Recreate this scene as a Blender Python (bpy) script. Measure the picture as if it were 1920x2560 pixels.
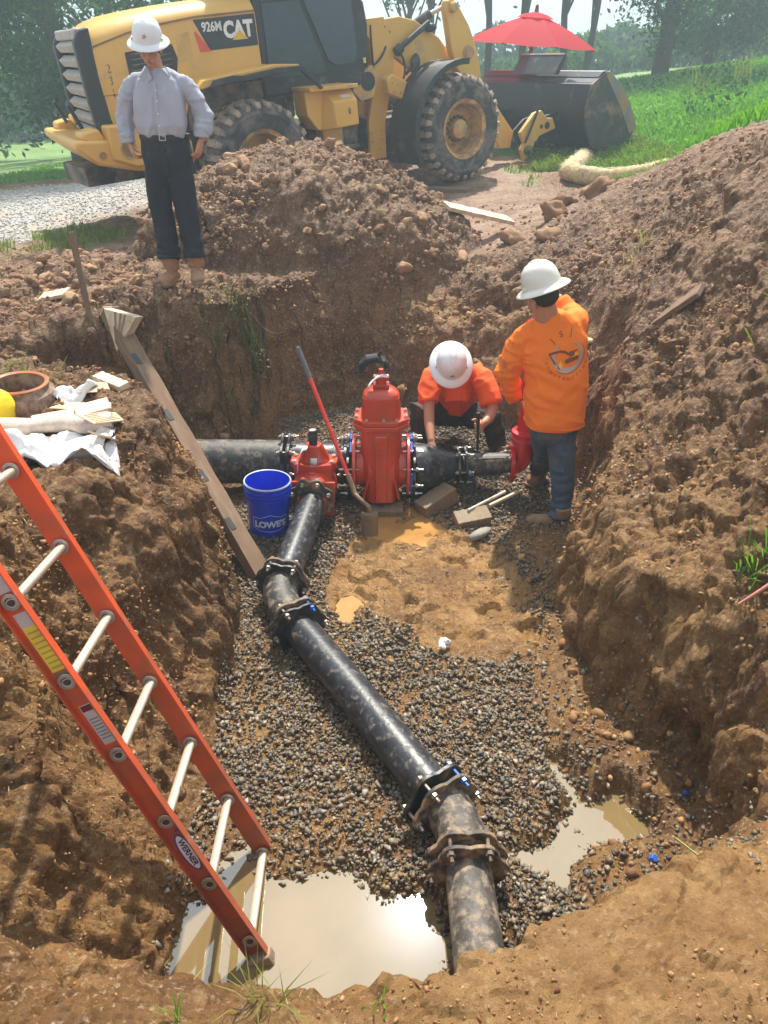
import bpy, bmesh, math, random
import numpy as np
from mathutils import Vector, Matrix, Quaternion
from mathutils.bvhtree import BVHTree
R=math.radians
random.seed(7); RNG=np.random.default_rng(11)
SC=bpy.context.scene; COL=SC.collection
for o in list(bpy.data.objects): bpy.data.objects.remove(o)

# ------------------------------------------------------------ camera
cd=bpy.data.cameras.new('camera'); cam=bpy.data.objects.new('camera',cd); COL.objects.link(cam); SC.camera=cam
cam.location=(0,0,1.6); cam.rotation_euler=(R(60),0,0)
cd.sensor_fit='VERTICAL'; cd.sensor_height=36; cd.lens=36*1934/2560; cd.clip_start=.05; cd.clip_end=900
SC.render.resolution_x=768; SC.render.resolution_y=1024
# ------------------------------------------------------------ sky and sun
SUN_EL=R(57); SUN_AZ=R(4)
SUN=Vector((math.sin(SUN_AZ)*math.cos(SUN_EL),math.cos(SUN_AZ)*math.cos(SUN_EL),math.sin(SUN_EL)))
W=bpy.data.worlds.new('World'); SC.world=W; W.use_nodes=True
nt=W.node_tree; N=nt.nodes; L=nt.links; N.clear()
sky=N.new('ShaderNodeTexSky'); sky.sky_type='NISHITA'; sky.sun_disc=False; sky.sun_elevation=SUN_EL; sky.sun_rotation=SUN_AZ
sky.dust_density=2.5; sky.air_density=1.0
sc_=N.new('ShaderNodeMixRGB'); sc_.blend_type='MULTIPLY'; sc_.inputs[0].default_value=1; sc_.inputs[2].default_value=(.13,.13,.13,1)
L.new(sky.outputs[0],sc_.inputs[1])
tc=N.new('ShaderNodeTexCoord'); mp=N.new('ShaderNodeMapping'); mp.inputs['Scale'].default_value=(1,1,2.2)
L.new(tc.outputs['Generated'],mp.inputs[0])
nz=N.new('ShaderNodeTexNoise'); nz.inputs['Scale'].default_value=2.6; nz.inputs['Detail'].default_value=7; nz.inputs['Roughness'].default_value=.55
L.new(mp.outputs[0],nz.inputs['Vector'])
cr=N.new('ShaderNodeValToRGB'); cr.color_ramp.elements[0].position=.34; cr.color_ramp.elements[1].position=.56
L.new(nz.outputs['Fac'],cr.inputs[0])
# brightness of thin cloud round the sun
dt=N.new('ShaderNodeVectorMath'); dt.operation='DOT_PRODUCT'; dt.inputs[1].default_value=SUN
nrm=N.new('ShaderNodeVectorMath'); nrm.operation='NORMALIZE'; L.new(tc.outputs['Generated'],nrm.inputs[0]); L.new(nrm.outputs[0],dt.inputs[0])
mx=N.new('ShaderNodeMath'); mx.operation='MAXIMUM'; mx.inputs[1].default_value=0; L.new(dt.outputs['Value'],mx.inputs[0])
pw=N.new('ShaderNodeMath'); pw.operation='POWER'; pw.inputs[1].default_value=7; L.new(mx.outputs[0],pw.inputs[0])
pa=N.new('ShaderNodeMath'); pa.operation='MULTIPLY_ADD'; pa.inputs[1].default_value=1.1; pa.inputs[2].default_value=1.0; L.new(pw.outputs[0],pa.inputs[0])
pw2=N.new('ShaderNodeMath'); pw2.operation='POWER'; pw2.inputs[1].default_value=900; L.new(mx.outputs[0],pw2.inputs[0])
pb=N.new('ShaderNodeMath'); pb.operation='MULTIPLY_ADD'; pb.inputs[1].default_value=5; L.new(pw2.outputs[0],pb.inputs[0]); L.new(pa.outputs[0],pb.inputs[2])
cm=N.new('ShaderNodeVectorMath'); cm.operation='SCALE'; cm.inputs[0].default_value=(.80,.90,1.0); L.new(pb.outputs[0],cm.inputs['Scale'])
mxx=N.new('ShaderNodeMixRGB'); L.new(cr.outputs[0],mxx.inputs[0]); L.new(sc_.outputs[0],mxx.inputs[1]); L.new(cm.outputs[0],mxx.inputs[2])
bg=N.new('ShaderNodeBackground'); L.new(mxx.outputs[0],bg.inputs[0]); bg.inputs[1].default_value=.62
wo=N.new('ShaderNodeOutputWorld'); L.new(bg.outputs[0],wo.inputs[0])
sl=bpy.data.lights.new('sun','SUN'); sl.energy=4.1; sl.angle=R(1.4); sl.color=(1,.93,.82)
so=bpy.data.objects.new('sun',sl); COL.objects.link(so); so.rotation_euler=SUN.to_track_quat('Z','Y').to_euler()
SC.view_settings.view_transform='Standard'; SC.view_settings.look='None'; SC.view_settings.exposure=0.98; SC.view_settings.gamma=1
SC.view_settings.use_curve_mapping=False
SC.render.engine='CYCLES'

# ------------------------------------------------------------ numpy noise
def _h(ix,iy,iz,s):
    n=(ix.astype(np.uint32)*np.uint32(374761393)+iy.astype(np.uint32)*np.uint32(668265263)+iz.astype(np.uint32)*np.uint32(2246822519)+np.uint32(s*3266489917&0xffffffff))
    n=(n^(n>>np.uint32(13)))*np.uint32(1274126177); n=(n^(n>>np.uint32(15)))*np.uint32(2246822519)
    return ((n^(n>>np.uint32(16)))&np.uint32(0xffff)).astype(np.float32)/65535
def vnoise(P,s=0):
    P=np.asarray(P,np.float32); I=np.floor(P).astype(np.int64); f=P-I; f=f*f*(3-2*f)
    I=I&0xffffffff; r=0
    for dx in (0,1):
        wx=f[:,0] if dx else 1-f[:,0]
        for dy in (0,1):
            wy=f[:,1] if dy else 1-f[:,1]
            for dz in (0,1):
                wz=f[:,2] if dz else 1-f[:,2]
                r=r+wx*wy*wz*_h(I[:,0]+dx,I[:,1]+dy,I[:,2]+dz,s)
    return r*2-1
def fbm(P,o=4,s=0,g=.5):
    P=np.asarray(P,np.float32); a=1; r=0; t=0
    for k in range(o):
        r=r+a*vnoise(P*2**k+17.3*k,s+k); t+=a; a*=g
    return r/t
def lumps(P,s=0,rad=.75):
    "rounded domes scattered in space (voronoi F1), 0..1"
    P=np.asarray(P,np.float32); I=np.floor(P).astype(np.int64); best=np.full(len(P),9.,np.float32); rr=np.zeros(len(P),np.float32)
    for dx in (-1,0,1):
        for dy in (-1,0,1):
            for dz in (-1,0,1):
                a,b,c=(I[:,0]+dx)&0xffffffff,(I[:,1]+dy)&0xffffffff,(I[:,2]+dz)&0xffffffff
                h1,h2,h3=_h(a,b,c,s),_h(a,b,c,s+51),_h(a,b,c,s+97)
                d=(I[:,0]+dx+h1-P[:,0])**2+(I[:,1]+dy+h2-P[:,1])**2+(I[:,2]+dz+h3-P[:,2])**2
                m=d<best; best=np.where(m,d,best); rr=np.where(m,h1,rr)
    d=np.sqrt(best); q=rad*(.45+.55*rr)
    return np.sqrt(np.clip(1-(d/q)**2,0,1))*(.5+.5*rr)
def chunks(P,s=0,tilt=1.0):
    "each voronoi cell is a tilted facet: broken, crumbly relief"
    P=np.asarray(P,np.float32); I=np.floor(P).astype(np.int64); best=np.full(len(P),9.,np.float32); val=np.zeros(len(P),np.float32)
    for dx in (-1,0,1):
        for dy in (-1,0,1):
            for dz in (-1,0,1):
                a,b,c=(I[:,0]+dx)&0xffffffff,(I[:,1]+dy)&0xffffffff,(I[:,2]+dz)&0xffffffff
                h1,h2,h3=_h(a,b,c,s),_h(a,b,c,s+51),_h(a,b,c,s+97)
                ex=P[:,0]-(I[:,0]+dx+h1); ey=P[:,1]-(I[:,1]+dy+h2); ez=P[:,2]-(I[:,2]+dz+h3); d=ex*ex+ey*ey+ez*ez
                h4=_h(a,b,c,s+33)
                v=(h4-.5)+tilt*((h2-.5)*ex+(h3-.5)*ey+(h1-.5)*ez)-.35*d
                m=d<best; best=np.where(m,d,best); val=np.where(m,v,val)
    return val
def pdist(P,poly):
    "signed distance to polygon: negative inside"
    P=np.asarray(P); A=np.asarray(poly,float); n=len(A); best=np.full(len(P),1e9); ins=np.zeros(len(P),bool)
    for i in range(n):
        a=A[i]; b=A[(i+1)%n]; e=b-a; w=P-a
        t=np.clip((w@e)/(e@e),0,1); d=w-t[:,None]*e; best=np.minimum(best,(d**2).sum(1))
        c=((a[1]>P[:,1])!=(b[1]>P[:,1]))&(P[:,0]<(b[0]-a[0])*(P[:,1]-a[1])/(b[1]-a[1]+1e-12)+a[0]); ins^=c
    d=np.sqrt(best); return np.where(ins,-d,d)
def sstep(a,b,x):
    t=np.clip((x-a)/(b-a),0,1); return t*t*(3-2*t)

# ------------------------------------------------------------ materials
MATS={}
def mat(name,col,rough=.6,metal=0,var=.15,vs=6,dirt=None,da=.35,ds=3,bump=.15,bs=40,spec=.5,tint=0,coat=0,scratch=0,emis=None,alpha=None,trans=0,ior=None,sss=0,aniso=None):
    if name in MATS: return MATS[name]
    m=bpy.data.materials.new(name); m.use_nodes=True; n=m.node_tree.nodes; l=m.node_tree.links; b=n['Principled BSDF']
    tc=n.new('ShaderNodeTexCoord'); co=tc.outputs['Object']
    if aniso:
        mp=n.new('ShaderNodeMapping'); mp.inputs['Scale'].default_value=aniso; l.new(co,mp.inputs[0]); co=mp.outputs[0]
    def noise(s,d=5,r=.6):
        x=n.new('ShaderNodeTexNoise'); x.inputs['Scale'].default_value=s; x.inputs['Detail'].default_value=d; x.inputs['Roughness'].default_value=r; l.new(co,x.inputs['Vector']); return x.outputs['Fac']
    def mixc(f,a,bb,mode='MIX'):
        x=n.new('ShaderNodeMixRGB'); x.blend_type=mode
        for i,v in ((0,f),(1,a),(2,bb)):
            if isinstance(v,(float,int)): x.inputs[i].default_value=v
            elif isinstance(v,tuple): x.inputs[i].default_value=(*v[:3],1)
            else: l.new(v,x.inputs[i])
        return x.outputs[0]
    def ramp(v,a,bb):
        x=n.new('ShaderNodeMapRange'); x.inputs['From Min'].default_value=a; x.inputs['From Max'].default_value=bb; l.new(v,x.inputs['Value']); return x.outputs[0]
    c=tuple(col)
    f=ramp(noise(vs),.3,.7)
    cc=mixc(f,tuple(x*(1-var) for x in c),tuple(min(1,x*(1+var)) for x in c))
    if tint:
        at=n.new('ShaderNodeAttribute'); at.attribute_name='tint'
        x=n.new('ShaderNodeMapRange'); x.inputs['To Min'].default_value=1-tint; x.inputs['To Max'].default_value=1+tint; l.new(at.outputs['Fac'],x.inputs['Value'])
        v=n.new('ShaderNodeVectorMath'); v.operation='SCALE'; l.new(cc,v.inputs[0]); l.new(x.outputs[0],v.inputs['Scale']); cc=v.outputs[0]
    rg=None
    if dirt:
        d1=ramp(noise(ds,8,.68),.62-da*.5,.78-da*.5)
        cc=mixc(d1,cc,tuple(dirt)); x=n.new('ShaderNodeMapRange'); x.inputs['To Min'].default_value=rough; x.inputs['To Max'].default_value=.9; l.new(d1,x.inputs['Value']); rg=x.outputs[0]
    if hasattr(cc,'name'): l.new(cc,b.inputs['Base Color'])
    if rg: l.new(rg,b.inputs['Roughness'])
    else: b.inputs['Roughness'].default_value=rough
    b.inputs['Metallic'].default_value=metal; b.inputs['Specular IOR Level'].default_value=spec; b.inputs['Coat Weight'].default_value=coat
    if trans: b.inputs['Transmission Weight'].default_value=trans
    if ior: b.inputs['IOR'].default_value=ior
    if alpha is not None: b.inputs['Alpha'].default_value=alpha
    if sss: b.inputs['Subsurface Weight'].default_value=sss; b.inputs['Subsurface Scale'].default_value=.01
    if bump:
        bp=n.new('ShaderNodeBump'); bp.inputs['Strength'].default_value=min(1,bump); bp.inputs['Distance'].default_value=.02*max(1,bump)*20/max(bs,20)
        l.new(noise(bs,6,.65),bp.inputs['Height']); l.new(bp.outputs[0],b.inputs['Normal'])
    MATS[name]=m; return m
MUD=(.27,.15,.07)

# ------------------------------------------------------------ mesh builder
class MB:
    def __init__(s): s.v=[]; s.f=[]; s.M=Matrix()
    def add(s,vs,fs):
        o=len(s.v); M=s.M
        s.v+= [tuple(M@Vector(p)) for p in vs]; s.f+=[tuple(i+o for i in f) for f in fs]; return s
    def box(s,c,d,rot=None,tp=(1,1)):
        x,y,z=[k/2 for k in d]; tx,ty=tp
        vs=[Vector(p) for p in [(-x,-y,-z),(x,-y,-z),(x,y,-z),(-x,y,-z),(-x*tx,-y*ty,z),(x*tx,-y*ty,z),(x*tx,y*ty,z),(-x*tx,y*ty,z)]]
        if rot is not None:
            r=rot if isinstance(rot,Matrix) else Matrix.Rotation(rot,4,'Z'); vs=[r@p for p in vs]
        return s.add([p+Vector(c) for p in vs],[(3,2,1,0),(4,5,6,7),(0,1,5,4),(1,2,6,5),(2,3,7,6),(3,0,4,7)])
    def cyl(s,p0,p1,r0,r1=None,n=16,cap=True):
        return s.tube([p0,p1],[r0,r0 if r1 is None else r1],n,cap)
    def tube(s,pts,rs,n=10,cap=True,ref=None,ph=0):
        pts=[Vector(p) for p in pts]
        if not isinstance(rs,(list,tuple)): rs=[rs]*len(pts)
        vs=[];fs=[]; up=Vector(ref) if ref is not None else None; b=None
        for i,p in enumerate(pts):
            t=(pts[min(i+1,len(pts)-1)]-pts[max(i-1,0)]).normalized()
            if up is not None: b=up
            elif b is None: b=Vector((0,0,1)) if abs(t.z)<.9 else Vector((0,1,0))
            b=(b-t*b.dot(t)).normalized(); a=t.cross(b)
            r=rs[i]; ra,rb=(r if isinstance(r,(list,tuple)) else (r,r))
            for k in range(n):
                q=2*math.pi*k/n+ph; vs.append(p+a*math.cos(q)*ra+b*math.sin(q)*rb)
        for i in range(len(pts)-1):
            for k in range(n):
                k2=(k+1)%n; fs.append((i*n+k,i*n+k2,(i+1)*n+k2,(i+1)*n+k))
        if cap: fs.append(tuple(range(n-1,-1,-1))); fs.append(tuple((len(pts)-1)*n+k for k in range(n)))
        return s.add(vs,fs)
    def lathe(s,prof,n=24,c=(0,0,0),axis=None,closed=False):
        Q=Matrix.Translation(c)@((Vector(axis).to_track_quat('Z','Y').to_matrix().to_4x4()) if axis is not None else Matrix())
        vs=[];fs=[]
        for r,z in prof:
            for k in range(n):
                q=2*math.pi*k/n; vs.append(Q@Vector((r*math.cos(q),r*math.sin(q),z)))
        m=len(prof)
        for i in range(m-1 if not closed else m):
            j=(i+1)%m
            for k in range(n):
                k2=(k+1)%n; fs.append((i*n+k,i*n+k2,j*n+k2,j*n+k))
        if not closed:
            if prof[0][0]>1e-4: fs.append(tuple(range(n-1,-1,-1)))
            if prof[-1][0]>1e-4: fs.append(tuple((m-1)*n+k for k in range(n)))
        return s.add(vs,fs)
    def prism(s,poly,t,Mx=None):
        n=len(poly); ar=sum(poly[i][0]*poly[(i+1)%n][1]-poly[(i+1)%n][0]*poly[i][1] for i in range(n))
        if ar<0: poly=poly[::-1]
        Mx=Mx or Matrix(); vs=[Mx@Vector((x,y,z)) for z in (0,t) for x,y in poly]
        fs=[tuple(range(n-1,-1,-1)),tuple(range(n,2*n))]+[(i,(i+1)%n,n+(i+1)%n,n+i) for i in range(n)]
        return s.add(vs,fs)
    def ell(s,c,r,n=12,m=8,Q=None):
        vs=[];fs=[]; Q=Q or Matrix()
        for i in range(m+1):
            a=math.pi*i/m
            for k in range(n):
                q=2*math.pi*k/n; vs.append(Vector(c)+Q@Vector((r[0]*math.sin(a)*math.cos(q),r[1]*math.sin(a)*math.sin(q),-r[2]*math.cos(a))))
        for i in range(m):
            for k in range(n):
                k2=(k+1)%n; fs.append((i*n+k,i*n+k2,(i+1)*n+k2,(i+1)*n+k))
        return s.add(vs,fs)
    def mesh(s,name):
        me=bpy.data.meshes.new(name); me.from_pydata(s.v,[],s.f); me.validate(); return me
    def build(s,name,m,parent=None,smooth=35,bevel=0,label=None,seg=2):
        bm=bmesh.new(); me=s.mesh(name); bm.from_mesh(me); bmesh.ops.remove_doubles(bm,verts=bm.verts,dist=1e-5); bmesh.ops.recalc_face_normals(bm,faces=bm.faces); bm.to_mesh(me); bm.free()
        if smooth:
            me.shade_smooth(); me.set_sharp_from_angle(angle=R(smooth))
        o=link(name,me,m,parent)
        if bevel:
            b=o.modifiers.new('bevel','BEVEL'); b.width=bevel; b.segments=seg; b.limit_method='ANGLE'; b.angle_limit=R(40)
        if label: o['label']=label
        return o
def link(name,me,m=None,parent=None,kind=None):
    o=bpy.data.objects.new(name,me); COL.objects.link(o)
    if m: me.materials.clear(); me.materials.append(m)
    if parent is not None: o.parent=parent
    if kind: o['kind']=kind
    return o
def T(name,label,cat,loc=(0,0,0),rot=(0,0,0),group=None):
    o=bpy.data.objects.new(name,None); COL.objects.link(o); o.location=loc; o.rotation_euler=rot; o.empty_display_size=.1
    return tag(o,label,cat,group)
def tag(o,label,cat,group=None):
    o['label']=label; o['category']=cat
    if group: o['group']=group
    return o
def npmesh(name,V,F,m,parent=None,kind=None,tint=None,smooth=False):
    V=np.asarray(V,np.float32); F=np.asarray(F,np.int32); k=F.shape[1]
    me=bpy.data.meshes.new(name); me.vertices.add(len(V)); me.vertices.foreach_set('co',V.ravel())
    me.loops.add(F.size); me.loops.foreach_set('vertex_index',F.ravel()); me.polygons.add(len(F))
    me.polygons.foreach_set('loop_start',np.arange(0,F.size,k,dtype=np.int32)); me.polygons.foreach_set('loop_total',np.full(len(F),k,np.int32))
    if smooth: me.polygons.foreach_set('use_smooth',np.ones(len(F),bool))
    if tint is not None:
        a=me.attributes.new('tint','FLOAT','POINT'); a.data.foreach_set('value',np.asarray(tint,np.float32))
    me.update(calc_edges=True)
    return link(name,me,m,parent,kind)
def text_mb(txt,size=1,font=None,bold=0,sx=1):
    c=bpy.data.curves.new('t','FONT'); c.body=txt; c.size=size; c.align_x='CENTER'; c.align_y='CENTER'; c.offset=bold; c.resolution_u=3
    o=bpy.data.objects.new('t',c); COL.objects.link(o); me=bpy.data.meshes.new_from_object(o)
    vs=[(v.co.x*sx,v.co.y) for v in me.vertices]; fs=[tuple(p.vertices) for p in me.polygons]
    bpy.data.objects.remove(o); bpy.data.curves.remove(c); bpy.data.meshes.remove(me); return vs,fs

# ------------------------------------------------------------ terrain
FLO=[(-.78,1.45),(-.80,2.0),(-.74,2.5),(-.80,3.0),(-.88,3.7),(-.92,4.2),(-1.1,4.75),(-1.5,5.0),(-2.1,5.15),(-2.2,5.4),(-1.75,5.55),(-1.35,5.62),(-.96,6.2),(-.2,6.5),(.35,6.55),(1.07,6.2),(1.5,5.75),(1.5,5.2),(1.3,4.6),(1.05,3.9),(1.0,3.3),(1.12,2.8),(1.3,2.4),(1.3,2.0),(.9,1.75),(.55,1.55),(.35,1.3),(0,1.3),(-.38,1.38)]
RIM=[(-1.25,.8),(-2.0,1.2),(-1.75,2.2),(-1.6,3.1),(-1.38,3.45),(-1.30,3.85),(-1.5,4.25),(-1.9,4.6),(-2.6,4.7),(-3.3,4.9),(-2.9,5.35),(-2.3,5.62),(-1.8,5.78),(-1.35,5.98),(-.85,6.75),(-.2,7.25),(.5,7.5),(1.2,7.75),(1.75,7.3),(2.0,6.4),(1.85,5.5),(1.45,4.5),(1.25,3.77),(1.22,3.08),(1.42,2.8),(1.62,2.3),(1.75,1.75),(1.35,1.45),(.9,1.25),(.5,1.07),(.34,.96),(.12,.88),(-.2,.80),(-.49,.82)]
GP=np.array([(-2,0,0),(0,0,-.03),(2,0,-.1),(-.8,.93,-.17),(-.2,.84,-.17),(.2,.93,-.14),(.5,1.05,-.12),(.9,1.2,-.22),(1.4,1.4,-.38),(1.8,1.7,-.35),(3,1.5,.6),(1.65,2.3,-.35),
 (1.22,3.08,-.48),(1.25,3.77,-.45),(1.5,4.5,-.38),(2.0,2.6,.25),(2.1,3.5,.3),(2.15,4.5,.42),(2.2,5.5,.55),(2.7,6,1.15),(3.2,5,1.4),(3.2,3.5,1.35),(2.62,7,.95),(2.2,8.2,.5),(1.9,9.5,.16),(3.4,8,1.15),(5,6,1.4),(5,3,1.8),
 (1.75,5.9,.1),(1.7,6.7,.12),(1.2,7.6,.02),(.3,7.5,0),(1,8.5,0),(1.0,10,.08),(1.14,11.75,.17),(.45,12.7,.17),(3,12.9,.3),(-1.35,10,-.08),(-2,11,-.1),(.6,13.6,.3),(-2.7,12,-.1),(2.7,11,.22),(3.5,10.6,.35),
 (-1.4,6.35,.07),(-.7,6.9,.05),(-1.8,6.25,.07),(-2.7,5.5,-.06),(-4,5.5,-.1),(-4,8,-.12),(-6,12,-.3),(-5,3,.1),(-1.3,3.8,0),(-2,3.5,0),(-2,4.4,0),(-3,4,0),(-2.5,2,.2),(-1.9,1.2,.1),
 (-6,16,-.45),(-9,20,-.7),(-14,35,-1.7),(-20,60,-1.5),(-12,12,-.4),(-40,30,-2),(3.7,14,.42),(6,14,.95),(6.8,25,1.2),(10.7,25,1.75),(9,16,1.35),(14,27,1.95),(10,45,1.2),(25,30,2.4),(40,60,2),(0,25,.1),(0,60,-.3),(10,6,1.6),(0,-8,0),(-10,-5,0),(10,-5,.5),(70,0,2),(-70,0,-1),(0,150,1),(-90,150,0),(90,150,2),(0,-40,0)],float)
def _k(A,B): return np.sqrt(((A[:,None,:]-B[None,:,:])**2).sum(2)+.04)
_K=_k(GP[:,:2],GP[:,:2]); _K=np.block([[_K,np.ones((len(GP),1))],[np.ones((1,len(GP))),np.zeros((1,1))]])
_W=np.linalg.solve(_K+np.diag([-.01]*len(GP)+[0]),np.append(GP[:,2],0))
def gfun(P):
    out=np.empty(len(P))
    for i in range(0,len(P),40000):
        q=P[i:i+40000]; out[i:i+40000]=_k(q,GP[:,:2])@_W[:-1]+_W[-1]
    return out
POOLA=[(-.52,2.25),(-.44,2.08),(-.25,2.1),(-.13,2.04),(.02,1.96),(.2,1.93),(.27,1.84),(.27,1.5),(-.1,1.3),(-.45,1.3),(-1.1,1.3),(-1.1,1.85),(-.78,1.95),(-.69,2.17),(-.6,2.3)]
POOLB=[(.73,2.63),(.89,2.56),(.93,2.38),(1.05,2.42),(1.15,2.25),(1.18,2.12),(1.0,2.09),(.89,2.06),(.8,1.95),(.75,1.85),(.6,1.92),(.5,2.0),(.44,1.85),(.42,1.65),(.62,1.7),(.45,1.4),(.36,1.4),(.38,2.08),(.5,2.1),(.66,2.14),(.79,2.34),(.77,2.5)]
POOLC=[(-.22,4.62),(-.1,4.98),(.15,5.0),(.4,4.9),(.42,4.72),(.3,4.55),(.1,4.42),(-.1,4.45)]
POOLD=[(-.27,3.60),(-.21,3.58),(-.16,3.66),(-.15,3.76),(-.20,3.83),(-.25,3.80),(-.28,3.70)]
CLAY=[(-.3,4.3),(-.2,4.9),(.45,4.85),(.7,4.5),(.95,4.1),(.95,3.3),(.6,3.2),(.25,3.3),(-.1,3.55),(-.38,3.65),(-.36,3.95)]
ROAD=[(-4.4,8.2),(-3.9,9.8),(-3.35,11.5),(-3.6,13),(-3.8,16.5),(-5.5,17.5),(-9,15.6),(-14,12.5),(-30,9),(-30,3),(-6.5,6.0)]
GRASS=[(2.4,12.3),(3.1,11.35),(3.0,9.6),(3.05,8.2),(3.3,7.0),(4.4,5.6),(6,4.2),(90,-2),(90,190),(-90,190),(-90,12),(-30,10.5),(-14,14.5),(-9,17.3),(-6,18.5),(-3.4,17.4),(-2.2,15.2),(1,15),(2.3,13.6)]
def mound(P):
    x=(P[:,0]+.80)/1.75; y=(P[:,1]-8.4)/1.4
    x=x+.12*fbm(np.c_[P*1.3,P[:,0]*0],3,5); y=y+.15*fbm(np.c_[P*1.5,P[:,0]*0+4],3,6)
    r=np.abs(x)**2.4+np.abs(y)**2.1
    top=.90-.33*sstep(.1,.9,x)
    return top*np.clip(1-r,0,1)**.75
def axis(segs):
    out=[segs[0][0]]
    for a,b,s0,s1 in segs:
        x=a; 
        while x<b-1e-9:
            f=(x-a)/(b-a); x=min(b,x+s0*(s1/s0)**f); out.append(x)
    return np.array(out)
XS=axis([(-118,-30,10,6),(-30,-8,2.5,.25),(-8,-3.4,.2,.045),(-3.4,-2.3,.032,.02),(-2.3,2.3,.0125,.0125),(2.3,3.4,.02,.04),(3.4,8,.05,.25),(8,30,.3,2.5),(30,118,6,10)])
YS=axis([(-30,-2,5,.5),(-2,.5,.25,.03),(.5,1.3,.010,.010),(1.3,7.2,.0125,.0145),(7.2,10,.022,.032),(10,14,.04,.08),(14,30,.12,.5),(30,180,1,10)])
def build_terrain():
    nx,ny=len(XS),len(YS); X,Y=np.meshgrid(XS,YS); P=np.c_[X.ravel(),Y.ravel()]; Z0=P[:,:1]*0
    G=gfun(P)+mound(P)
    far=np.hypot(P[:,0],P[:,1]-4)
    near=(far<11)
    W3=np.c_[P,Z0]
    # wobbly outline of the pit
    far_=1+1.6*sstep(5.3,6.2,P[:,1]); Q=P+far_[:,None]*np.c_[.10*fbm(W3*2.2,3,1)+.03*fbm(W3*9,2,2),.10*fbm(W3*2.2+9,3,3)+.03*fbm(W3*9+5,2,4)]
    s=np.ones(len(P)); dF=np.full(len(P),9.); idx=np.where((P[:,0]>-4)&(P[:,0]<3)&(P[:,1]>.4)&(P[:,1]<8))[0]
    f_=pdist(Q[idx],FLO); r_=pdist(Q[idx],RIM); t=np.clip(f_,0,9)/(np.clip(f_,0,9)+np.clip(-r_,0,9)+1e-6); t=np.where(r_>0,1,t)
    # steep lower part, ledge-like breaks
    tt=np.clip(t*1.06-.01,0,1); ff=sstep(1.8,2.6,P[idx,1]); tu=np.clip(t*1.25-.02,0,1); ss=(tu**.8)*(1-ff)+(1-(1-tt)**1.55)*ff
    ss=ss+.045*np.sin(ss*14+4*fbm(W3[idx]*1.5,2,9))*np.clip(4*tt*(1-tt),0,1)
    s[idx]=np.where(t>=1,1,np.clip(ss,0,1)); dF[idx]=f_
    cl=np.clip(-pdist(Q[idx],CLAY)/.12+.3,0,1)
    fl=-1.205+.02*fbm(W3[idx]*3,3,12)+cl*.015
    A=pdist(Q[idx],POOLA); B=pdist(Q[idx]*.6+P[idx]*.4,POOLB); C=pdist(Q[idx],POOLC); D=pdist(P[idx],POOLD)
    dep=np.maximum.reduce([sstep(.05,-.24,A)*.085,sstep(.04,-.09,B)*.07,sstep(.03,-.08,C)*.05,sstep(.03,-.05,D)*.075])
    fl=fl-dep
    # heaps of soil along the right side and at the back wall
    xr=sstep(.62,1.1,P[idx,0]+.12*fbm(W3[idx]*2,3,14))*sstep(1.9,2.5,P[idx,1])*sstep(4.9,4.2,P[idx,1])
    fl=fl+xr*(.10+.07*fbm(W3[idx]*5,3,15))*(1-sstep(.03,-.05,B))
    bk=sstep(5.75,6.4,P[idx,1]); fl=fl+bk*.12
    Z=G.copy(); Z[idx]=fl*(1-s[idx])+G[idx]*s[idx]
    V=np.c_[P,Z].astype(np.float64); V3=V.reshape(ny,nx,3)
    gx=np.gradient(V3,axis=1); gy=np.gradient(V3,axis=0); nn=np.cross(gx,gy); nn/=np.linalg.norm(nn,axis=2,keepdims=True)+1e-9; nn=nn.reshape(-1,3)
    wallm=np.zeros(len(P)); wallm[idx]=np.clip(4*s[idx]*(1-s[idx])*1.6,0,1)*(s[idx]<.999)
    floorm=np.zeros(len(P)); floorm[idx]=(1-sstep(.0,.12,s[idx]))
    # region masks
    wob=.35*fbm(W3*.9,4,21)
    road=sstep(.3,-.5,pdist(P+wob[:,None],ROAD)+ .5*fbm(W3*2.2,3,25)); grs=sstep(.18,-.18,pdist(P+wob[:,None]*.8,GRASS))
    vg=sstep(.1,.5,fbm(W3*1.6,4,31)+.12)*sstep(1.2,.3,np.hypot(P[:,0]+3.9,(P[:,1]-9.3)*.8)); grs=np.clip(grs+vg*.8,0,1)
    vg2=sstep(.1,.4,fbm(W3*2.5,3,33)+.1)*sstep(1.2,.2,np.hypot(P[:,0]-2.0,(P[:,1]-12.2))); grs=np.clip(grs+vg2*.7,0,1)
    moundm=sstep(.02,.2,mound(P)); mudflat=sstep(.2,1.2,P[:,1]-7.3)*sstep(15.5,14.5,P[:,1])*(1-moundm)*sstep(2.4,1.8,P[:,0])*sstep(-3.5,-2.7,P[:,0])
    clay=np.zeros(len(P)); clay[idx]=cl*floorm[idx]
    c2=sstep(.35,-.25,pdist(P[idx]+.25*np.c_[fbm(W3[idx]*2,3,91),fbm(W3[idx]*2+4,3,92)],[(.0,4.8),(1.2,4.3),(1.3,2.6),(.9,2.7),(.7,3.1),(.1,3.2),(-.4,3.6)]))*sstep(-.5,.35,fbm(W3[idx]*3.5,4,93))*.65
    clay[idx]=np.maximum(clay[idx]*(1-.75*sstep(.15,.45,fbm(W3[idx]*4.5,4,94))),c2)
    lipc=sstep(2.3,1.5,P[:,1])*sstep(-.6,.5,P[:,0]-.5*(P[:,1]-1)+.5*fbm(W3*2,3,95))*sstep(-1.1,-.6,Z)*.8
    clay=np.maximum(clay,lipc)
    # displacement
    amp=np.where(near,1,0)*(1-.75*floorm)*(1-.85*road)*(1-.7*grs)*(1-.6*mudflat)
    ni=np.where(near&(amp>.01))[0]; U=V[ni]
    slick=np.clip(sstep(-1.2,-.8,-U[:,0]*-1)*0,0,1)
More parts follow.
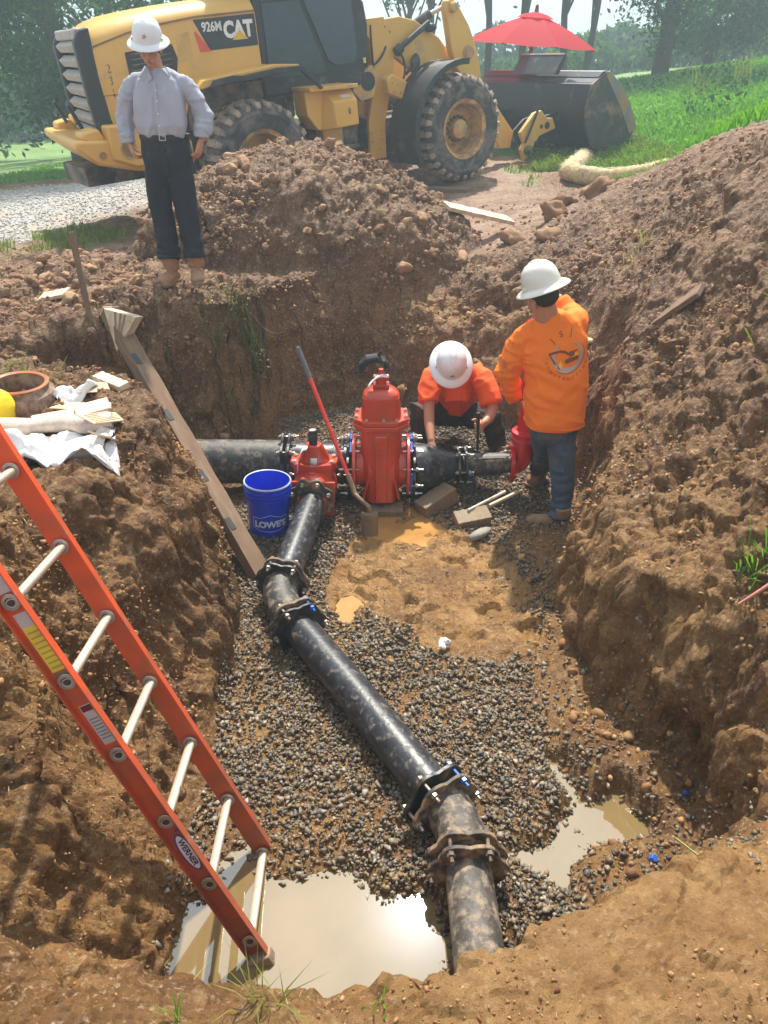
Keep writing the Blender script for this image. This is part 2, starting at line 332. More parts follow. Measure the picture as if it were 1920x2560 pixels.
    Uw=U+.05*np.c_[fbm(U*5,3,141),fbm(U*5+7,3,142),fbm(U*5+3,3,143)]; mm=moundm[ni]; pk=.55+.75*sstep(-.35,.35,fbm(U*1.1,3,149)); d=.11*fbm(U*np.array([.9,.9,.5]),3,40)*sstep(1.6,2.6,U[:,1])+.085*fbm(U*1.7,4,41)+.014*wallm[ni]*np.sin((U[:,0]*.8+U[:,1]+.35*U[:,2])*62+2.5*fbm(U*2,2,151))*sstep(.05,.35,fbm(U*1.3,2,152))+pk*(.050*chunks(Uw*4.5,43)*(1+.8*mm)+.034*chunks(Uw*10,44)*(1+.7*mm)+.020*chunks(Uw*22,46)*(1+.4*mm))+.016*fbm(U*26,4,45,.65)+.014*mm*lumps(U*9,49)
    rough_left=sstep(-.2,.8,-U[:,0]-1.6)*sstep(5.2,6.0,U[:,1])*sstep(9,8,U[:,1]); d=d+rough_left*.11*(lumps(U*3.1,47)-.2)
    lip=sstep(1.9,1.2,U[:,1]); d=d*(1-.30*lip)
    dd=np.zeros(len(P)); dd[ni]=d*amp[ni]
    fi=np.where(floorm>.3)[0]; dd[fi]+=floorm[fi]*(.004*fbm(V[fi]*22,3,52)+clay[fi]*(.07*(fbm(V[fi]*3.2,3,58))+.05*chunks(V[fi]*6,53)+.02*chunks(V[fi]*15,54)+.012*fbm(V[fi]*30,3,59)))
    gi=np.where((grs>.3)&(far<60))[0]; dd[gi]+=.05*fbm(V[gi]*1.5,3,55)*grs[gi]
    mi=np.where(mudflat>.2)[0]; dd[mi]+=mudflat[mi]*(.03*np.abs(fbm(V[mi]*np.array([2.,5.,1.]),4,57)))
    nn2=nn.copy(); V=V+nn2*dd[:,None]
    return V,nx,ny,dict(s=s,wall=wallm,floor=floorm,road=road,grass=grs,mound=moundm,flat=mudflat,clay=clay)
TV,NX,NY,MK=build_terrain()
TZ=TV[:,2].reshape(NY,NX)
def zat(x,y):
    x=np.atleast_1d(x).astype(float); y=np.atleast_1d(y).astype(float)
    i=np.clip(np.searchsorted(XS,x)-1,0,NX-2); j=np.clip(np.searchsorted(YS,y)-1,0,NY-2)
    fx=np.clip((x-XS[i])/(XS[i+1]-XS[i]),0,1); fy=np.clip((y-YS[j])/(YS[j+1]-YS[j]),0,1)
    r=(TZ[j,i]*(1-fx)+TZ[j,i+1]*fx)*(1-fy)+(TZ[j+1,i]*(1-fx)+TZ[j+1,i+1]*fx)*fy
    return r if len(r)>1 else float(r[0])
def maskat(k,x,y):
    i=np.clip(np.searchsorted(XS,x)-1,0,NX-2); j=np.clip(np.searchsorted(YS,y)-1,0,NY-2); return MK[k].reshape(NY,NX)[j,i]
def soil_material():
    m=bpy.data.materials.new('soil'); m.use_nodes=True; n=m.node_tree.nodes; l=m.node_tree.links; b=n['Principled BSDF']
    tc=n.new('ShaderNodeTexCoord'); co=tc.outputs['Object']
    def noise(s,d=6,r=.6,v=co):
        x=n.new('ShaderNodeTexNoise'); x.inputs['Scale'].default_value=s; x.inputs['Detail'].default_value=d; x.inputs['Roughness'].default_value=r; l.new(v,x.inputs['Vector']); return x.outputs['Fac']
    def mr(v,a,bb,c=0,d=1):
        x=n.new('ShaderNodeMapRange'); x.inputs['From Min'].default_value=a; x.inputs['From Max'].default_value=bb; x.inputs['To Min'].default_value=c; x.inputs['To Max'].default_value=d; l.new(v,x.inputs['Value']); return x.outputs[0]
    def mixc(f,a,bb,mode='MIX'):
        x=n.new('ShaderNodeMixRGB'); x.blend_type=mode
        for i,v in ((0,f),(1,a),(2,bb)):
            if isinstance(v,(float,int)): x.inputs[i].default_value=v
            elif isinstance(v,tuple): x.inputs[i].default_value=(*v[:3],1)
            else: l.new(v,x.inputs[i])
        return x.outputs[0]
    def att(k):
        x=n.new('ShaderNodeAttribute'); x.attribute_name=k; return x.outputs['Fac']
    def mul(a,bb):
        x=n.new('ShaderNodeMath'); x.operation='MULTIPLY'; l.new(a,x.inputs[0])
        if isinstance(bb,float): x.inputs[1].default_value=bb
        else: l.new(bb,x.inputs[1])
        return x.outputs[0]
    c=mixc(mr(noise(1.3),.35,.65),(.16,.068,.018),(.35,.180,.052))          # yellow-brown subsoil
    top=mixc(mr(noise(2.2),.35,.65),(.155,.073,.032),(.32,.175,.085))          # upper soil, redder and greyer
    c=mixc(att('top'),c,top)
    c=mixc(mr(noise(5,8,.7),.52,.68,0,.75),c,(.145,.055,.024))                 # red clay veins
    c=mixc(mr(noise(14,6,.7),.56,.68,0,.75),c,(.47,.31,.155))                   # pale crumbs
    c=mixc(mr(noise(45,4,.7),.56,.66,0,.8),c,(.56,.40,.23)); c=mixc(mr(noise(23,4,.75),.55,.66,0,.75),c,(.10,.045,.022))
    c=mixc(mr(noise(60,4,.7),.57,.68,0,.6),c,(.07,.035,.018))
    fine=mixc(1.0,c,(0.5,0.5,0.5),'MIX')
    wetclay=mixc(mr(noise(6),.35,.65),(.34,.17,.05),(.56,.33,.125))
    c=mixc(mul(att('clay'),.78),c,wetclay)
    road=mixc(mr(noise(30,6,.8),.4,.62),(.30,.28,.26),(.60,.58,.55)); road=mixc(mr(noise(1.4,5,.6),.42,.62),road,(.50,.41,.32))
    c=mixc(att('road'),c,road)
    flat=mixc(mr(noise(3.0),.4,.6),(.25,.135,.08),(.42,.27,.175)); c=mixc(mul(att('flat'),.8),c,flat)
    g=mixc(mr(noise(4,6,.7),.35,.65),(.07,.17,.022),(.18,.36,.05)); g=mixc(mr(noise(.6,4,.6),.4,.62),g,(.20,.34,.055)); c=mixc(att('grass'),c,g)
    l.new(c,b.inputs['Base Color'])
    rg=mr(att('wet'),0,1,.66,.18); l.new(rg,b.inputs['Roughness']); b.inputs['Specular IOR Level'].default_value=.4
    bp=n.new('ShaderNodeBump'); bp.inputs['Strength'].default_value=.9; bp.inputs['Distance'].default_value=.030
    bp2=n.new('ShaderNodeBump'); bp2.inputs['Strength'].default_value=1; bp2.inputs['Distance'].default_value=.007
    vo=n.new('ShaderNodeTexVoronoi'); vo.inputs['Scale'].default_value=34; vo.inputs['Randomness'].default_value=1
    wv=n.new('ShaderNodeVectorMath'); wv.operation='MULTIPLY_ADD'; nv=n.new('ShaderNodeTexNoise'); nv.inputs['Scale'].default_value=14; nv.inputs['Detail'].default_value=4; l.new(co,nv.inputs['Vector']); l.new(nv.outputs['Color'],wv.inputs[0]); wv.inputs[1].default_value=(.09,.09,.09); l.new(co,wv.inputs[2]); l.new(wv.outputs[0],vo.inputs['Vector'])
    ad=n.new('ShaderNodeMath'); ad.operation='MULTIPLY_ADD'; l.new(vo.outputs['Distance'],ad.inputs[0]); ad.inputs[1].default_value=-.7; l.new(noise(24,8,.78),ad.inputs[2])
    l.new(ad.outputs[0],bp.inputs['Height']); l.new(noise(110,5,.8),bp2.inputs['Height']); l.new(bp.outputs[0],bp2.inputs['Normal']); l.new(bp2.outputs[0],b.inputs['Normal'])
    return m
SOIL=soil_material(); MATS['soil']=SOIL
TOPM=np.clip(sstep(-.55,.1,TV[:,2])*sstep(1.2,5.5,TV[:,1])+MK['mound']*.3,0,1)*sstep(.5,4.5,TV[:,1])
WET=np.clip(MK['clay']*MK['floor']*.9+MK['flat']*.35+MK['floor']*.4,0,1)
def split_terrain():
    F=(np.arange(NY-1)[:,None]*NX+np.arange(NX-1)[None,:]).ravel(); F=np.c_[F,F+1,F+NX+1,F+NX]
    fm={k:MK[k][F].mean(1) for k in MK}
    cls=np.zeros(len(F),int)
    cls[fm['mound']>.5]=1; cls[fm['road']>.55]=2; cls[fm['grass']>.5]=3
    cls[(fm['s']<.985)]=4; cls[fm['s']<.06]=5
    for k,nm in enumerate(['ground','spoil_mound','gravel_road','grass_field','pit_wall','pit_floor']):
        f=F[cls==k]; u,inv=np.unique(f,return_inverse=True); f=inv.reshape(f.shape)
        o=npmesh(nm,TV[u],f,SOIL,kind='structure',smooth=True)
        for a in ('clay','road','grass','flat'):
            at=o.data.attributes.new(a,'FLOAT','POINT'); at.data.foreach_set('value',MK[a][u].astype(np.float32))
        at=o.data.attributes.new('top','FLOAT','POINT'); at.data.foreach_set('value',TOPM[u].astype(np.float32))
        at=o.data.attributes.new('wet','FLOAT','POINT'); at.data.foreach_set('value',WET[u].astype(np.float32))
split_terrain()
print('terrain verts',NX*NY)

HZ=bpy.data.materials.new('haze'); HZ.use_nodes=True; _n=HZ.node_tree.nodes; _n.remove(_n['Principled BSDF']); _v=_n.new('ShaderNodeVolumePrincipled'); _v.inputs['Color'].default_value=(.74,.92,1,1); _v.inputs['Density'].default_value=.0065; _v.inputs['Anisotropy'].default_value=.3; HZ.node_tree.links.new(_v.outputs[0],_n['Material Output'].inputs['Volume'])
_m=MB(); _m.box((0,75,3.5),(244,222,18)); _o=_m.build('haze',HZ,smooth=0); _o['kind']='stuff'
# water of the puddles: one level sheet a little wider than each hollow
def water_mat():
    m=mat('muddy_water',(.21,.145,.06),rough=.01,var=.12,vs=2.5,bump=0,spec=.5)
    b=m.node_tree.nodes['Principled BSDF']; b.inputs['IOR'].default_value=2.1
    return m
ORW=mat('orange_mud_water',(.42,.22,.065),rough=.06,var=.2,vs=6,bump=.15,bs=25,ior=1.5)
def puddle(poly,z,grow,m_=None):
    A=np.array(poly); c=A.mean(0); P=[]
    for p in A: d=p-c; P.append(tuple(p+d/np.linalg.norm(d)*grow))
    mb=MB(); mb.prism(P,.004,Matrix.Translation((0,0,z-.004))); o=mb.build('puddle_water',water_mat(),smooth=0); o['kind']='structure'
    if m_: o.data.materials.clear(); o.data.materials.append(m_)
puddle([(-.9,1.0),(.6,1.0),(1.45,1.5),(1.4,2.8),(.2,2.5),(-.9,2.5)],-1.243,0)
puddle(POOLC,-1.232,.1,ORW); puddle(POOLD,-1.226,.04,ORW)

# ------------------------------------------------------------ stones, clods and crumbs
def hull_variants(n,pts,flat,seed):
    r=np.random.default_rng(seed); out=[]
    for i in range(n):
        P=r.normal(size=(pts,3)); P/=np.linalg.norm(P,axis=1)[:,None]; P*=r.uniform(.75,1.1,(pts,1))*np.array([1.15,.9,flat])
        bm=bmesh.new(); [bm.verts.new(p) for p in P]; h=bmesh.ops.convex_hull(bm,input=bm.verts)
        for v in [v for v in bm.verts if not v.link_faces]: bm.verts.remove(v)
        bm.verts.index_update(); V=np.array([v.co[:] for v in bm.verts]); F=np.array([[v.index for v in f.verts] for f in bm.faces if len(f.verts)==3]); bm.free(); out.append((V,F))
    return out
def rocky_variants(n,flat,seed,sub=2,amp=.35):
    out=[]
    for i in range(n):
        bm=bmesh.new(); bmesh.ops.create_icosphere(bm,subdivisions=sub,radius=1); V=np.array([v.co[:] for v in bm.verts]); F=np.array([[v.index for v in f.verts] for f in bm.faces]); bm.free()
        V=V*(1+amp*.8*fbm(V*1.2+seed+i*9,2,seed+i)+amp*.55*chunks(V*1.5+i*5,seed+i)+amp*.35*fbm(V*4+i,2,i))[:,None]*np.array([1.1,.95,flat]); out.append((V,F))
    return out
def scatter(name,P,size,variants,m,kind='stuff',sink=.25,seed=1,upright=.5,smooth=False,label=None,cat=None):
    r=np.random.default_rng(seed); VV=[];FF=[];TT=[]; o=0; k=len(variants); vi=r.integers(0,k,len(P))
    for q in range(k):
        sel=np.where(vi==q)[0]; V,F=variants[q]; m_=len(sel)
        if not m_: continue
        yaw=r.uniform(0,6.283,m_); tx=r.normal(0,upright,m_); ty=r.normal(0,upright,m_)
        cz,sz=np.cos(yaw),np.sin(yaw); cx,sx=np.cos(tx),np.sin(tx); cy,sy=np.cos(ty),np.sin(ty); z0=np.zeros(m_); o1=np.ones(m_)
        Rz=np.stack([np.stack([cz,-sz,z0],1),np.stack([sz,cz,z0],1),np.stack([z0,z0,o1],1)],1)
        Rx=np.stack([np.stack([o1,z0,z0],1),np.stack([z0,cx,-sx],1),np.stack([z0,sx,cx],1)],1)
        Ry=np.stack([np.stack([cy,z0,sy],1),np.stack([z0,o1,z0],1),np.stack([-sy,z0,cy],1)],1)
        Rm=Rz@Rx@Ry; sc=size[sel]
        X=np.einsum('mij,vj->mvi',Rm,V)*sc[:,None,None]+P[sel][:,None,:]; X[:,:,2]+=(sc*(.5-sink))[:,None]
        VV.append(X.reshape(-1,3)); FF.append((F[None]+(np.arange(m_)*len(V))[:,None,None]+o).reshape(-1,3)); o+=m_*len(V); TT.append(np.repeat(r.uniform(0,1,m_),len(V)))
    ob=npmesh(name,np.concatenate(VV),np.concatenate(FF),m,kind=kind,tint=np.concatenate(TT),smooth=smooth)
    if label: ob['label']=label
    return ob
def tintramp(name,cols,rough=.8,bs=90,wet=0):
    m=mat(name,(.3,.3,.3),rough=rough,bump=.3,bs=bs); n=m.node_tree.nodes; l=m.node_tree.links; b=n['Principled BSDF']
    at=n.new('ShaderNodeAttribute'); at.attribute_name='tint'; r=n.new('ShaderNodeValToRGB'); l.new(at.outputs['Fac'],r.inputs[0])
    e=r.color_ramp.elements; e[0].color=(*cols[0],1); e[1].color=(*cols[-1],1)
    for i,c in enumerate(cols[1:-1]): x=e.new((i+1)/(len(cols)-1)); x.color=(*c,1)
    src=b.inputs['Base Color'].links[0].from_socket; mx=n.new('ShaderNodeMixRGB'); mx.blend_type='MULTIPLY'; mx.inputs[0].default_value=.6
    v=n.new('ShaderNodeVectorMath'); v.operation='SCALE'; v.inputs['Scale'].default_value=3.2; l.new(src,v.inputs[0]); l.new(r.outputs[0],mx.inputs[1]); l.new(v.outputs[0],mx.inputs[2]); l.new(mx.outputs[0],b.inputs['Base Color'])
    return m
GRAV=tintramp('gravel_stone',[(.055,.05,.045),(.14,.115,.08),(.25,.17,.085),(.08,.075,.07),(.29,.23,.155),(.13,.105,.075),(.21,.135,.065),(.10,.08,.055),(.38,.33,.26)],rough=.6)
CLOD=tintramp('soil_clod',[(.20,.09,.03),(.34,.175,.065),(.16,.068,.026),(.44,.26,.11),(.26,.13,.05)],rough=.9,bs=50)
CLODT=tintramp('soil_clod_upper',[(.20,.10,.045),(.33,.18,.09),(.16,.075,.035),(.42,.25,.13),(.25,.13,.065)],rough=.9,bs=50)
def pts_in(n,x0,x1,y0,y1): return np.c_[RNG.uniform(x0,x1,n),RNG.uniform(y0,y1,n)]
def gravel():
    P=pts_in(118000,-1.1,1.4,1.3,6.6); f=pdist(P,FLO); nz_=fbm(np.c_[P*2.2,P[:,0]*0],3,71)
    cl=pdist(P,CLAY); right=sstep(.55,.95,P[:,0]+.25*nz_)*sstep(5.1,4.3,P[:,1])
    dens=np.where(f<.05,1,0)*(1-right*.93)*(.6+.4*sstep(-.30,.02,fbm(np.c_[P*3.1,P[:,0]*0],4,73)))*np.where(cl<-.03+.16*nz_,.004,1)
    midlow=sstep(4.3,5.0,P[:,1])*sstep(.35,0,P[:,0])*.4; dens=dens*(1-midlow)
    pa=np.minimum(np.minimum(pdist(P,POOLA),pdist(P,POOLB)),pdist(P,POOLC)); dens=dens*np.where(pa<-.30,.012,np.where(pa<-.12,.10,np.where(pa<0,.7,1)))
    P=P[RNG.uniform(0,1,len(P))<dens*.78]; sz=RNG.lognormal(math.log(.0100),.48,len(P))*np.where(P[:,1]>4,.9,1); sz=np.minimum(sz,.021)
    z=zat(P[:,0],P[:,1]); lift=RNG.uniform(-.004,.014,len(P))
    scatter('gravel',np.c_[P,z+lift],sz,hull_variants(12,9,.62,3),GRAV,seed=3,upright=.6)
    print('gravel',len(P))
    # pale stray stones on the soil at the right
    P=pts_in(420,.6,1.9,1.6,4.4); z=zat(P[:,0],P[:,1]); scatter('stray_gravel',np.c_[P,z],RNG.uniform(.007,.016,len(P)),hull_variants(6,11,.7,5),GRAV,seed=5)
    P=pts_in(900,-.9,.9,5.6,6.5); z=zat(P[:,0],P[:,1]); scatter('stray_gravel',np.c_[P,z],RNG.uniform(.008,.02,len(P)),hull_variants(6,11,.7,5),GRAV,seed=6)
    P=pts_in(800,1.0,1.8,1.35,2.3); z=zat(P[:,0],P[:,1]); scatter('stray_gravel',np.c_[P,z],RNG.uniform(.007,.014,len(P)),hull_variants(6,11,.7,5),GRAV,seed=7)
gravel()
def crumbs():
    def area(n,x0,x1,y0,y1,mn,mx,m,nm,seed,rv,flt=None):
        P=pts_in(n,x0,x1,y0,y1); k=1-np.clip(maskat('floor',P[:,0],P[:,1])*1.2,0,1)*(1-sstep(.7,1.0,P[:,0])); k*=1-maskat('road',P[:,0],P[:,1]); k*=1-maskat('grass',P[:,0],P[:,1]); k*=1-.6*maskat('flat',P[:,0],P[:,1])
        nz_=fbm(np.c_[P*2.5,P[:,0]*0],3,seed+80); k*=sstep(-.35,.3,nz_)
        if flt is not None: k*=flt(P)
        P=P[RNG.uniform(0,1,len(P))<k]; s=mn*(mx/mn)**(RNG.uniform(0,1,len(P))**2.6)
        scatter(nm,np.c_[P,zat(P[:,0],P[:,1])],s,rv,m,seed=seed,upright=.9,sink=.35)
    rv=hull_variants(10,9,.75,21); rr=rocky_variants(10,.8,30,2,.55)
    area(26000,-2.4,2.4,.55,2.3,.0022,.010,CLOD,'soil_crumbs',11,rv)
    area(34000,-2.4,2.5,2,5,.0035,.020,CLOD,'soil_crumbs',12,rv)
    area(20000,-3.2,3,4.6,7.6,.005,.028,CLODT,'soil_crumbs',13,rv)
    area(12000,-2.9,1.1,7.1,9.7,.008,.030,CLODT,'soil_clods',14,rr,lambda P:sstep(.0,.1,mound(P)))
    area(3000,-4.5,-1.2,5.4,8.6,.010,.045,CLODT,'soil_clods',15,rr,lambda P:sstep(-1.9,-2.2,P[:,0])+.2)
    area(2600,.6,3.0,6.4,10.2,.008,.035,CLODT,'soil_clods',16,rr)
    area(500,.7,2.4,1.9,4.8,.01,.035,CLOD,'soil_clods',17,rr)
    P=pts_in(9000,-8,-3,7,17); k=maskat('road',P[:,0],P[:,1]); P=P[RNG.uniform(0,1,len(P))<k]; scatter('road_gravel',np.c_[P,zat(P[:,0],P[:,1])],RNG.uniform(.008,.03,len(P)),hull_variants(6,10,.7,9),tintramp('road_stone',[(.35,.33,.31),(.6,.58,.55),(.45,.42,.38)],.85),seed=19)
    # bigger lumps, each its own thing
    ms=[]
    for i,(V,F) in enumerate(rocky_variants(8,.8,60,3,.6)):
        me=npmesh('x',V,F,CLODT,smooth=False); d=me.data; bpy.data.objects.remove(me); ms.append(d)
        a=d.attributes.new('tint','FLOAT','POINT'); a.data.foreach_set('value',np.full(len(V),(.1+.8*i/7),np.float32))
    spots=[]
    rr_=random.Random(5)
    for i in range(46):
        x=rr_.uniform(-2.4,.6); y=rr_.uniform(7.2,8.7); spots.append((x,y,rr_.uniform(.04,.075),'lump of red-brown clay on the spoil mound before the loader','lumps on the spoil mound'))
    for i in range(22):
        x=rr_.uniform(-3.6,-2.0); y=rr_.uniform(5.7,7.4); spots.append((x,y,rr_.uniform(.04,.08),'lump of churned clay on the bank left of the man in the grey shirt','lumps on the left bank'))
    for (x,y,s_) in [(1.75,8.3,.16),(1.3,8.0,.14),(1.95,8.9,.12),(1.55,7.6,.12),(2.2,8.4,.15),(.75,7.7,.1),(2.35,9.3,.13)]:
        spots.append((x,y,s_,'large clay lump between the straw roll and the pit edge','lumps behind the pit'))
    for x,y,s_,lb,g in spots:
        o=link('dirt_clod',ms[rr_.randrange(8)]); o.location=(x,y,zat(x,y)+s_*.15); o.rotation_euler=(rr_.uniform(-.5,.5),rr_.uniform(-.5,.5),rr_.uniform(0,6.3)); o.scale=(s_,s_*rr_.uniform(.7,1),s_*rr_.uniform(.7,1)); tag(o,lb,'clay lump',g)
crumbs()

# ------------------------------------------------------------ pipes, valves and fittings
BLK=mat('black_pipe',(.026,.028,.033),rough=.34,var=.5,vs=14,dirt=(.20,.17,.14),da=.17,ds=26,bump=.25,bs=60)
BLKD=mat('black_pipe_muddy',(.045,.042,.04),rough=.5,var=.4,dirt=(.27,.21,.15),da=.26,ds=16,bump=.35,bs=50)
GREYP=mat('mud_caked_pipe',(.075,.065,.055),rough=.6,var=.55,vs=18,dirt=(.31,.24,.17),da=.30,ds=20,bump=.5,bs=60)
IRON=mat('black_iron',(.022,.022,.024),rough=.42,var=.3,dirt=(.25,.17,.10),da=.12,ds=9,bump=.2,bs=80)
IRONM=mat('muddy_iron',(.05,.04,.032),rough=.6,var=.3,dirt=(.32,.22,.13),da=.34,ds=14,bump=.4,bs=90)
NUT=mat('dull_bolt_steel',(.32,.28,.24),rough=.4,metal=.6,var=.3,dirt=(.2,.12,.07),da=.25,ds=30,bump=.1)
BRIGHT=mat('bright_bolt_steel',(.62,.58,.52),rough=.3,metal=.7,var=.15,bump=0)
BLUEN=mat('blue_coated_nut',(.03,.12,.42),rough=.3,metal=.3,bump=0)
RED=mat('red_enamel',(.56,.055,.02),rough=.28,var=.16,vs=5,dirt=(.30,.13,.07),da=.10,ds=7,bump=.06,bs=50,coat=.5)
REDH=mat('hydrant_red',(.62,.012,.018),rough=.25,var=.1,bump=.04,bs=50,coat=.4,dirt=(.3,.13,.08),da=.02)
PAPER=mat('white_paper',(.72,.71,.70),rough=.8,var=.05,bump=.05)
def frame(d,ref=(0,0,1)):
    d=Vector(d).normalized(); b=Vector(ref); b=(b-d*b.dot(d)).normalized(); a=d.cross(b)
    return a,b,d
def hexnut(mb,p,d,r=.016,h=.016,shaft=0,sr=None):
    p=Vector(p); d=Vector(d).normalized(); mb.tube([p,p+d*h],r,6)
    if shaft: mb.tube([p+d*h,p+d*(h+shaft)],sr or r*.5,7)
def oct_flange(mb,c,d,r,t,lobes=6,ref=(0,0,1),ph=0,inner=None):
    "gland plate: ring pulled out to lugs"
    a,b,d=frame(d,ref); n=lobes*6; P=[]
    for k in range(n):
        q=2*math.pi*k/n; w=abs(((k/6+ph)%1)-.5)*2; rr=r*(1-.15*(1-w)**1.3); P.append((rr,q))
    vs=[];fs=[]
    for z in (0,t):
        for rr,q in P: vs.append(Vector(c)+a*math.cos(q)*rr+b*math.sin(q)*rr+d*z)
    fs=[tuple(range(n-1,-1,-1)),tuple(range(n,2*n))]+[(i,(i+1)%n,n+(i+1)%n,n+i) for i in range(n)]
    mb.add(vs,fs)
def joint(c,d,r,par,mF,mG,mN,lobes=6,gap=.03,ref=(0,0,1),blue=(),bolt=.06,nm=('flange','gland')):
    "flange + gland ring bolted together, bolts are parts"
    a,b,d=frame(d,ref); c=Vector(c)
    m=MB(); oct_flange(m,c-d*(gap/2+.02),d,r,.02,lobes,ref); m.build(nm[0],mF,par,bevel=.003)
    m=MB(); oct_flange(m,c+d*gap/2,d,r,.018,lobes,ref); m.build(nm[1],mG,par,bevel=.003)
    for k in range(lobes):
        q=2*math.pi*k/lobes; o=(a*math.cos(q)+b*math.sin(q))*(r*.88)
        m=MB(); m.tube([c+o-d*(gap/2+.045),c+o+d*(gap/2+bolt)],.0075,7); hexnut(m,c+o+d*(gap/2+.018),d,.016,.018); hexnut(m,c+o-d*(gap/2+.036),d,.015,.016)
        m.build('bolt',BLUEN if k in blue else mN,par,smooth=30)
def arc(p0,p1,d0,d1,n=10):
    p0,p1,d0,d1=map(Vector,(p0,p1,d0,d1)); L_=(p1-p0).length; out=[]
    for i in range(n+1):
        t=i/n; h00=2*t**3-3*t**2+1;h10=t**3-2*t**2+t;h01=-2*t**3+3*t**2;h11=t**3-t**2
        out.append(p0*h00+d0.normalized()*L_*h10+p1*h01+d1.normalized()*L_*h11)
    return out
# big black main and its tee
t=T('water_main','large black iron water main crossing the back of the pit, coming out of the left bank','pipe',(-1.6,5.2,-.98))
def rel(t,mb,*a,**k):
    mb.v=[tuple(Vector(p)-t.location) for p in mb.v]; return mb.build(*a,**k)
m=MB(); m.tube([(-3.2,5.32,-1.0),(-1.6,5.26,-.99),(-.74,5.22,-.98)],.165,28); rel(t,m,'pipe_barrel',BLKD,t)
t2=T('pipe_tee','black iron tee joining the water main to the smaller red valve','pipe fitting',(-.5,5.2,-.98))
m=MB(); m.tube([(-.72,5.22,-.98),(-.26,5.2,-.98)],.155,28); rel(t2,m,'tee_body',BLK,t2)
m=MB(); m.tube([(-.49,5.2,-.98),(-.50,4.96,-.99)],.11,24); rel(t2,m,'branch',BLK,t2)
class J:  # joints in world space under a thing without rotation
    pass
def wjoint(t,c,*a,**k): joint(Vector(c)-t.location,*a,par=t,**k)
wjoint(t2,(-.72,5.22,-.98),(1,0,0),.235,mF=IRON,mG=IRON,mN=NUT,lobes=8)
wjoint(t2,(-.28,5.2,-.98),(1,0,0),.225,mF=IRON,mG=IRON,mN=NUT,lobes=8,blue=(1,6))
# ---- valves
def octo(w,d,ch): return [(-w+ch,-d),(w-ch,-d),(w,-d+ch),(w,d-ch),(w-ch,d),(-w+ch,d),(-w,d-ch),(-w,-d+ch)]
def rbox(m,w0,d0,w1,d1,z0,z1,n=28,p=3.2,steps=6,prof=None):
    vs=[];fs=[]
    for i in range(steps+1):
        t=i/steps; e=prof(t) if prof else t; w=w0+(w1-w0)*e; d=d0+(d1-d0)*e; z=z0+(z1-z0)*t
        for k in range(n):
            q=2*math.pi*k/n; c,s=math.cos(q),math.sin(q); vs.append((w*math.copysign(abs(c)**(2/p),c),d*math.copysign(abs(s)**(2/p),s),z))
    for i in range(steps):
        for k in range(n): k2=(k+1)%n; fs.append((i*n+k,i*n+k2,(i+1)*n+k2,(i+1)*n+k))
    fs.append(tuple(range(n-1,-1,-1))); fs.append(tuple(steps*n+k for k in range(n))); m.add(vs,fs)
# tall valve, local: pipe axis X, z=0 at pipe centre
v=T('gate_valve','tall red gate valve with a black glove on its stem, in the big main','valve',(-.02,5.12,-.95)); v.scale=(.91,.92,.855)
m=MB(); m.tube([(-.20,0,0),(-.14,0,0),(-.10,0,0),(.10,0,0),(.14,0,0),(.20,0,0)],[.19,.19,.235,.235,.19,.19],32); m.build('pipe_body',RED,v,bevel=.006)
m=MB(); rbox(m,.14,.25,.175,.16,-.24,.42,p=3.4,steps=10,prof=lambda t:t**1.3 if t>.5 else 1.1*t*.37); m.build('body',RED,v,bevel=.006)
m=MB(); m.box((0,-.205,.07),(.095,.10,.58),rot=Matrix.Rotation(-.12,4,'X')); m.box((-.09,-.17,.03),(.02,.10,.50),rot=Matrix.Rotation(.22,4,'Y')@Matrix.Rotation(-.14,4,'X')); m.box((.09,-.17,.03),(.02,.10,.50),rot=Matrix.Rotation(-.22,4,'Y')@Matrix.Rotation(-.14,4,'X')); m.build('rib',RED,v,bevel=.008)
m=MB()
for i in range(9): m.box((0,-.268+.0062*i*1.05-.001,.29-.052*i),(.028,.006,.030),rot=Matrix.Rotation(-.12,4,'X'))
m.lathe([(.022,-.003),(.022,.003),(.014,.003),(.014,-.003)],18,c=(0,-.238,-.20),axis=(0,-1,-.1)); m.build('raised_casting_marks',RED,v,bevel=.002)
m=MB(); m.prism(octo(.215,.18,.085),.04,Matrix.Translation((0,0,.385))); m.prism(octo(.21,.175,.085),.04,Matrix.Translation((0,0,.428))); m.build('bonnet_flange',RED,v,bevel=.006)
m=MB(); rbox(m,.160,.14,.142,.12,.466,.64,p=3.6,steps=3); rbox(m,.142,.12,.085,.07,.64,.705,p=3.0,steps=4,prof=lambda t:t**2); m.build('bonnet',RED,v,bevel=.006)
m=MB(); m.box((0,-.136,.60),(.026,.02,.03)); m.box((-.0,-.144,.52),(.07,.004,.003)); m.build('boss',RED,v,bevel=.004)
m=MB(); m.box((0,0,.725),(.125,.09,.03)); m.tube([(0,0,.72),(0,0,.80)],.042,16); m.box((0,0,.79),(.12,.08,.022)); m.tube([(0,0,.80),(0,0,.86)],.022,12); m.build('stuffing_box',RED,v,bevel=.004)
for (x,y) in [(-.11,-.158),(0.02,-.160),(.12,-.155),(-.19,-.07),(.19,-.07),(-.19,.06),(.19,.06),(0,.16)]:
    m=MB(); hexnut(m,(x,y,.472),(0,0,1),.014,.014,.008); m.build('bolt',BRIGHT,v)
for x in (-.05,.05):
    m=MB(); hexnut(m,(x,-.02,.80),(0,0,1),.011,.012,.01); m.build('stem_bolt',BRIGHT,v)
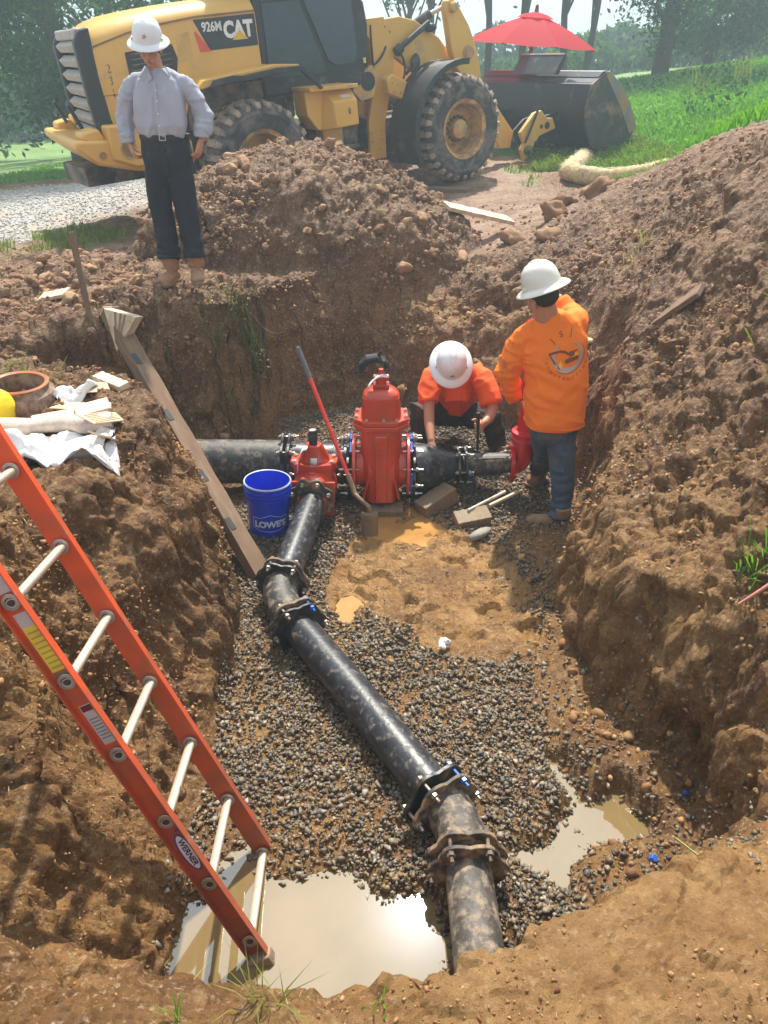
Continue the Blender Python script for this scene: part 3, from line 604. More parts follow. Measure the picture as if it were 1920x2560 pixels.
for sx in (-1,1):
    m=MB(); m.tube([(sx*.20,0,0),(sx*.228,0,0)],.262,36); m.build('end_flange',RED,v,bevel=.004)
    for k in range(0,12):
        if k%3==2: continue
        q=2*math.pi*k/12
        m=MB(); m.box((sx*.238,math.cos(q)*.245,math.sin(q)*.245),(.016,.05,.10),rot=Matrix.Rotation(q,4,'X'))
        m.build('blue_gasket_segment',mat('blue_plastic',(.02,.10,.50),rough=.35,bump=0,var=.2),v,bevel=.002)
    m=MB(); oct_flange(m,(sx*.25,0,0),(sx,0,0),.275,.022,12); m.build('gland_ring',IRON,v,bevel=.003)
    for k in range(10):
        q=2*math.pi*(k+.5)/10; m=MB(); m.tube([(sx*.17,math.cos(q)*.245,math.sin(q)*.245),(sx*.33,math.cos(q)*.245,math.sin(q)*.245)],.009,7); hexnut(m,(sx*.272,math.cos(q)*.245,math.sin(q)*.245),(sx,0,0),.018,.018); m.build('flange_bolt',NUT if k%3 else BRIGHT,v)
# white tag
def sheet(name,m_,par,fn,nx=10,ny=10,th=.0015,smooth=60):
    mb=MB(); vs=[];fs=[]
    for j in range(ny+1):
        for i in range(nx+1): vs.append(fn(i/nx,j/ny))
    for j in range(ny):
        for i in range(nx): a=j*(nx+1)+i; fs.append((a,a+1,a+nx+2,a+nx+1))
    mb.add(vs,fs); o=mb.build(name,m_,par,smooth=smooth); s=o.modifiers.new('s','SOLIDIFY'); s.thickness=th; return o
def tagfn(u,w): # curls down over the left shoulder of the stuffing box
    a=w*2.3; return (.06-.13*w-.02*math.sin(a), -.04-.07*u*.6-.02*w, .825-.11*w**2.1+.004*math.sin(7*u))
sheet('paper_tag',PAPER,v,lambda u,w:(.055-.16*w, -.055+.06*(u-.5), .822-.10*w**2.4+.012*math.sin(3*w)),8,10)
m=MB()
for i in range(5): m.box((-.098,-.087+.0,.742-.006*i),(.02,.001,.002))
m.build('tag_print',mat('print_grey',(.15,.15,.16),bump=0),v,smooth=0)
# glove lying on the valve
g=T('work_glove','black work glove draped over the stem of the tall red valve','glove',(-.07,5.10,-.165))
GL=mat('black_glove',(.018,.018,.02),rough=.75,bump=.5,bs=120,dirt=(.16,.13,.10),da=.1,ds=20)
m=MB(); m.tube([(-.085,.0,-.06),(-.075,-.005,-.01),(-.04,0,.025),(.02,0,.035),(.06,-.01,.02)],[(.022,.03),(.03,.042),(.034,.05),(.032,.048),(.02,.035)],12)
for (dx,dy,dz,ln) in [(.075,-.045,-.02,1),(.088,-.02,-.022,1.1),(.09,.008,-.02,1.1),(.075,.03,-.02,.9)]:
    m.tube([(.045,dy*.8,.03),(.07,dy,.022),(dx+.01,dy*1.05,-.008),(dx-.005,dy,dz-.006*ln)],[.013,.014,.012,.009],8)
m.tube([(.02,0,.04),(.035,-.01,.062),(.055,-.012,.09)],[.015,.012,.009],8)
o=m.build('glove_shell',GL,g,smooth=180); r_=o.modifiers.new('r','REMESH'); r_.mode='VOXEL'; r_.voxel_size=.004; r_.use_smooth_shade=True
# smaller valve toward the camera, pipe axis Y
v=T('gate_valve','shorter red gate valve with a black stem cap beside the blue bucket','valve',(-.49,4.88,-.99),(0,0,R(-3)))
m=MB(); m.tube([(0,.10,0),(0,.04,0),(0,-.12,0),(0,-.20,0)],[.14,.155,.155,.12],28); m.build('pipe_body',RED,v,bevel=.005)
m=MB(); rbox(m,.12,.12,.15,.10,-.17,.17,p=3,steps=5); m.box((0,-.11,.02),(.05,.06,.28)); m.build('body',RED,v,bevel=.008)
m=MB()
for sx in (-1,1): m.prism([(0,.14),(0,-.10),(.075,-.10),(.11,-.02)],.016,Matrix.Translation((sx*.09,-.17,.03))@Matrix.Rotation(R(90),4,'Y')@Matrix.Rotation(R(0 if sx>0 else 0),4,'X'))
m.build('side_gusset',RED,v,bevel=.003)
m=MB(); m.prism([(-.165,-.03),(-.13,-.085),(0,-.115),(.13,-.085),(.165,-.03),(.165,.04),(.13,.09),(0,.11),(-.13,.09),(-.165,.04)],.05,Matrix.Translation((0,0,.15))); m.build('bonnet_flange',RED,v,bevel=.007)
m=MB(); rbox(m,.115,.085,.055,.05,.20,.32,p=2.6,steps=5,prof=lambda t:t**.8); m.box((.055,0,.26),(.06,.05,.12),rot=Matrix.Rotation(-.5,4,'Y')); m.build('bonnet',RED,v,bevel=.008)
m=MB(); m.tube([(0,0,.31),(0,0,.35)],.03,14); m.box((0,0,.385),(.062,.062,.075),tp=(.9,.9)); m.build('stem_cap',IRON,v,bevel=.006)
m=MB(); m.tube([(0,0,.42),(0,0,.424)],.024,14); m.build('cap_top',BRIGHT,v)
for (x,y) in [(-.13,-.055),(0,-.09),(.13,-.055),(.135,.045),(-.135,.045)]:
    m=MB(); hexnut(m,(x,y,.20),(0,0,1),.015,.015,.006); m.build('bolt',BRIGHT,v)
sheet('paper_tag',PAPER,v,lambda u,w:(-.02-.07*math.sin(w*1.5)-.01, -.09+.13*(u-.5)*(.5+w*.5), .325-.15*w**1.7+.015*math.sin(w*4)),8,10)
sheet('small_label',PAPER,v,lambda u,w:(-.012+.045*u,-.098+.012*w-.003,.205+.045*w),2,2)
for k in range(8):
    q=2*math.pi*(k+.5)/8; m=MB(); hexnut(m,(math.cos(q)*.135,-.245,math.sin(q)*.135),(0,-1,0),.017,.02,.018); m.tube([(math.cos(q)*.135,-.16,math.sin(q)*.135),(math.cos(q)*.135,-.25,math.sin(q)*.135)],.009,7); m.build('flange_bolt',NUT,v)
m=MB(); m.prism([(-.165,.12),(.165,.12),(.15,-.13),(0,-.16),(-.15,-.13)],.022,Matrix.Translation((0,-.175,0))@Matrix.Rotation(R(90),4,'X')); m.build('end_flange',RED,v,bevel=.004)
m=MB(); oct_flange(m,(0,-.215,0),(0,-1,0),.165,.022,8,ph=.5); m.build('gland_ring',IRONM,v,bevel=.003)

# ---- the smaller black line that runs toward the camera
t=T('branch_pipe','black pipe running from the shorter red valve to the upper elbow','pipe',(-.53,4.2,-1.04))
m=MB(); m.tube([(-.487,4.68,-1.0),(-.545,4.2,-1.03),(-.60,3.79,-1.06)],.092,28); rel(t,m,'pipe_barrel',BLK,t)
t=T('pipe_elbow','black elbow bolted between the two long black pipes, nearer the red valves','pipe fitting',(-.55,3.6,-1.07))
m=MB(); P=arc((-.605,3.76,-1.06),(-.49,3.40,-1.08),(-.14,-1,-.05),(.52,-.85,-.02)); m.tube(P,[.108,.106]+[.100]*(len(P)-4)+[.106,.108],26); rel(t,m,'elbow_body',BLKD,t)
wjoint(t,(-.606,3.775,-1.06),(-.14,-1,-.05),.165,mF=IRONM,mG=IRON,mN=NUT,lobes=6,ref=(.1,0,1),blue=(5,),gap=.035)
wjoint(t,(-.478,3.385,-1.08),(.5,-.86,-.02),.168,mF=IRONM,mG=IRON,mN=NUT,lobes=6,ref=(0,0,1),blue=(2,),gap=.04)
t=T('branch_pipe','long black pipe slanting over the gravel between the two elbows','pipe',(-.12,2.8,-1.09))
m=MB(); m.tube([(-.47,3.375,-1.08),(-.12,2.82,-1.09),(.235,2.235,-1.10)],.094,30); rel(t,m,'pipe_barrel',BLK,t)
for i,(a,bb) in enumerate([(.9,.02),]):
    pass
t=T('pipe_elbow','mud-caked elbow with rusty bolts at the near end of the long pipe','pipe fitting',(.3,2.08,-1.1))
m=MB(); P=arc((.25,2.215,-1.10),(.325,1.955,-1.105),(.53,-.85,0),(.02,-1,-.02)); m.tube(P,[.112,.108]+[.102]*(len(P)-4)+[.112,.118],26); rel(t,m,'elbow_body',GREYP,t)
wjoint(t,(.243,2.225,-1.10),(.53,-.85,0),.168,mF=IRON,mG=IRONM,mN=NUT,lobes=6,blue=(2,),gap=.045)
wjoint(t,(.326,1.935,-1.105),(.02,-1,-.02),.165,mF=IRONM,mG=IRONM,mN=IRONM,lobes=6,ref=(0,0,1),gap=.045)
t=T('branch_pipe','mud-grey pipe entering the near wall of the pit at the puddle','pipe',(.33,1.5,-1.11))
m=MB(); m.tube([(.326,1.93,-1.105),(.335,1.5,-1.11),(.34,.9,-1.12)],.092,30); rel(t,m,'pipe_barrel',GREYP,t)
# ---- reducer, short spool, hydrant
t=T('pipe_reducer','black cone-shaped reducer under the crouching man\'s hand','pipe fitting',(.4,5.16,-.98))
m=MB(); m.tube([(.22,5.13,-.98),(.30,5.14,-.98),(.34,5.15,-.98),(.52,5.17,-.98),(.56,5.17,-.98)],[.175,.175,.165,.10,.095],30); rel(t,m,'reducer_body',BLK,t)
wjoint(t,(.575,5.17,-.98),(1,.05,0),.145,mF=IRON,mG=IRON,mN=NUT,lobes=6,blue=(4,),gap=.035)
t=T('hydrant_shoe_pipe','short black pipe between the reducer and the red hydrant foot','pipe',(.75,5.19,-.98))
m=MB(); m.tube([(.58,5.17,-.98),(.93,5.2,-.98)],.085,24); rel(t,m,'pipe_barrel',BLKD,t)
m=MB(); m.tube([(.60,5.10,-.90),(.98,5.12,-.895)],.009,7); hexnut(m,(.90,5.12,-.896),(1,0,0),.017,.02); rel(t,m,'tie_rod',IRONM,t)
m=MB(); m.tube([(.62,5.08,-1.01),(.66,5.08,-1.01)],.024,8); rel(t,m,'blue_nut',BLUEN,t)
h=T('fire_hydrant','red hydrant with a yellow cap held upright by the standing man','hydrant',(1.02,5.2,-.98))
m=MB(); m.tube([(-.085,0,0),(-.055,0,0)],.145,28); m.build('foot_flange',REDH,h,bevel=.004)
m=MB(); m.tube(arc((-.06,0,0),(.02,0,.19),(1,0,0),(.05,0,1),8),[.09,.085,.085,.085,.085,.082,.08,.08,.08],20); m.build('foot_elbow',REDH,h)
m=MB(); m.lathe([(.08,0),(.105,.0),(.105,.025),(.095,.027),(.095,.05),(.105,.052),(.105,.075),(.07,.08),(.065,.1),(.062,.52),(.075,.54),(.11,.55),(.11,.58),(.085,.59),(.085,.76),(.11,.77),(.11,.80),(.095,.81),(.075,.875),(.03,.91),(.028,.94),(.0,.945)],24,c=(.02,0,.19),axis=(.0,.0,1)); m.build('barrel',REDH,h,bevel=.003)
m=MB(); m.lathe([(.0,.0),(.045,.0),(.045,.05),(.03,.06),(.018,.062),(.018,.085),(0,.086)],14,c=(-.065,-.02,.87),axis=(-1,-.25,0)); m.build('hose_cap',mat('cap_yellow',(.75,.50,.04),rough=.45,bump=.1,dirt=(.3,.18,.08),da=.1),h,bevel=.002)
for k in range(6):
    q=2*math.pi*(k+.3)/6; m=MB(); hexnut(m,(-.09,math.cos(q)*.12,math.sin(q)*.12),(-1,0,0),.015,.02,.03); m.build('flange_bolt',NUT,h)

# ---- blue bucket
b=T('bucket','blue plastic pail with white lettering on the gravel beside the shorter red valve','bucket',(-.80,4.62,-1.20),(R(-1),R(2),0))
BL=mat('blue_pail',(.006,.045,.62),rough=.32,var=.08,bump=.05,bs=30,dirt=(.12,.12,.2),da=.02,ds=5)
m=MB(); m.lathe([(.0,.0),(.131,.0),(.134,.004),(.148,.27),(.156,.272),(.156,.278),(.149,.281),(.150,.30),(.160,.303),(.160,.309),(.152,.312),(.153,.328),(.162,.332),(.162,.338),(.154,.341),(.155,.366),(.160,.368),(.160,.377),(.152,.378),(.148,.365),(.141,.28),(.128,.012),(0,.010)],48); m.build('pail',BL,b,smooth=30)
m=MB(); m.lathe([(.1605,.369),(.162,.374),(.158,.3815),(.151,.3785),(.1555,.377)],48,closed=True); m.build('rim_lip',mat('pale_blue_rim',(.45,.52,.75),rough=.4,bump=0),b)
def on_cyl(vs,fs,r,z0,a0,k=1.0,off=.0015,slope=.0):
    out=[]
    for x,y in vs:
        z=z0+y; rr=.134+(.148-.134)*z/.27+off; a=a0+x/rr; out.append((rr*math.sin(a),-rr*math.cos(a),z))
    return out,fs
WHT=mat('white_print',(.70,.74,.82),rough=.5,bump=0,var=.03)
m=MB(); vs,fs=text_mb("LOWE'S",.066,bold=.0035,sx=.98); m.add(*on_cyl(vs,fs,.14,.105,.22))
def strip_cyl(pts,w,a0):
    for (x0,y0),(x1,y1) in zip(pts[:-1],pts[1:]):
        n=max(1,int(abs(x1-x0)/.01)); 
        for i in range(n):
            ax,ay=x0+(x1-x0)*i/n,y0+(y1-y0)*i/n; bx,by=x0+(x1-x0)*(i+1)/n,y0+(y1-y0)*(i+1)/n
            if abs(x1-x0)<1e-4: q=[(ax-w,ay),(ax+w,ay),(bx+w,by),(bx-w,by)]
            else: q=[(ax,ay-w),(bx,by-w),(bx,by+w),(ax,ay+w)]
            m.add(*on_cyl(q,[(0,1,2,3)],.14,.105,a0))
strip_cyl([(-.125,-.03),(-.125,.052),(-.07,.052),(0,.078),(.07,.052),(.125,.052),(.125,-.03),(.06,-.05),(0,-.054),(-.06,-.05),(-.125,-.03)],.0018,.22)
m.build('printed_logo',WHT,b,smooth=0)
m=MB(); m.tube([(-.158,.0,.33),(-.165,.02,.22),(-.155,.09,.13),(-.10,.145,.10)],.003,6); m.tube([(-.165,0,.33),(-.152,0,.33)],.012,10); m.build('bail_handle',NUT,b)
m=MB(); m.lathe([(0,.235),(.139,.235),(.139,.2355),(0,.2355)],32)
m.build('water_in_pail',mat('pail_water',(.005,.03,.4),rough=.03,bump=0,ior=1.5),b,smooth=0)

# ---- shovel
s=T('shovel','long shovel with a red shaft and grey grip standing between the two red valves','shovel',(-.10,4.62,-1.22))
tp=Vector((-.49,.50,1.17)); dr=tp.normalized()
m=MB(); m.tube([dr*1.13,dr*1.16,dr*1.35],[.015,.017,.016],14); m.tube([dr*1.35,dr*1.356],[.016,.006],14); m.build('grip',mat('grip_rubber',(.13,.13,.14),rough=.7,bump=.2),s)
m=MB(); m.tube([dr*.40,dr*1.14],.0145,14); m.build('shaft',mat('red_fibreglass',(.78,.05,.035),rough=.4,var=.1,bump=.05,dirt=(.5,.3,.12),da=.12,ds=12),s)
MS=mat('muddy_steel',(.24,.18,.13),rough=.5,metal=.4,var=.3,dirt=(.33,.22,.12),da=.4,ds=12,bump=.2)
m=MB(); m.tube([dr*.42,dr*.34,dr*.28+Vector((.0,-.012,0)),Vector((.0,-.02,.20)),Vector((.012,-.03,.15))],[.018,.018,.017,.016,.012],12); m.build('socket',MS,s)
sheet('blade',MS,s,lambda u,w:(-.055+.115*u+.03*(1-w)*0, -.035-.03*math.cos((u-.5)*2.4)+.02*w, -.10+.27*w - .035*(abs(u-.5)*2)**2.2*(1-w)),10,10,th=.003)

# ---- plank leaning into the pit
WD=mat('weathered_timber',(.22,.145,.085),rough=.8,var=.35,vs=6,dirt=(.20,.12,.07),da=.42,ds=2.5,bump=.4,bs=30,aniso=(6,6,1))
WF=mat('fresh_cut_timber',(.66,.53,.36),rough=.7,var=.2,vs=14,dirt=(.40,.29,.18),da=.25,ds=5,bump=.2)
def beam(name,label,p0,p1,w,t,up,m_,cat='plank',end=None,par=None,extra=None):
    p0,p1,up=Vector(p0),Vector(p1),Vector(up); d=(p1-p0); L_=d.length; d.normalize(); b=(up-d*up.dot(d)).normalized(); a=b.cross(d)
    Mx=Matrix((a,b,d)).transposed().to_4x4(); Mx.translation=p0
    o=T(name,label,cat); o.matrix_world=Mx
    m=MB(); n=14; vs=[]; fs=[]
    for i in range(n+1):
        z=L_*i/n; j=.003*math.sin(i*2.1); 
        for (x,y) in [(-w/2,-t/2),(w/2,-t/2),(w/2,t/2),(-w/2,t/2)]: vs.append((x+j*(.6 if x>0 else -1),y+j*.7,z))
    for i in range(n):
        for k in range(4): k2=(k+1)%4; fs.append((i*4+k,i*4+k2,i*4+4+k2,i*4+4+k))
    fs.append((3,2,1,0)); fs.append(tuple(n*4+k for k in range(4))); m.add(vs,fs); m.build('beam' if cat!='board' else 'board_body',m_,o,bevel=.004,smooth=0)
    return o,L_
pl,L_=beam('leaning_timber','long weathered timber leaning from the left bank into the pit','(0,0,0)' and (-.77,4.05,-1.24),(-1.93,5.42,.10),.125,.085,(.75,-.5,.75),WD,cat='timber')
m=MB(); m.box((.0,.001,L_+.004),(.122,.083,.008)); m.build('sawn_end',WF,pl)
for z in (.42,.80,1.30,1.78):
    m=MB(); m.box((.035,.0438,z),(.04,.003,.09),rot=Matrix.Rotation(.1,4,'Y')); m.build('dark_stain',mat('tar_patch',(.035,.035,.04),rough=.6,bump=.2),pl,smooth=0)
o=T('wood_wedge','pale triangular timber offcut caught at the top of the leaning timber','offcut',(-1.80,5.33,.02),(R(-12),R(8),R(-20)))
m=MB(); m.prism([(-.13,.10),(.13,.10),(.0,-.17)],.09,Matrix.Translation((0,0,0))@Matrix.Rotation(R(90),4,'X')); m.build('wedge_block',WF,o,bevel=.003,smooth=0)
m=MB()
for x in (-.035,.01,.045): m.prism([(x-.008,.098),(x+.008,.098),(x*.35+.006,-.08),(x*.35-.006,-.08)],.002,Matrix.Translation((0,-.0905,0))@Matrix.Rotation(R(90),4,'X'))
m.build('dark_grain',mat('dark_grain',(.25,.17,.10),bump=0),o,smooth=0)
beam('stake','thin grey wooden stake standing upright on the left bank',(-2.10,5.52,-.55),(-2.17,5.62,.60),.042,.02,(.3,-1,0),WD,cat='stake')
# ---- boards lying about
beam('loose_board','pale yellow board lying on the mud in front of the wheel loader',(.62,8.25,zat(.62,8.25)+.05),(1.36,8.75,zat(1.36,8.75)+.06),.16,.04,(0,-.35,1),WF,cat='board')
x0,y0,x1,y1=1.72,5.35,2.02,4.98
beam('loose_board','brown board lying on the right bank above the standing man',(x0,y0,zat(x0,y0)+.09),(x1,y1,zat(x1,y1)+.09),.13,.035,(-.5,-.1,1),WD,cat='board')
beam('loose_board','small pale wood offcut on the left ledge near the leaning timber',(-1.66,4.28,zat(-1.66,4.28)+.035),(-1.46,4.12,zat(-1.46,4.12)+.03),.07,.035,(0,-.2,1),WF,cat='board')
beam('loose_board','half-buried light plank piece on the churned ground at the far left',(-2.92,6.62,zat(-2.92,6.62)+.02),(-2.66,6.55,zat(-2.66,6.55)+.04),.12,.03,(0,-.3,1),WF,cat='board')
beam('loose_board','flat timber pad under the front wheel of the loader',(.55,11.45,zat(.7,11.5)+.0),(1.15,11.15,zat(1.1,11.2)+.0),.22,.06,(0,0,1),WD,cat='board')
beam('wood_block','squared wooden block lying on the gravel behind the wet clay',(.50,4.66,-1.17),(.74,4.72,-1.15),.12,.09,(.1,-.3,1),mat('block_wood',(.30,.23,.15),rough=.8,dirt=MUD,da=.3,bump=.4),cat='block')
beam('support_block','rough wooden block propping the black reducer beside the tall red valve',(.27,4.86,-1.20),(.50,5.02,-1.12),.14,.12,(-.3,-.2,1),mat('block_wood2',(.22,.16,.11),rough=.85,dirt=MUD,da=.4,bump=.4),cat='block')
beam('support_block','wet wooden block under the middle of the tall red valve',(-.12,4.90,-1.22),(.14,4.90,-1.22),.13,.08,(0,-.1,1),mat('block_wood2',(.22,.16,.11)),cat='block')
st=T('grey_rock','angular grey stone just right of the wooden block on the pit floor','rock',(.66,4.50,-1.17))
V,F=rocky_variants(1,.6,91,2,.3)[0]; o=npmesh('rock_body',V*np.array([.09,.045,.05]),F,mat('rock_grey',(.27,.25,.21),rough=.7,bump=.4,bs=50),st); o.rotation_euler=(0,0,.7)
st=T('pale_rock','pale yellow stone on the soil slope right of the loose board','rock',(1.62,5.95,zat(1.62,5.95)+.02))
npmesh('rock_body',V*np.array([.075,.05,.04]),F,mat('rock_pale',(.58,.46,.28),rough=.8,bump=.3,bs=50),st)
# stick
st=T('paint_stick','muddy white and wood stick lying over the wooden block','stick',(.75,4.80,-1.10))
m=MB(); m.tube([(-.16,-.10,.0),(.13,.14,.02)],.011,8); m.build('white_stick',mat('dirty_white',(.6,.57,.5),rough=.6,dirt=(.35,.24,.14),da=.2,ds=20),st)
m=MB(); m.tube([(.0,-.0,-.02),(.22,.13,.02)],.014,8); m.build('wooden_stick',WF,st)

# ---- ladder
P0=Vector((-.489,1.670,-1.164)); dv=Vector((-.124,.040,.275)); wv=Vector((-.015,.411,-.067))
wv=(wv-dv.normalized()*wv.dot(dv.normalized())); nv=dv.cross(wv).normalized()
Mx=Matrix((dv.normalized(),wv.normalized(),nv)).transposed().to_4x4(); Mx.translation=P0-dv*.35
lad=T('ladder','orange fibreglass ladder with pale rungs leaning on the left wall, feet in the puddle','ladder'); lad.matrix_world=Mx
OR=mat('orange_fibreglass',(.70,.085,.022),rough=.38,var=.1,vs=4,dirt=(.62,.40,.30),da=.02,ds=9,bump=.12,bs=120)
ORM=mat('orange_muddy',(.33,.05,.03),rough=.5,var=.15,dirt=(.30,.19,.13),da=.22,ds=6,bump=.1)
AL=mat('rung_aluminium',(.62,.55,.42),rough=.38,metal=.35,var=.12,dirt=(.42,.28,.16),da=.16,ds=14,bump=.15)
_n=OR.node_tree.nodes; _l=OR.node_tree.links; _b=_n['Principled BSDF']; _src=_b.inputs['Base Color'].links[0].from_socket
_t=_n.new('ShaderNodeTexCoord'); _s=_n.new('ShaderNodeSeparateXYZ'); _l.new(_t.outputs['Object'],_s.inputs[0]); _z=_n.new('ShaderNodeTexNoise'); _z.inputs['Scale'].default_value=9; _z.inputs['Detail'].default_value=7; _l.new(_t.outputs['Object'],_z.inputs['Vector'])
_m1=_n.new('ShaderNodeMath'); _m1.operation='MULTIPLY_ADD'; _l.new(_s.outputs['X'],_m1.inputs[0]); _m1.inputs[1].default_value=-.28; _m1.inputs[2].default_value=.42; _m2=_n.new('ShaderNodeMath'); _m2.operation='ADD'; _m2.use_clamp=True; _l.new(_m1.outputs[0],_m2.inputs[0]); _l.new(_z.outputs['Fac'],_m2.inputs[1])
_r=_n.new('ShaderNodeMapRange'); _r.inputs['From Min'].default_value=.35; _r.inputs['From Max'].default_value=.85; _r.inputs['To Max'].default_value=.8; _l.new(_m2.outputs[0],_r.inputs['Value']); _x=_n.new('ShaderNodeMixRGB'); _l.new(_r.outputs[0],_x.inputs[0]); _l.new(_src,_x.inputs[1]); _x.inputs[2].default_value=(.24,.085,.05,1); _l.new(_x.outputs[0],_b.inputs['Base Color'])
ALG=mat('grey_aluminium',(.42,.38,.35),rough=.35,metal=.6,var=.15,bump=.05)
Wd=wv.length; LL=3.9; H_=.039; FL=.032
for side,y in ((0,0),(1,Wd)):
    s_=-1 if side==0 else 1
    # rail: channel opening outward; lower end muddy
    m=MB()
    for x0,x1 in ((.0,LL),):
        prof=[(-H_,0),(H_,0),(H_,s_*FL),(H_-.005,s_*FL),(H_-.005,s_*.006),(-H_+.005,s_*.006),(-H_+.005,s_*FL),(-H_,s_*FL)]
        n=len(prof); st_=16; vs=[];fs=[]
        for i in range(st_+1):
            for (zz,yy) in prof: vs.append((x0+(x1-x0)*i/st_,y+yy,zz))
        for i in range(st_):
            for k in range(n): k2=(k+1)%n; fs.append((i*n+k,i*n+k2,(i+1)*n+k2,(i+1)*n+k))
        fs.append(tuple(range(n-1,-1,-1))); fs.append(tuple(st_*n+k for k in range(n)))
        m.add(vs,fs)
    m.build('side_rail',OR,lad,smooth=0,bevel=.0015)
    m=MB(); m.box((-.015,y+s_*.018,0),(.11,.055,.092)); m.build('boot',mat('boot_rubber',(.06,.05,.04),rough=.7,dirt=(.30,.22,.14),da=.5,ds=10,bump=.3),lad,bevel=.006)
    m=MB(); m.box((-.05,y+s_*.03,.055),(.14,.012,.05),rot=Matrix.Rotation(-.3,4,'Y')); m.box((-.06,y+s_*.0,.03),(.05,.07,.012)); m.build('swivel_shoe',ALG,lad,bevel=.003)
DH=[(.018*math.cos(q),.018*math.sin(q)*(1 if math.sin(q)<0 else .62)) for q in [2*math.pi*k/20 for k in range(20)]]
for k in range(13):
    x=.107+.305*k if False else .35*dv.length+.305*k-.0
    if x>LL-.1: break
    m=MB(); n=20; vs=[];fs=[]
    for yy in (-.012,Wd+.012):
        for a,bb in DH: vs.append((x+bb,yy,a))
    m.add(vs,[(i,(i+1)%n,n+(i+1)%n,n+i) for i in range(n)]+[tuple(range(n-1,-1,-1)),tuple(range(n,2*n))]); m.build('rung',AL,lad,smooth=40)
    for yy,s_ in ((-.013,-1),(Wd+.013,1)):
        for q_ in (yy, yy-s_*.024):
            m=MB(); m.lathe([(.018,-.003),(.027,-.002),(.029,.0),(.027,.003),(.018,.004)],20,c=(x,q_,0),axis=(0,1,0),closed=True)
            m.build('rung_collar',ALG,lad)
    m=MB(); m.add([(x+bb*.74,-.0135,a*.74) for a,bb in DH],[tuple(range(n))]); m.build('rung_end_shade',mat('hole_shade',(.05,.035,.03),bump=0),lad,smooth=0)  # dark face on the closed rung end, a hollow's shade as colour
# labels on the near rail (facing -Y side of the rail)
def rail_label(x,w,h,m_,name,z=0):
    mm=MB(); mm.box((x,-.0068,z),(w,.0012,h)); return mm.build(name,m_,lad,smooth=0)
YL=mat('yellow_label',(.72,.52,.05),rough=.5,bump=.05,dirt=(.45,.30,.2),da=.15,ds=20); GLB=mat('grey_label',(.50,.42,.40),rough=.5,bump=.05,dirt=(.5,.2,.12),da=.15,ds=25)
OV=mat('purple_oval',(.10,.05,.22),rough=.4,bump=0)
X=lambda k:.35*dv.length+.305*k
rail_label(X(4.42),.17,.05,YL,'warning_label'); rail_label(X(4.42)-.11,.04,.05,mat('brown_label',(.20,.13,.05),bump=0),'label_foot'); rail_label(X(4.42)+.11,.05,.05,GLB,'label_head'); rail_label(X(5.3),.12,.045,GLB,'label_head')
rail_label(X(3.42),.16,.042,GLB,'instruction_label')
mm=MB()
for i in range(7): mm.box((X(3.42)-.055+.013*i,-.0078,0),(.004,.0006,.032))
mm.build('label_print',mat('print_grey',(.15,.15,.16)),lad,smooth=0)
mm=MB(); mm.box((X(3.42)+.066,-.0078,0),(.022,.0006,.036)); mm.build('label_red_mark',mat('dark_red',(.15,.01,.01),bump=0),lad,smooth=0)
mm=MB()
for i in range(8): mm.box((X(4.42)-.07+.019*i,-.0078,.0),(.006,.0006,.036))
mm.build('label_print',mat('print_yellow_dark',(.45,.30,.04),bump=0),lad,smooth=0)
def oval(a,b_,n=28): return [(a*math.cos(2*math.pi*k/n),b_*math.sin(2*math.pi*k/n)) for k in range(n)]
LM=Matrix.Translation((X(1.5),-.0062,0))@Matrix.Rotation(R(90),4,'X')
mm=MB(); mm.prism(oval(.088,.027),.0012,LM); mm.build('brand_oval',OV,lad,smooth=0)
mm=MB(); mm.prism(oval(.078,.021),.0018,LM); mm.build('brand_oval_field',WHT,lad,smooth=0)
mm=MB(); vs,fs=text_mb('WERNER',.030,bold=.001); mm.add([LM@Vector((-x,-y,.0024)) for x,y in vs],fs); mm.build('brand_lettering',mat('navy_print',(.05,.03,.12),bump=0),lad,smooth=0)
mm=MB(); mm.add([LM@Vector(p) for p in [(.098,-.026,.0014),(.118,-.028,.0014),(.098,.006,.0014)]],[(0,1,2)]); mm.build('brand_tip',OV,lad,smooth=0)
mm=MB(); mm.ell((X(2.0)-.02,Wd*.35,0),(.03,.03,.028),12,8); mm.build('mud_clod_on_rung',SOIL,lad)

# ---- rubbish on the left ledge
zl=zat(-1.85,3.9)
r=T('pipe_ring','rusty brown iron pipe collar standing on the left ledge behind the plastic','pipe collar',(-2.0,4.02,zl-.01),(R(3),R(2),0))
m=MB(); m.lathe([(.135,.12),(.150,.125),(.156,.115),(.150,.10),(.150,.095),(.175,.075),(.19,.03),(.19,.0),(.235,-.005),(.235,-.03),(.16,-.03),(.13,.0)],36,closed=True); m.build('collar',mat('rust_iron',(.16,.085,.05),rough=.6,var=.3,dirt=(.36,.27,.19),da=.3,ds=12,bump=.3),r,smooth=30)
m=MB(); m.lathe([(.132,.122),(.146,.130),(.156,.122),(.152,.112),(.136,.114)],36,closed=True); m.build('rim',mat('rust_orange',(.45,.16,.06),rough=.5,bump=.1),r)
PL=mat('plastic_wrap',(.74,.72,.71),rough=.25,var=.06,bump=.5,bs=45,spec=.6,coat=.3)
CB=mat('cardboard',(.58,.44,.29),rough=.8,var=.1,bump=.1); 
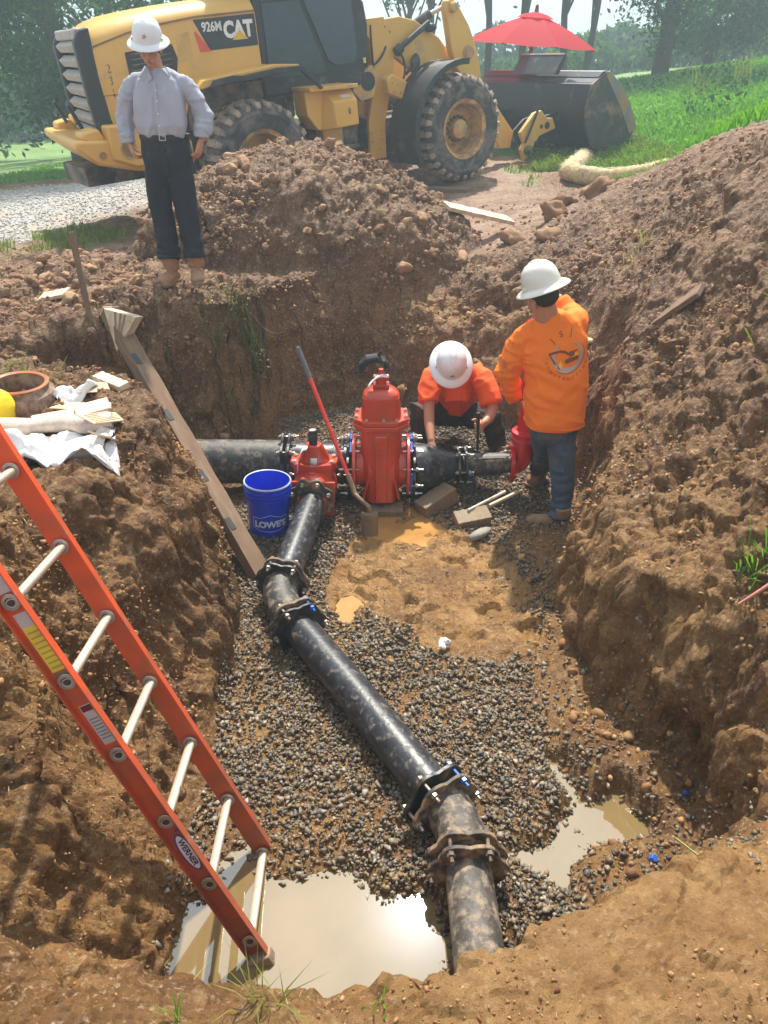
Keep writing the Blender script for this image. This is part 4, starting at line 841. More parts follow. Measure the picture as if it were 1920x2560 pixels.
def crumple(name,label,loc,sx,sy,hgt,seed,m_,cat,rz=0,fq=7,sag=0,yscale=1,nx=40,ny=26):
    o=T(name,label,cat,loc,(0,0,rz)); V=[];c_,s_=math.cos(rz),math.sin(rz)
    U,Wm=np.meshgrid(np.linspace(-.5,.5,nx),np.linspace(-.5,.5,ny)); e=1+.16*fbm(np.c_[np.arctan2(Wm,U).ravel()*1.3,U.ravel()*0,U.ravel()*0+seed],2,seed).reshape(U.shape)
    x=U*sx*e; y=Wm*sy*e; q=np.c_[x.ravel()*fq*.45,y.ravel()*fq*1.5,x.ravel()*0+seed*3.1]
    z=hgt*(np.abs(fbm(q,3,seed))*1.7+.3*fbm(q*3,2,seed+5)).reshape(U.shape)*(1-.5*np.clip(np.hypot(U,Wm)*1.6,0,1))
    wx=loc[0]+c_*x-s_*y; wy=loc[1]+s_*x+c_*y; base=zat(wx.ravel(),wy.ravel()).reshape(U.shape)-loc[2]
    V=np.c_[x.ravel(),y.ravel(),(z+base+.012).ravel()]
    i=(np.arange(ny-1)[:,None]*nx+np.arange(nx-1)[None]).ravel(); F=np.c_[i,i+1,i+nx+1,i+nx]
    ob=npmesh('sheet_body',V,F,m_,o,smooth=True); sd=ob.modifiers.new('s','SOLIDIFY'); sd.thickness=.003; return o
crumple('plastic_sheet','large crumpled sheet of clear and white plastic over the left ledge',(-1.70,3.42,zat(-1.70,3.42)),.72,.36,.10,3,PL,'plastic sheet',rz=.12)
crumple('plastic_sheet','narrow twist of pale plastic hanging down from the ledge edge',(-1.37,3.42,zat(-1.37,3.42)),.12,.26,.05,8,PL,'plastic sheet',rz=.35,nx=14,ny=26)
crumple('plastic_bag','white plastic bag standing up beside the rusty collar',(-1.72,4.08,zat(-1.72,4.08)+.0),.24,.10,.16,12,PL,'plastic bag',rz=.7,nx=26,ny=18)
crumple('brown_paper','creased brown packing paper under the plastic sheet',(-1.86,3.30,zat(-1.86,3.30)),.34,.22,.05,15,CB,'paper',rz=.1)
r=T('rolled_tarp','rolled dirty beige tarp lying across the left ledge','tarp',(-1.80,3.66,zat(-1.8,3.66)+.055),(0,R(-2),R(4)))
m=MB(); pts=[(-.40+.08*i,.012*math.sin(i*1.3),.006*math.cos(i*2)) for i in range(11)]; m.tube(pts,[(.058+.008*math.sin(i*2.3),.048+.006*math.cos(i*1.7)) for i in range(11)],14); o=m.build('roll',mat('tarp',(.62,.50,.38),rough=.6,var=.15,bump=.6,bs=25,dirt=(.45,.36,.33),da=.25,ds=5),r,smooth=50)
m=MB(); m.box((-.2,-.057,.01),(.035,.003,.03)); m.build('blue_paint_mark',mat('teal_mark',(.2,.5,.55),bump=0),r,smooth=0)
r=T('rolled_tarp','short folded beige canvas lying on top of the rolled tarp','tarp',(-1.66,3.80,zat(-1.66,3.80)+.05),(R(8),R(-6),R(12)))
m=MB(); m.box((0,0,0),(.42,.15,.035)); m.box((.12,.01,.03),(.18,.13,.02),rot=.2); o=m.build('folded_cloth',MATS['tarp'],r,bevel=.012,seg=3)
def card(label,loc,rot,poly,rib=False):
    o=T('cardboard_scrap',label,'cardboard',loc,rot); m=MB(); m.prism(poly,.006); m.build('board_body',CB,o,smooth=0,bevel=.001)
    if rib:
        m=MB()
        for i in range(6): m.box((-.045+.018*i,0,.008),(.006,.15,.004))
        m.build('corrugation',CB,o,smooth=0)
z_=zat(-1.66,3.98); card('torn flat cardboard under the white plastic bag',(-1.66,3.95,z_+.03),(R(-8),R(5),.2),[(-.15,-.06),(-.02,-.09),(.0,-.05),(.06,-.08),(.15,.02),(.10,.06),(-.08,.07)])
z_=zat(-1.70,4.1); card('folded cardboard flap standing behind the torn cardboard',(-1.62,4.10,z_+.04),(R(20),R(0),.1),[(-.09,-.03),(.09,-.03),(.06,.05),(-.05,.06)])
z_=zat(-1.42,3.66); card('corrugated cardboard scrap poking out at the right end of the plastic',(-1.44,3.66,z_+.05),(R(-12),R(10),-.6),[(-.07,-.10),(.05,-.09),(.07,.08),(-.03,.11)],True)
z_=zat(-1.38,3.5); card('bent brown cardboard flap below the corrugated scrap',(-1.39,3.52,z_+.04),(R(-35),R(10),-.2),[(-.05,-.09),(.06,-.07),(.05,.05),(-.04,.06)])
r=T('yellow_vest','bright yellow folded safety vest at the left edge of the picture','safety vest',(-2.06,3.80,zat(-2.06,3.8)+.10))
m=MB(); m.ell((-.06,0,0),(.17,.13,.13),24,16); o=m.build('vest_cloth',mat('hi_vis_yellow',(.85,.62,.01),rough=.6,bump=.5,bs=14,var=.12),r,smooth=180)
tx=bpy.data.textures.new('c','CLOUDS'); tx.noise_scale=.09; md=o.modifiers.new('d','DISPLACE'); md.texture=tx; md.strength=.05
# small coloured bits on the pit floor
for (x,y,z,lb,c,s_) in [(1.09,2.01,-1.19,'small blue plastic nut cap on the soil beside the right puddle',(.03,.12,.5),.02),(.72,1.76,-1.2,'pale blue bolt cap on the gravel below the right puddle',(.2,.4,.55),.018),(1.31,2.3,-1.1,'dark blue nut cap on the soil right of the right puddle',(.03,.08,.28),.014)]:
    o=T('nut_cap',lb,'plastic cap',(x,y,zat(x,y)+.008),(.5,.4,.3)); m=MB(); m.tube([(0,0,-.008),(0,0,.012)],[s_,s_*.85],6); m.build('cap_body',mat('cap'+lb[:9],c,rough=.4,bump=0),o,bevel=.002)
o=T('tissue_scrap','crumpled white paper scrap on the gravel in the middle of the pit','litter',(.34,3.36,-1.17)); m=MB(); m.ell((0,0,.0),(.03,.022,.022),14,10); m.ell((-.02,-.03,.0),(.018,.03,.014),12,8); ob=m.build('paper_ball',PAPER,o,smooth=0); tx2=bpy.data.textures.new('c2','CLOUDS'); tx2.noise_scale=.02; md=ob.modifiers.new('d','DISPLACE'); md.texture=tx2; md.strength=.03
o=T('white_pebble','single round white pebble on the mud slope at lower right','pebble',(.82,1.55,zat(.82,1.55)+.01)); npmesh('pebble_body',V*np.array([.022,.016,.014]),F,mat('pebble_white',(.66,.56,.47),rough=.5),o,smooth=True)
# roots
def twig(label,pts,r0,m_,name='root'):
    P=[Vector(p) for p in pts]; c=P[0]; o=T(name,label,'root',c); m=MB(); m.tube([p-c for p in P],[r0*(1-.6*i/(len(P)-1)) for i in range(len(P))],7); m.build('root_strand',m_,o,smooth=60)
RT=mat('root_red',(.42,.17,.12),rough=.6,bump=.2)
twig('reddish root sticking out of the right wall at the picture edge',[(1.75,2.6,zat(1.75,2.6)+.02),(1.60,2.55,-.16),(1.50,2.52,-.22),(1.42,2.5,-.27)],.012,RT)
twig('thin forked root hanging from the far rim right of the man in the grey shirt',[(-1.25,6.42,.05),(-1.2,6.36,-.06),(-1.12,6.3,-.12),(-.98,6.22,-.26),(-.9,6.2,-.30)],.006,mat('root_brown',(.20,.12,.07),rough=.8))

# ------------------------------------------------------------ wheel loader (local: X forward, Y left, Z up, origin under the rear axle)
YEL=mat('loader_yellow',(.72,.40,.075),rough=.42,var=.08,vs=2,dirt=(.42,.30,.19),da=.08,ds=3,bump=.05,coat=.1)
YELD=mat('loader_yellow_dusty',(.60,.36,.10),rough=.6,var=.15,vs=3,dirt=(.36,.25,.16),da=.3,ds=4,bump=.1)
BK=mat('loader_black',(.022,.024,.028),rough=.45,var=.2,dirt=(.20,.16,.13),da=.08,ds=3,bump=.08)
BKD=mat('loader_black_dusty',(.045,.04,.036),rough=.7,var=.3,dirt=(.25,.19,.14),da=.35,ds=3,bump=.15)
TYR=mat('tyre_rubber',(.045,.045,.047),rough=.75,var=.2,dirt=(.21,.18,.16),da=.34,ds=4,bump=.25,bs=50)
TYM=mat('tyre_lug_muddy',(.15,.12,.10),rough=.85,var=.3,dirt=(.40,.31,.22),da=.52,ds=7,bump=.5,bs=40)
GLS=mat('cab_glass',(.08,.17,.19),rough=.05,bump=0,spec=.8)
LOU=mat('dusty_louvre',(.42,.38,.34),rough=.7,var=.2,vs=12,bump=.1)
RIMC=mat('rim_yellow',(.55,.32,.10),rough=.6,var=.2,vs=8,dirt=(.28,.17,.10),da=.36,ds=6,bump=.2)
LD=T('wheel_loader','large yellow wheel loader parked behind the spoil mound with its black bucket lowered','wheel loader',(-2.03,11.0,-.07))
hd_,pt_=R(34.7),R(4.8)
hx=Vector((math.cos(hd_)*math.cos(pt_),math.sin(hd_)*math.cos(pt_),math.sin(pt_))); ly=Vector((-math.sin(hd_),math.cos(hd_),0)); uz=hx.cross(ly)
Mx=Matrix((hx,ly,uz)).transposed().to_4x4(); Mx.translation=LD.location; LD.matrix_world=Mx
def XZ(y): return Matrix.Translation((0,y,0))@Matrix.Rotation(R(90),4,'X')   # polygon (x,z) lies at y, thickness toward -Y
def plate(name,poly,y,t,m_,par=None,bevel=.01,**k):
    m=MB(); m.prism(poly,t,XZ(y)); return m.build(name,m_,par or LD,bevel=bevel,**k)
# hood: lofted cross sections
def hood():
    m=MB(); vs=[];fs=[]; xs=[-1.60,-1.50,-1.2,-.9,-.5,-.1,.34]; tops=[2.10,2.16,2.215,2.255,2.29,2.315,2.33]; n=0
    for x,zt in zip(xs,tops):
        w=.76; sec=[(-w,1.52),(-w,zt-.17),(-w+.02,zt-.12),(-w+.09,zt-.03),(-w+.22,zt+.01),(-.25,zt+.035),(.25,zt+.035),(w-.22,zt+.01),(w-.09,zt-.03),(w-.02,zt-.12),(w,zt-.17),(w,1.52)]
        n=len(sec); vs+=[(x,a,b) for a,b in sec]
    for i in range(len(xs)-1):
        for k in range(n): k2=(k+1)%n; fs.append((i*n+k,i*n+k2,(i+1)*n+k2,(i+1)*n+k))
    fs.append(tuple(range(n-1,-1,-1))); fs.append(tuple((len(xs)-1)*n+k for k in range(n))); m.add(vs,fs)
    return m.build('hood',YEL,LD,smooth=50,bevel=.01)
hood()
plate('hood_side',[(-1.62,1.06),(-.80,1.02),(-.66,1.3),(-.6,1.50),(-1.6,1.52)],.755,1.51,YEL)
m=MB()
for sy in (-1,1):
    vs=[];fs=[]
    P=[(-1.58,1.975),(-1.2,2.07),(-.8,2.13),(-.4,2.17),(.33,2.19)]
    for x,z in P: vs+=[(x,sy*.763,z-.010),(x,sy*.763,z+.010),(x,sy*.755,z+.010),(x,sy*.755,z-.010)]
    for i in range(len(P)-1):
        for k in range(4): k2=(k+1)%4; fs.append((i*4+k,i*4+k2,(i+1)*4+k2,(i+1)*4+k))
    m.add(vs,fs)
m.build('seam_strip',mat('seam_brown',(.26,.15,.07),rough=.7,bump=0),LD,smooth=0)
plate('side_vent',[(-1.26,1.90),(-.72,1.94),(-.68,1.80),(-.72,1.66),(-1.26,1.64)],-.758,.012,BK)
for i in range(5):
    m=MB(); m.box((-.98,-.774,1.69+.05*i),(.46,.012,.012),rot=Matrix.Rotation(-.06,4,'Y')); m.build('vent_slat',BKD,LD)
plate('dusty_hood_panel',[(-.66,2.02),(-.50,2.04),(-.50,1.78),(-.66,1.76)],-.759,.004,mat('panel_tan',(.62,.38,.12),rough=.6,bump=0),bevel=0)
# rear grille
for sy in (-1,1):
    m=MB(); m.prism([(-1.58,2.16),(-1.70,2.13),(-1.77,2.02),(-1.76,1.5),(-1.74,1.15),(-1.62,1.03),(-1.50,1.03),(-1.56,1.3),(-1.585,1.7)],.14,XZ(.07)); o=m.build('grille_frame',BK,LD,bevel=.03,seg=3); o.location=(0,sy*.70,0)
m=MB(); m.box((-1.66,0,2.10),(.14,1.3,.10)); m.build('grille_top_rail',LOU,LD,bevel=.02)
m=MB(); m.box((-1.60,0,1.6),(.06,1.3,1.0)); m.build('grille_backing',BK,LD)
for i in range(7):
    m=MB(); m.box((-1.70,0,1.15+.140*i),(.09,1.24,.085),rot=Matrix.Rotation(R(-32),4,'Y')); m.build('louvre',LOU,LD,bevel=.008)
for sy in (-1,1):
    m=MB(); m.tube([(-1.86,sy*.55,1.22),(-1.95,sy*.55,1.45),(-1.93,sy*.40,1.48)],.022,8); m.build('rear_grab_bar',BK,LD)
# counterweight
plate('counterweight',[(-2.08,1.16),(-2.10,1.09),(-1.90,.90),(-1.50,.79),(-.95,.70),(-.80,.80),(-.80,1.02),(-1.62,1.05),(-1.66,1.12)],1.05,2.10,YEL,bevel=.03)
for sy in (-1,1):
    m=MB(); m.prism([(-1.98,1.14),(-1.98,1.22),(-1.80,1.25),(-1.72,1.10),(-1.72,1.02)],.35,XZ(.175)); o=m.build('counterweight_horn',YEL,LD,bevel=.03); o.location=(0,sy*.82,0)
    plate('counterweight_cheek',[(-1.74,1.27),(-1.40,1.25),(-1.1,1.18),(-1.1,.85),(-1.5,.83),(-1.74,.94)],sy*1.0+.11,.22,YEL,bevel=.025)
for (x,z,r_) in [(-1.58,1.18,.055),(-1.55,1.02,.10),(-1.83,.99,.045)]:
    m=MB(); m.lathe([(r_,0),(r_,.006),(r_*.86,.008),(r_*.8,-.0),(0,-.0)],20,c=(x,-1.112 if x>-1.7 else -1.052,z),axis=(0,-1,0)); m.build('light_recess',YELD,LD)  # shallow round recess; its depth of shade is put in as darker yellow
m=MB(); m.box((-1.1,0,.72),(1.6,.9,.2)); m.box((-.2,0,.95),(2.0,.7,.5)); m.box((.8,0,.7),(2.2,.62,.45)); m.build('rear_chassis',BKD,LD,bevel=.01)
m=MB(); m.box((.05,0,1.28),(1.4,1.36,.44)); m.build('wheel_arch_panel',BKD,LD,bevel=.01)
def skew_rear():
    for o in list(LD.children):
        if o.name.split('.')[0] in ('hood','hood_side','seam_strip','louvre','grille_frame','grille_top_rail','grille_backing','counterweight','counterweight_horn','counterweight_cheek','rear_grab_bar'):
            for v_ in o.data.vertices:
                y=v_.co.y+o.location.y; v_.co.x+=.21*max(0,min(1,(y+.75)/1.75)) if v_.co.x<-1.3 else 0
skew_rear()
# decal
plate('model_decal',[(-.43,2.145),(.325,2.165),(.325,1.855),(-.28,1.845)],-.7605,.003,mat('decal_black',(.03,.035,.045),rough=.4,bump=0),bevel=0,smooth=0)
plate('red_decal_corner',[(-.43,2.0),(-.43,1.99),(-.43,1.86),(-.27,1.83),(-.28,1.845)] if False else [(-.44,2.02),(-.42,2.04),(-.265,1.835),(-.40,1.835)],-.7612,.0035,mat('decal_red',(.72,.10,.05),rough=.4,bump=0),bevel=0,smooth=0)
m=MB(); vs,fs=text_mb('926M',.125,bold=.004,sx=.85); m.add([(-.22+x,-.7650,2.065+y) for x,y in vs],fs)
vs,fs=text_mb('CAT',.215,bold=.011,sx=.86); m.add([(.10+x,-.7652,2.02+y) for x,y in vs],fs); m.build('decal_lettering',mat('decal_white',(.78,.76,.72),rough=.4,bump=0),LD,smooth=0)
m=MB(); m.add([(.01,-.7662,1.925),(.21,-.7662,1.925),(.11,-.7662,2.02)],[(0,1,2)]); m.build('decal_triangle',mat('decal_yellow',(.80,.48,.03),bump=0),LD,smooth=0)
m=MB()
for i,ch in enumerate('231'):
    vs,fs=text_mb(ch,.115,bold=.0); m.add([(-1.47+x,-.7600,1.765-.115*i+y) for x,y in vs],fs)
m.build('fleet_number',mat('number_black',(.05,.04,.03),bump=0),LD,smooth=0)
# fenders
plate('rear_fender',[(-.70,1.50),(-.60,1.585),(-.2,1.62),(.30,1.665),(.60,1.64),(.62,1.60),(.30,1.62),(-.2,1.575),(-.62,1.50)],-.74,.44,YEL,bevel=.012)
plate('rear_fender',[(-.70,1.50),(-.60,1.585),(-.2,1.62),(.30,1.665),(.60,1.64),(.62,1.60),(.30,1.62),(-.2,1.575),(-.62,1.50)],1.18,.44,YEL,bevel=.012)
plate('fender_edge_strip',[(-.55,1.50),(-.50,1.575),(-.25,1.60),(-.1,1.585),(.3,1.625),(.64,1.625),(.88,1.37),(.84,1.36),(.60,1.57),(.3,1.57),(-.1,1.53),(-.25,1.535)],-1.181,.035,BK,bevel=.008)
# cab
plate('cab_body',[(.35,1.30),(.35,2.36),(1.70,2.36),(1.86,2.2),(1.90,1.95),(1.87,1.62),(1.74,1.31)],.72,1.44,BK,bevel=.03)
plate('cab_door',[(.98,2.30),(1.66,2.30),(1.70,1.66),(1.64,1.56),(1.38,1.56),(1.27,1.62)],-.725,.012,mat('door_navy',(.035,.05,.07),rough=.25,bump=0,coat=.4),bevel=.004)
plate('cab_side_panel',[(.44,2.30),(.92,2.30),(1.20,1.60),(1.24,1.50),(.44,1.50)],-.725,.010,mat('panel_navy',(.03,.045,.062),rough=.3,bump=0,coat=.3),bevel=.004)
m=MB()
for x0,x1,x2,x3 in ((.36,.44,.36,.48),(1.66,1.74,1.62,1.70)):
    for sy in (-1,1): m.prism([(x0,2.36),(x1,2.36),(x3,3.15),(x2,3.15)],.06,XZ(sy*.69+.03))
m.build('cab_pillar',BK,LD,bevel=.01)
plate('cab_roof',[(.25,3.13),(.28,3.28),(1.75,3.30),(1.86,3.18),(1.8,3.13)],.76,1.52,BK,bevel=.03)
plate('cab_window',[(.44,2.30),(1.64,2.30),(1.60,3.12),(.50,3.12)],-.697,.006,GLS,bevel=0); plate('cab_window',[(.44,2.36),(1.64,2.36),(1.60,3.12),(.50,3.12)],.703,.006,GLS,bevel=0)
m=MB(); m.box((1.71,0,2.74),(.006,1.3,.76)); m.build('windscreen',GLS,LD); m=MB(); m.box((.38,0,2.74),(.006,1.3,.76)); m.build('rear_window',GLS,LD)
m=MB(); m.tube([(.46,-.73,2.27),(1.2,-.735,2.27),(1.66,-.73,2.28)],.014,6); m.build('window_trim',BK,LD)
plate('beacon_yellow',[(.36,2.33),(.42,2.33),(.42,2.36),(.36,2.36)],-.73,.03,YEL) if False else None
m=MB(); m.box((1.80,-.73,1.58),(.03,.03,.06)); m.build('side_marker',mat('marker_yellow',(.8,.65,.2),bump=0),LD,bevel=.004)
plate('step_bracket',[(1.70,1.36),(1.95,1.52),(2.02,1.40),(1.95,1.15),(1.75,1.12),(1.62,1.25)],-.60,.08,YELD)
m=MB(); m.tube([(1.86,-.69,1.34),(1.86,-.66,1.34)],.11,20); m.build('step_opening_shade',BK,LD)  # black disc on the solid bracket, an opening's shade put into colour
# service box with lid, label and lock
m=MB(); m.box((1.05,-.95,1.355),(.68,.46,.045),rot=Matrix.Rotation(R(1),4,'Y')); m.build('box_lid',YEL,LD,bevel=.008)
plate('service_box',[(.72,1.335),(1.36,1.335),(1.37,.92),(.90,.90),(.86,.91),(.73,1.08)],-.72,.30,YEL,bevel=.012)
m=MB(); m.add([(.98,-1.02,1.33),(1.36,-1.02,1.33),(1.365,-1.17,1.20),(1.02,-1.17,1.20),(1.37,-1.17,.925),(1.04,-1.17,.915),(.90,-1.02,.90),(1.37,-1.02,.92)],[(0,1,2,3),(3,2,4,5),(0,3,5,6),(1,7,4,2),(5,4,7,6),(0,6,7,1)]); m.build('box_door',YEL,LD,bevel=.012)
m=MB(); m.add([(1.15,-1.098,1.268),(1.29,-1.098,1.268),(1.31,-1.135,1.236),(1.17,-1.135,1.236)],[(0,1,2,3)]); m.build('box_label',PAPER,LD,smooth=0)
m=MB(); m.box((1.24,-1.177,1.09),(.02,.02,.07)); m.tube([(1.24,-1.17,1.10),(1.24,-1.195,1.10)],.014,8); m.build('box_latch',NUT,LD,bevel=.003)
m=MB(); m.box((1.18,-1.075,1.335),(.07,.02,.03)); m.build('lid_hinge',BKD,LD)
m=MB(); m.box((1.5,-.55,.95),(.25,.3,.6)); m.box((1.45,-.65,.62),(.4,.1,.06)); m.build('hitch_frame',BKD,LD,bevel=.02)
m=MB(); m.box((1.2,-.70,.78),(.3,.2,.22)); m.build('step_tread',YELD,LD,bevel=.02)
# front frame
for sy in (-1,1):
    plate('tower_plate',[(1.90,2.02),(2.30,2.03),(2.44,1.62),(2.40,1.39),(2.31,1.09),(2.22,.79),(2.21,.37),(1.95,.37),(1.95,.82),(2.03,1.09),(2.10,1.45),(2.05,1.8)] if sy<0 else [(1.90,2.02),(2.30,2.03),(2.44,1.62),(2.31,1.09),(2.21,.37),(1.95,.37),(2.0,1.1)],sy*.42+(-.02 if sy<0 else .10),.06,YEL)
plate('tower_core',[(1.72,1.95),(2.30,1.99),(2.45,1.76),(2.40,1.05),(2.20,.76),(1.95,.90),(1.85,1.44),(1.80,1.85)],.30,.60,YELD,bevel=.02)
plate('front_chassis',[(1.95,.85),(3.6,.85),(3.6,.45),(2.0,.40)],.38,.76,BKD,bevel=.02)
m=MB(); m.box((2.35,-.40,1.90),(.22,.10,.16)); m.build('tower_cap_block',YEL,LD,bevel=.02)
for (x,z) in [(1.98,.71),(2.14,.72),(1.99,.60),(2.15,.61),(2.10,.50),(2.31,1.92),(2.38,1.86)]:
    m=MB(); m.tube([(x,-.50,z),(x,-.515,z)],.016,6); m.build('frame_bolt',YELD,LD)
plate('cylinder_bracket',[(2.11,1.34),(2.20,1.40),(2.28,1.36),(2.44,1.28),(2.34,1.08),(2.14,1.17)],-.62,.14,YEL,bevel=.02)
for (x,z) in [(2.20,1.30),(2.27,1.27),(2.24,1.20),(2.31,1.17)]:
    m=MB(); m.tube([(x,-.758,z),(x,-.775,z)],.013,6); m.build('frame_bolt',YELD,LD)
# lift arm and lever
for sy in (-1,1):
    plate('lift_arm',[(2.10,1.99),(2.56,2.02),(2.82,1.96),(3.21,1.74),(3.37,1.57),(3.70,1.50),(3.95,1.20),(4.35,.70),(4.62,.40),(4.55,.18),(4.35,.20),(3.95,.72),(3.4,1.12),(2.86,1.30),(2.49,1.55),(2.20,1.72)],sy*.42+.05,.10,YEL,bevel=.015)
plate('bell_crank',[(3.22,2.07),(3.25,2.15),(3.34,2.17),(3.43,2.10),(3.62,1.85),(3.76,1.56),(3.84,1.22),(3.60,1.15),(3.40,1.35),(3.31,1.57)],-.50,.12,YEL,bevel=.015)
for (x,z,r_) in [(3.33,2.07,.065),(3.59,1.53,.085)]:
    m=MB(); m.lathe([(r_,0),(r_,.03),(r_*.8,.035),(r_*.8,.06),(r_*.45,.065),(0,.065)],22,c=(x,-.62,z),axis=(0,-1,0)); m.build('pivot_pin',YELD,LD,bevel=.004)
m=MB(); m.tube([(2.45,-.56,1.65),(2.97,-.56,1.92)],.036,12); m.tube([(2.42,-.56,1.62),(2.50,-.56,1.67)],.06,12); m.build('hose_bundle',BK,LD)
m=MB(); m.tube([(2.75,-.30,1.84),(3.12,-.40,2.02)],.055,14); m.build('tilt_cylinder',BKD,LD); m=MB(); m.tube([(3.1,-.40,2.01),(3.30,-.46,2.08)],.03,12); m.build('tilt_cylinder_rod',BRIGHT,LD)
m=MB(); m.ell((3.03,-.52,1.86),(.10,.06,.055),14,8); m.build('headlight_pod',BK,LD)
m=MB(); m.ell((2.74,-.54,1.47),(.075,.05,.12),14,10,Matrix.Rotation(.2,4,'Y')); m.tube([(2.60,-.5,1.35),(2.66,-.54,1.42)],.02,8); m.build('work_lamp_housing',BK,LD)
for P in ([(2.30,-.50,1.70),(2.20,-.53,1.52),(2.06,-.53,1.48),(1.98,-.5,1.5)],[(2.48,-.5,1.62),(2.62,-.52,1.60),(2.64,-.52,1.45),(2.56,-.5,1.3)],[(2.08,-.50,1.95),(2.05,-.52,1.7),(2.10,-.5,1.5),(2.07,-.5,1.3)],[(2.02,-.45,1.95),(1.97,-.5,1.6),(1.99,-.5,1.3),(1.92,-.5,1.1)],[(1.62,-.3,2.0),(1.8,-.35,2.18),(2.0,-.35,2.12),(2.05,-.3,1.9)],[(1.75,-.2,2.1),(1.95,-.2,2.2),(2.15,-.2,2.12)]):
    m=MB(); m.tube(arc(P[0],P[-1],Vector(P[1])-Vector(P[0]),Vector(P[-1])-Vector(P[-2]),10) if len(P)==4 else P,.014,7); m.build('hydraulic_hose',BK,LD)
# front fenders: curved shells
for sy in (-1,1):
    m=MB(); vs=[];fs=[]; n=14
    for i in range(n+1):
        a=R(88+ (205-88)*i/n); r_=.80
        for y,rr in ((sy*.62,r_),(sy*1.19,r_),(sy*1.19,r_+.03),(sy*.62,r_+.03)): vs.append((3.04+rr*math.cos(a),y,.66+rr*math.sin(a)))
    for i in range(n):
        for k in range(4): k2=(k+1)%4; fs.append((i*4+k,i*4+k2,(i+1)*4+k2,(i+1)*4+k))
    fs+= [(3,2,1,0),tuple(n*4+k for k in range(4))]; m.add(vs,fs); m.build('front_fender',BK,LD,smooth=30,bevel=.005)
    m=MB(); vs=[];fs=[]
    for i in range(n+1):
        a=R(84+(206-84)*i/n)
        for y,rr in ((sy*1.185,.775),(sy*1.215,.775),(sy*1.215,.85),(sy*1.185,.85)): vs.append((3.04+rr*math.cos(a),y,.66+rr*math.sin(a)))
    for i in range(n):
        for k in range(4): k2=(k+1)%4; fs.append((i*4+k,i*4+k2,(i+1)*4+k2,(i+1)*4+k))
    fs+= [(3,2,1,0),tuple(n*4+k for k in range(4))]; m.add(vs,fs); m.build('fender_lip',BK,LD,smooth=30,bevel=.004)
# wheels
def wheel(x,sy,first=None):
    w=T('wheel','','',(x,sy*.965,.665)); del w['label']; del w['category']; w.parent=LD; w.rotation_euler=(0,0,0 if sy<0 else math.pi)
    w.rotation_euler[1]=.3*x
    if first is not None:
        for ch in first.children: c=ch.copy(); COL.objects.link(c); c.parent=w
        return w
    ax=(0,-1,0)   # outer side is -Y
    m=MB(); R0=.635; m.lathe([(.33,-.20),(.36,-.225),(.46,-.25),(.56,-.245),(.61,-.215),(R0,-.17),(R0+.005,0),(R0,.17),(.61,.215),(.56,.245),(.53,.252),(.525,.246),(.46,.25),(.40,.243),(.36,.225),(.33,.20)],64,axis=ax,closed=True); m.build('tyre',TYR,w,smooth=60)
    m=MB(); n=28
    for i in range(n):
        q=2*math.pi*i/n
        for s_ in (-1,1):
            qq=q+(0 if s_<0 else math.pi/n)
            Q=Matrix.Rotation(qq,4,'Y')@Matrix.Translation((0,0,R0+.008)); k=(i*37%11)/11
            P=[(-.045,.0),(.045,.0),(.052,.10),(.030,.20),(-.045,.20),(-.040,.10)]
            Mx=Q; vs=[];
            for z,sc in ((-.03,1.05),(.030+.004*k,.93)):
                for a,b in P: vs.append(Mx@Vector((a*sc+.0*s_,s_*(b+.012),z - (.055 if b>=.2 else (.012 if b>=.1 else 0)))))
            nn=len(P); fs=[tuple(range(nn-1,-1,-1)),tuple(range(nn,2*nn))]+[(j,(j+1)%nn,nn+(j+1)%nn,nn+j) for j in range(nn)]; m.add(vs,fs)
            # shoulder piece of the lug running down the side wall
            vs=[]; Q=Matrix.Rotation(qq,4,'Y')
            for a,y,z in [(-.04,.19,.61),(.035,.19,.61),(.028,.252,.575),(-.028,.252,.575),(-.04,.215,.655),(.035,.215,.655),(.028,.256,.605),(-.03,.256,.605)]: vs.append(Q@Vector((a,s_*y,z)))
            m.add(vs,[(3,2,1,0),(4,5,6,7),(0,1,5,4),(1,2,6,5),(2,3,7,6),(3,0,4,7)])
    m.build('tread_lugs',TYM,w,smooth=0,bevel=.006,seg=1)['kind']='stuff'
    m=MB(); m.lathe([(.355,.235),(.372,.245),(.372,.215),(.335,.20),(.325,.10),(.318,-.10),(.30,-.16),(.29,-.16),(.302,-.10),(.306,.10),(.318,.20),(.328,.225),(.345,.228)],48,axis=ax,closed=True); m.build('rim',RIMC,w,smooth=35)
    m=MB(); m.lathe([(0,-.02),(.31,-.02),(.31,-.0),(.22,.01),(.19,.04),(.15,.05),(.15,.06),(0,.06)],40,axis=ax); m.build('wheel_disc',RIMC,w,smooth=35)
    m=MB(); m.lathe([(0,.06),(.125,.06),(.12,.14),(.09,.16),(0,.165)],30,axis=ax); m.build('hub',YELD,w,smooth=35,bevel=.004)
    for i in range(16):
        q=2*math.pi*i/16; m=MB(); m.tube([(.152*math.cos(q),-.05,.152*math.sin(q)),(.152*math.cos(q),-.098,.152*math.sin(q))],.02,6); m.build('wheel_nut',BKD,w)
    return w
w0=wheel(0,-1); wheel(3.04,-1,w0); wheel(0,1,w0); wheel(3.04,1,w0)
for x in (0,3.04):
    m=MB(); m.tube([(x,-.8,.665),(x,.8,.665)],.11,14); m.ell((x,0,.665),(.24,.28,.24)); m.build('axle',BKD,LD)
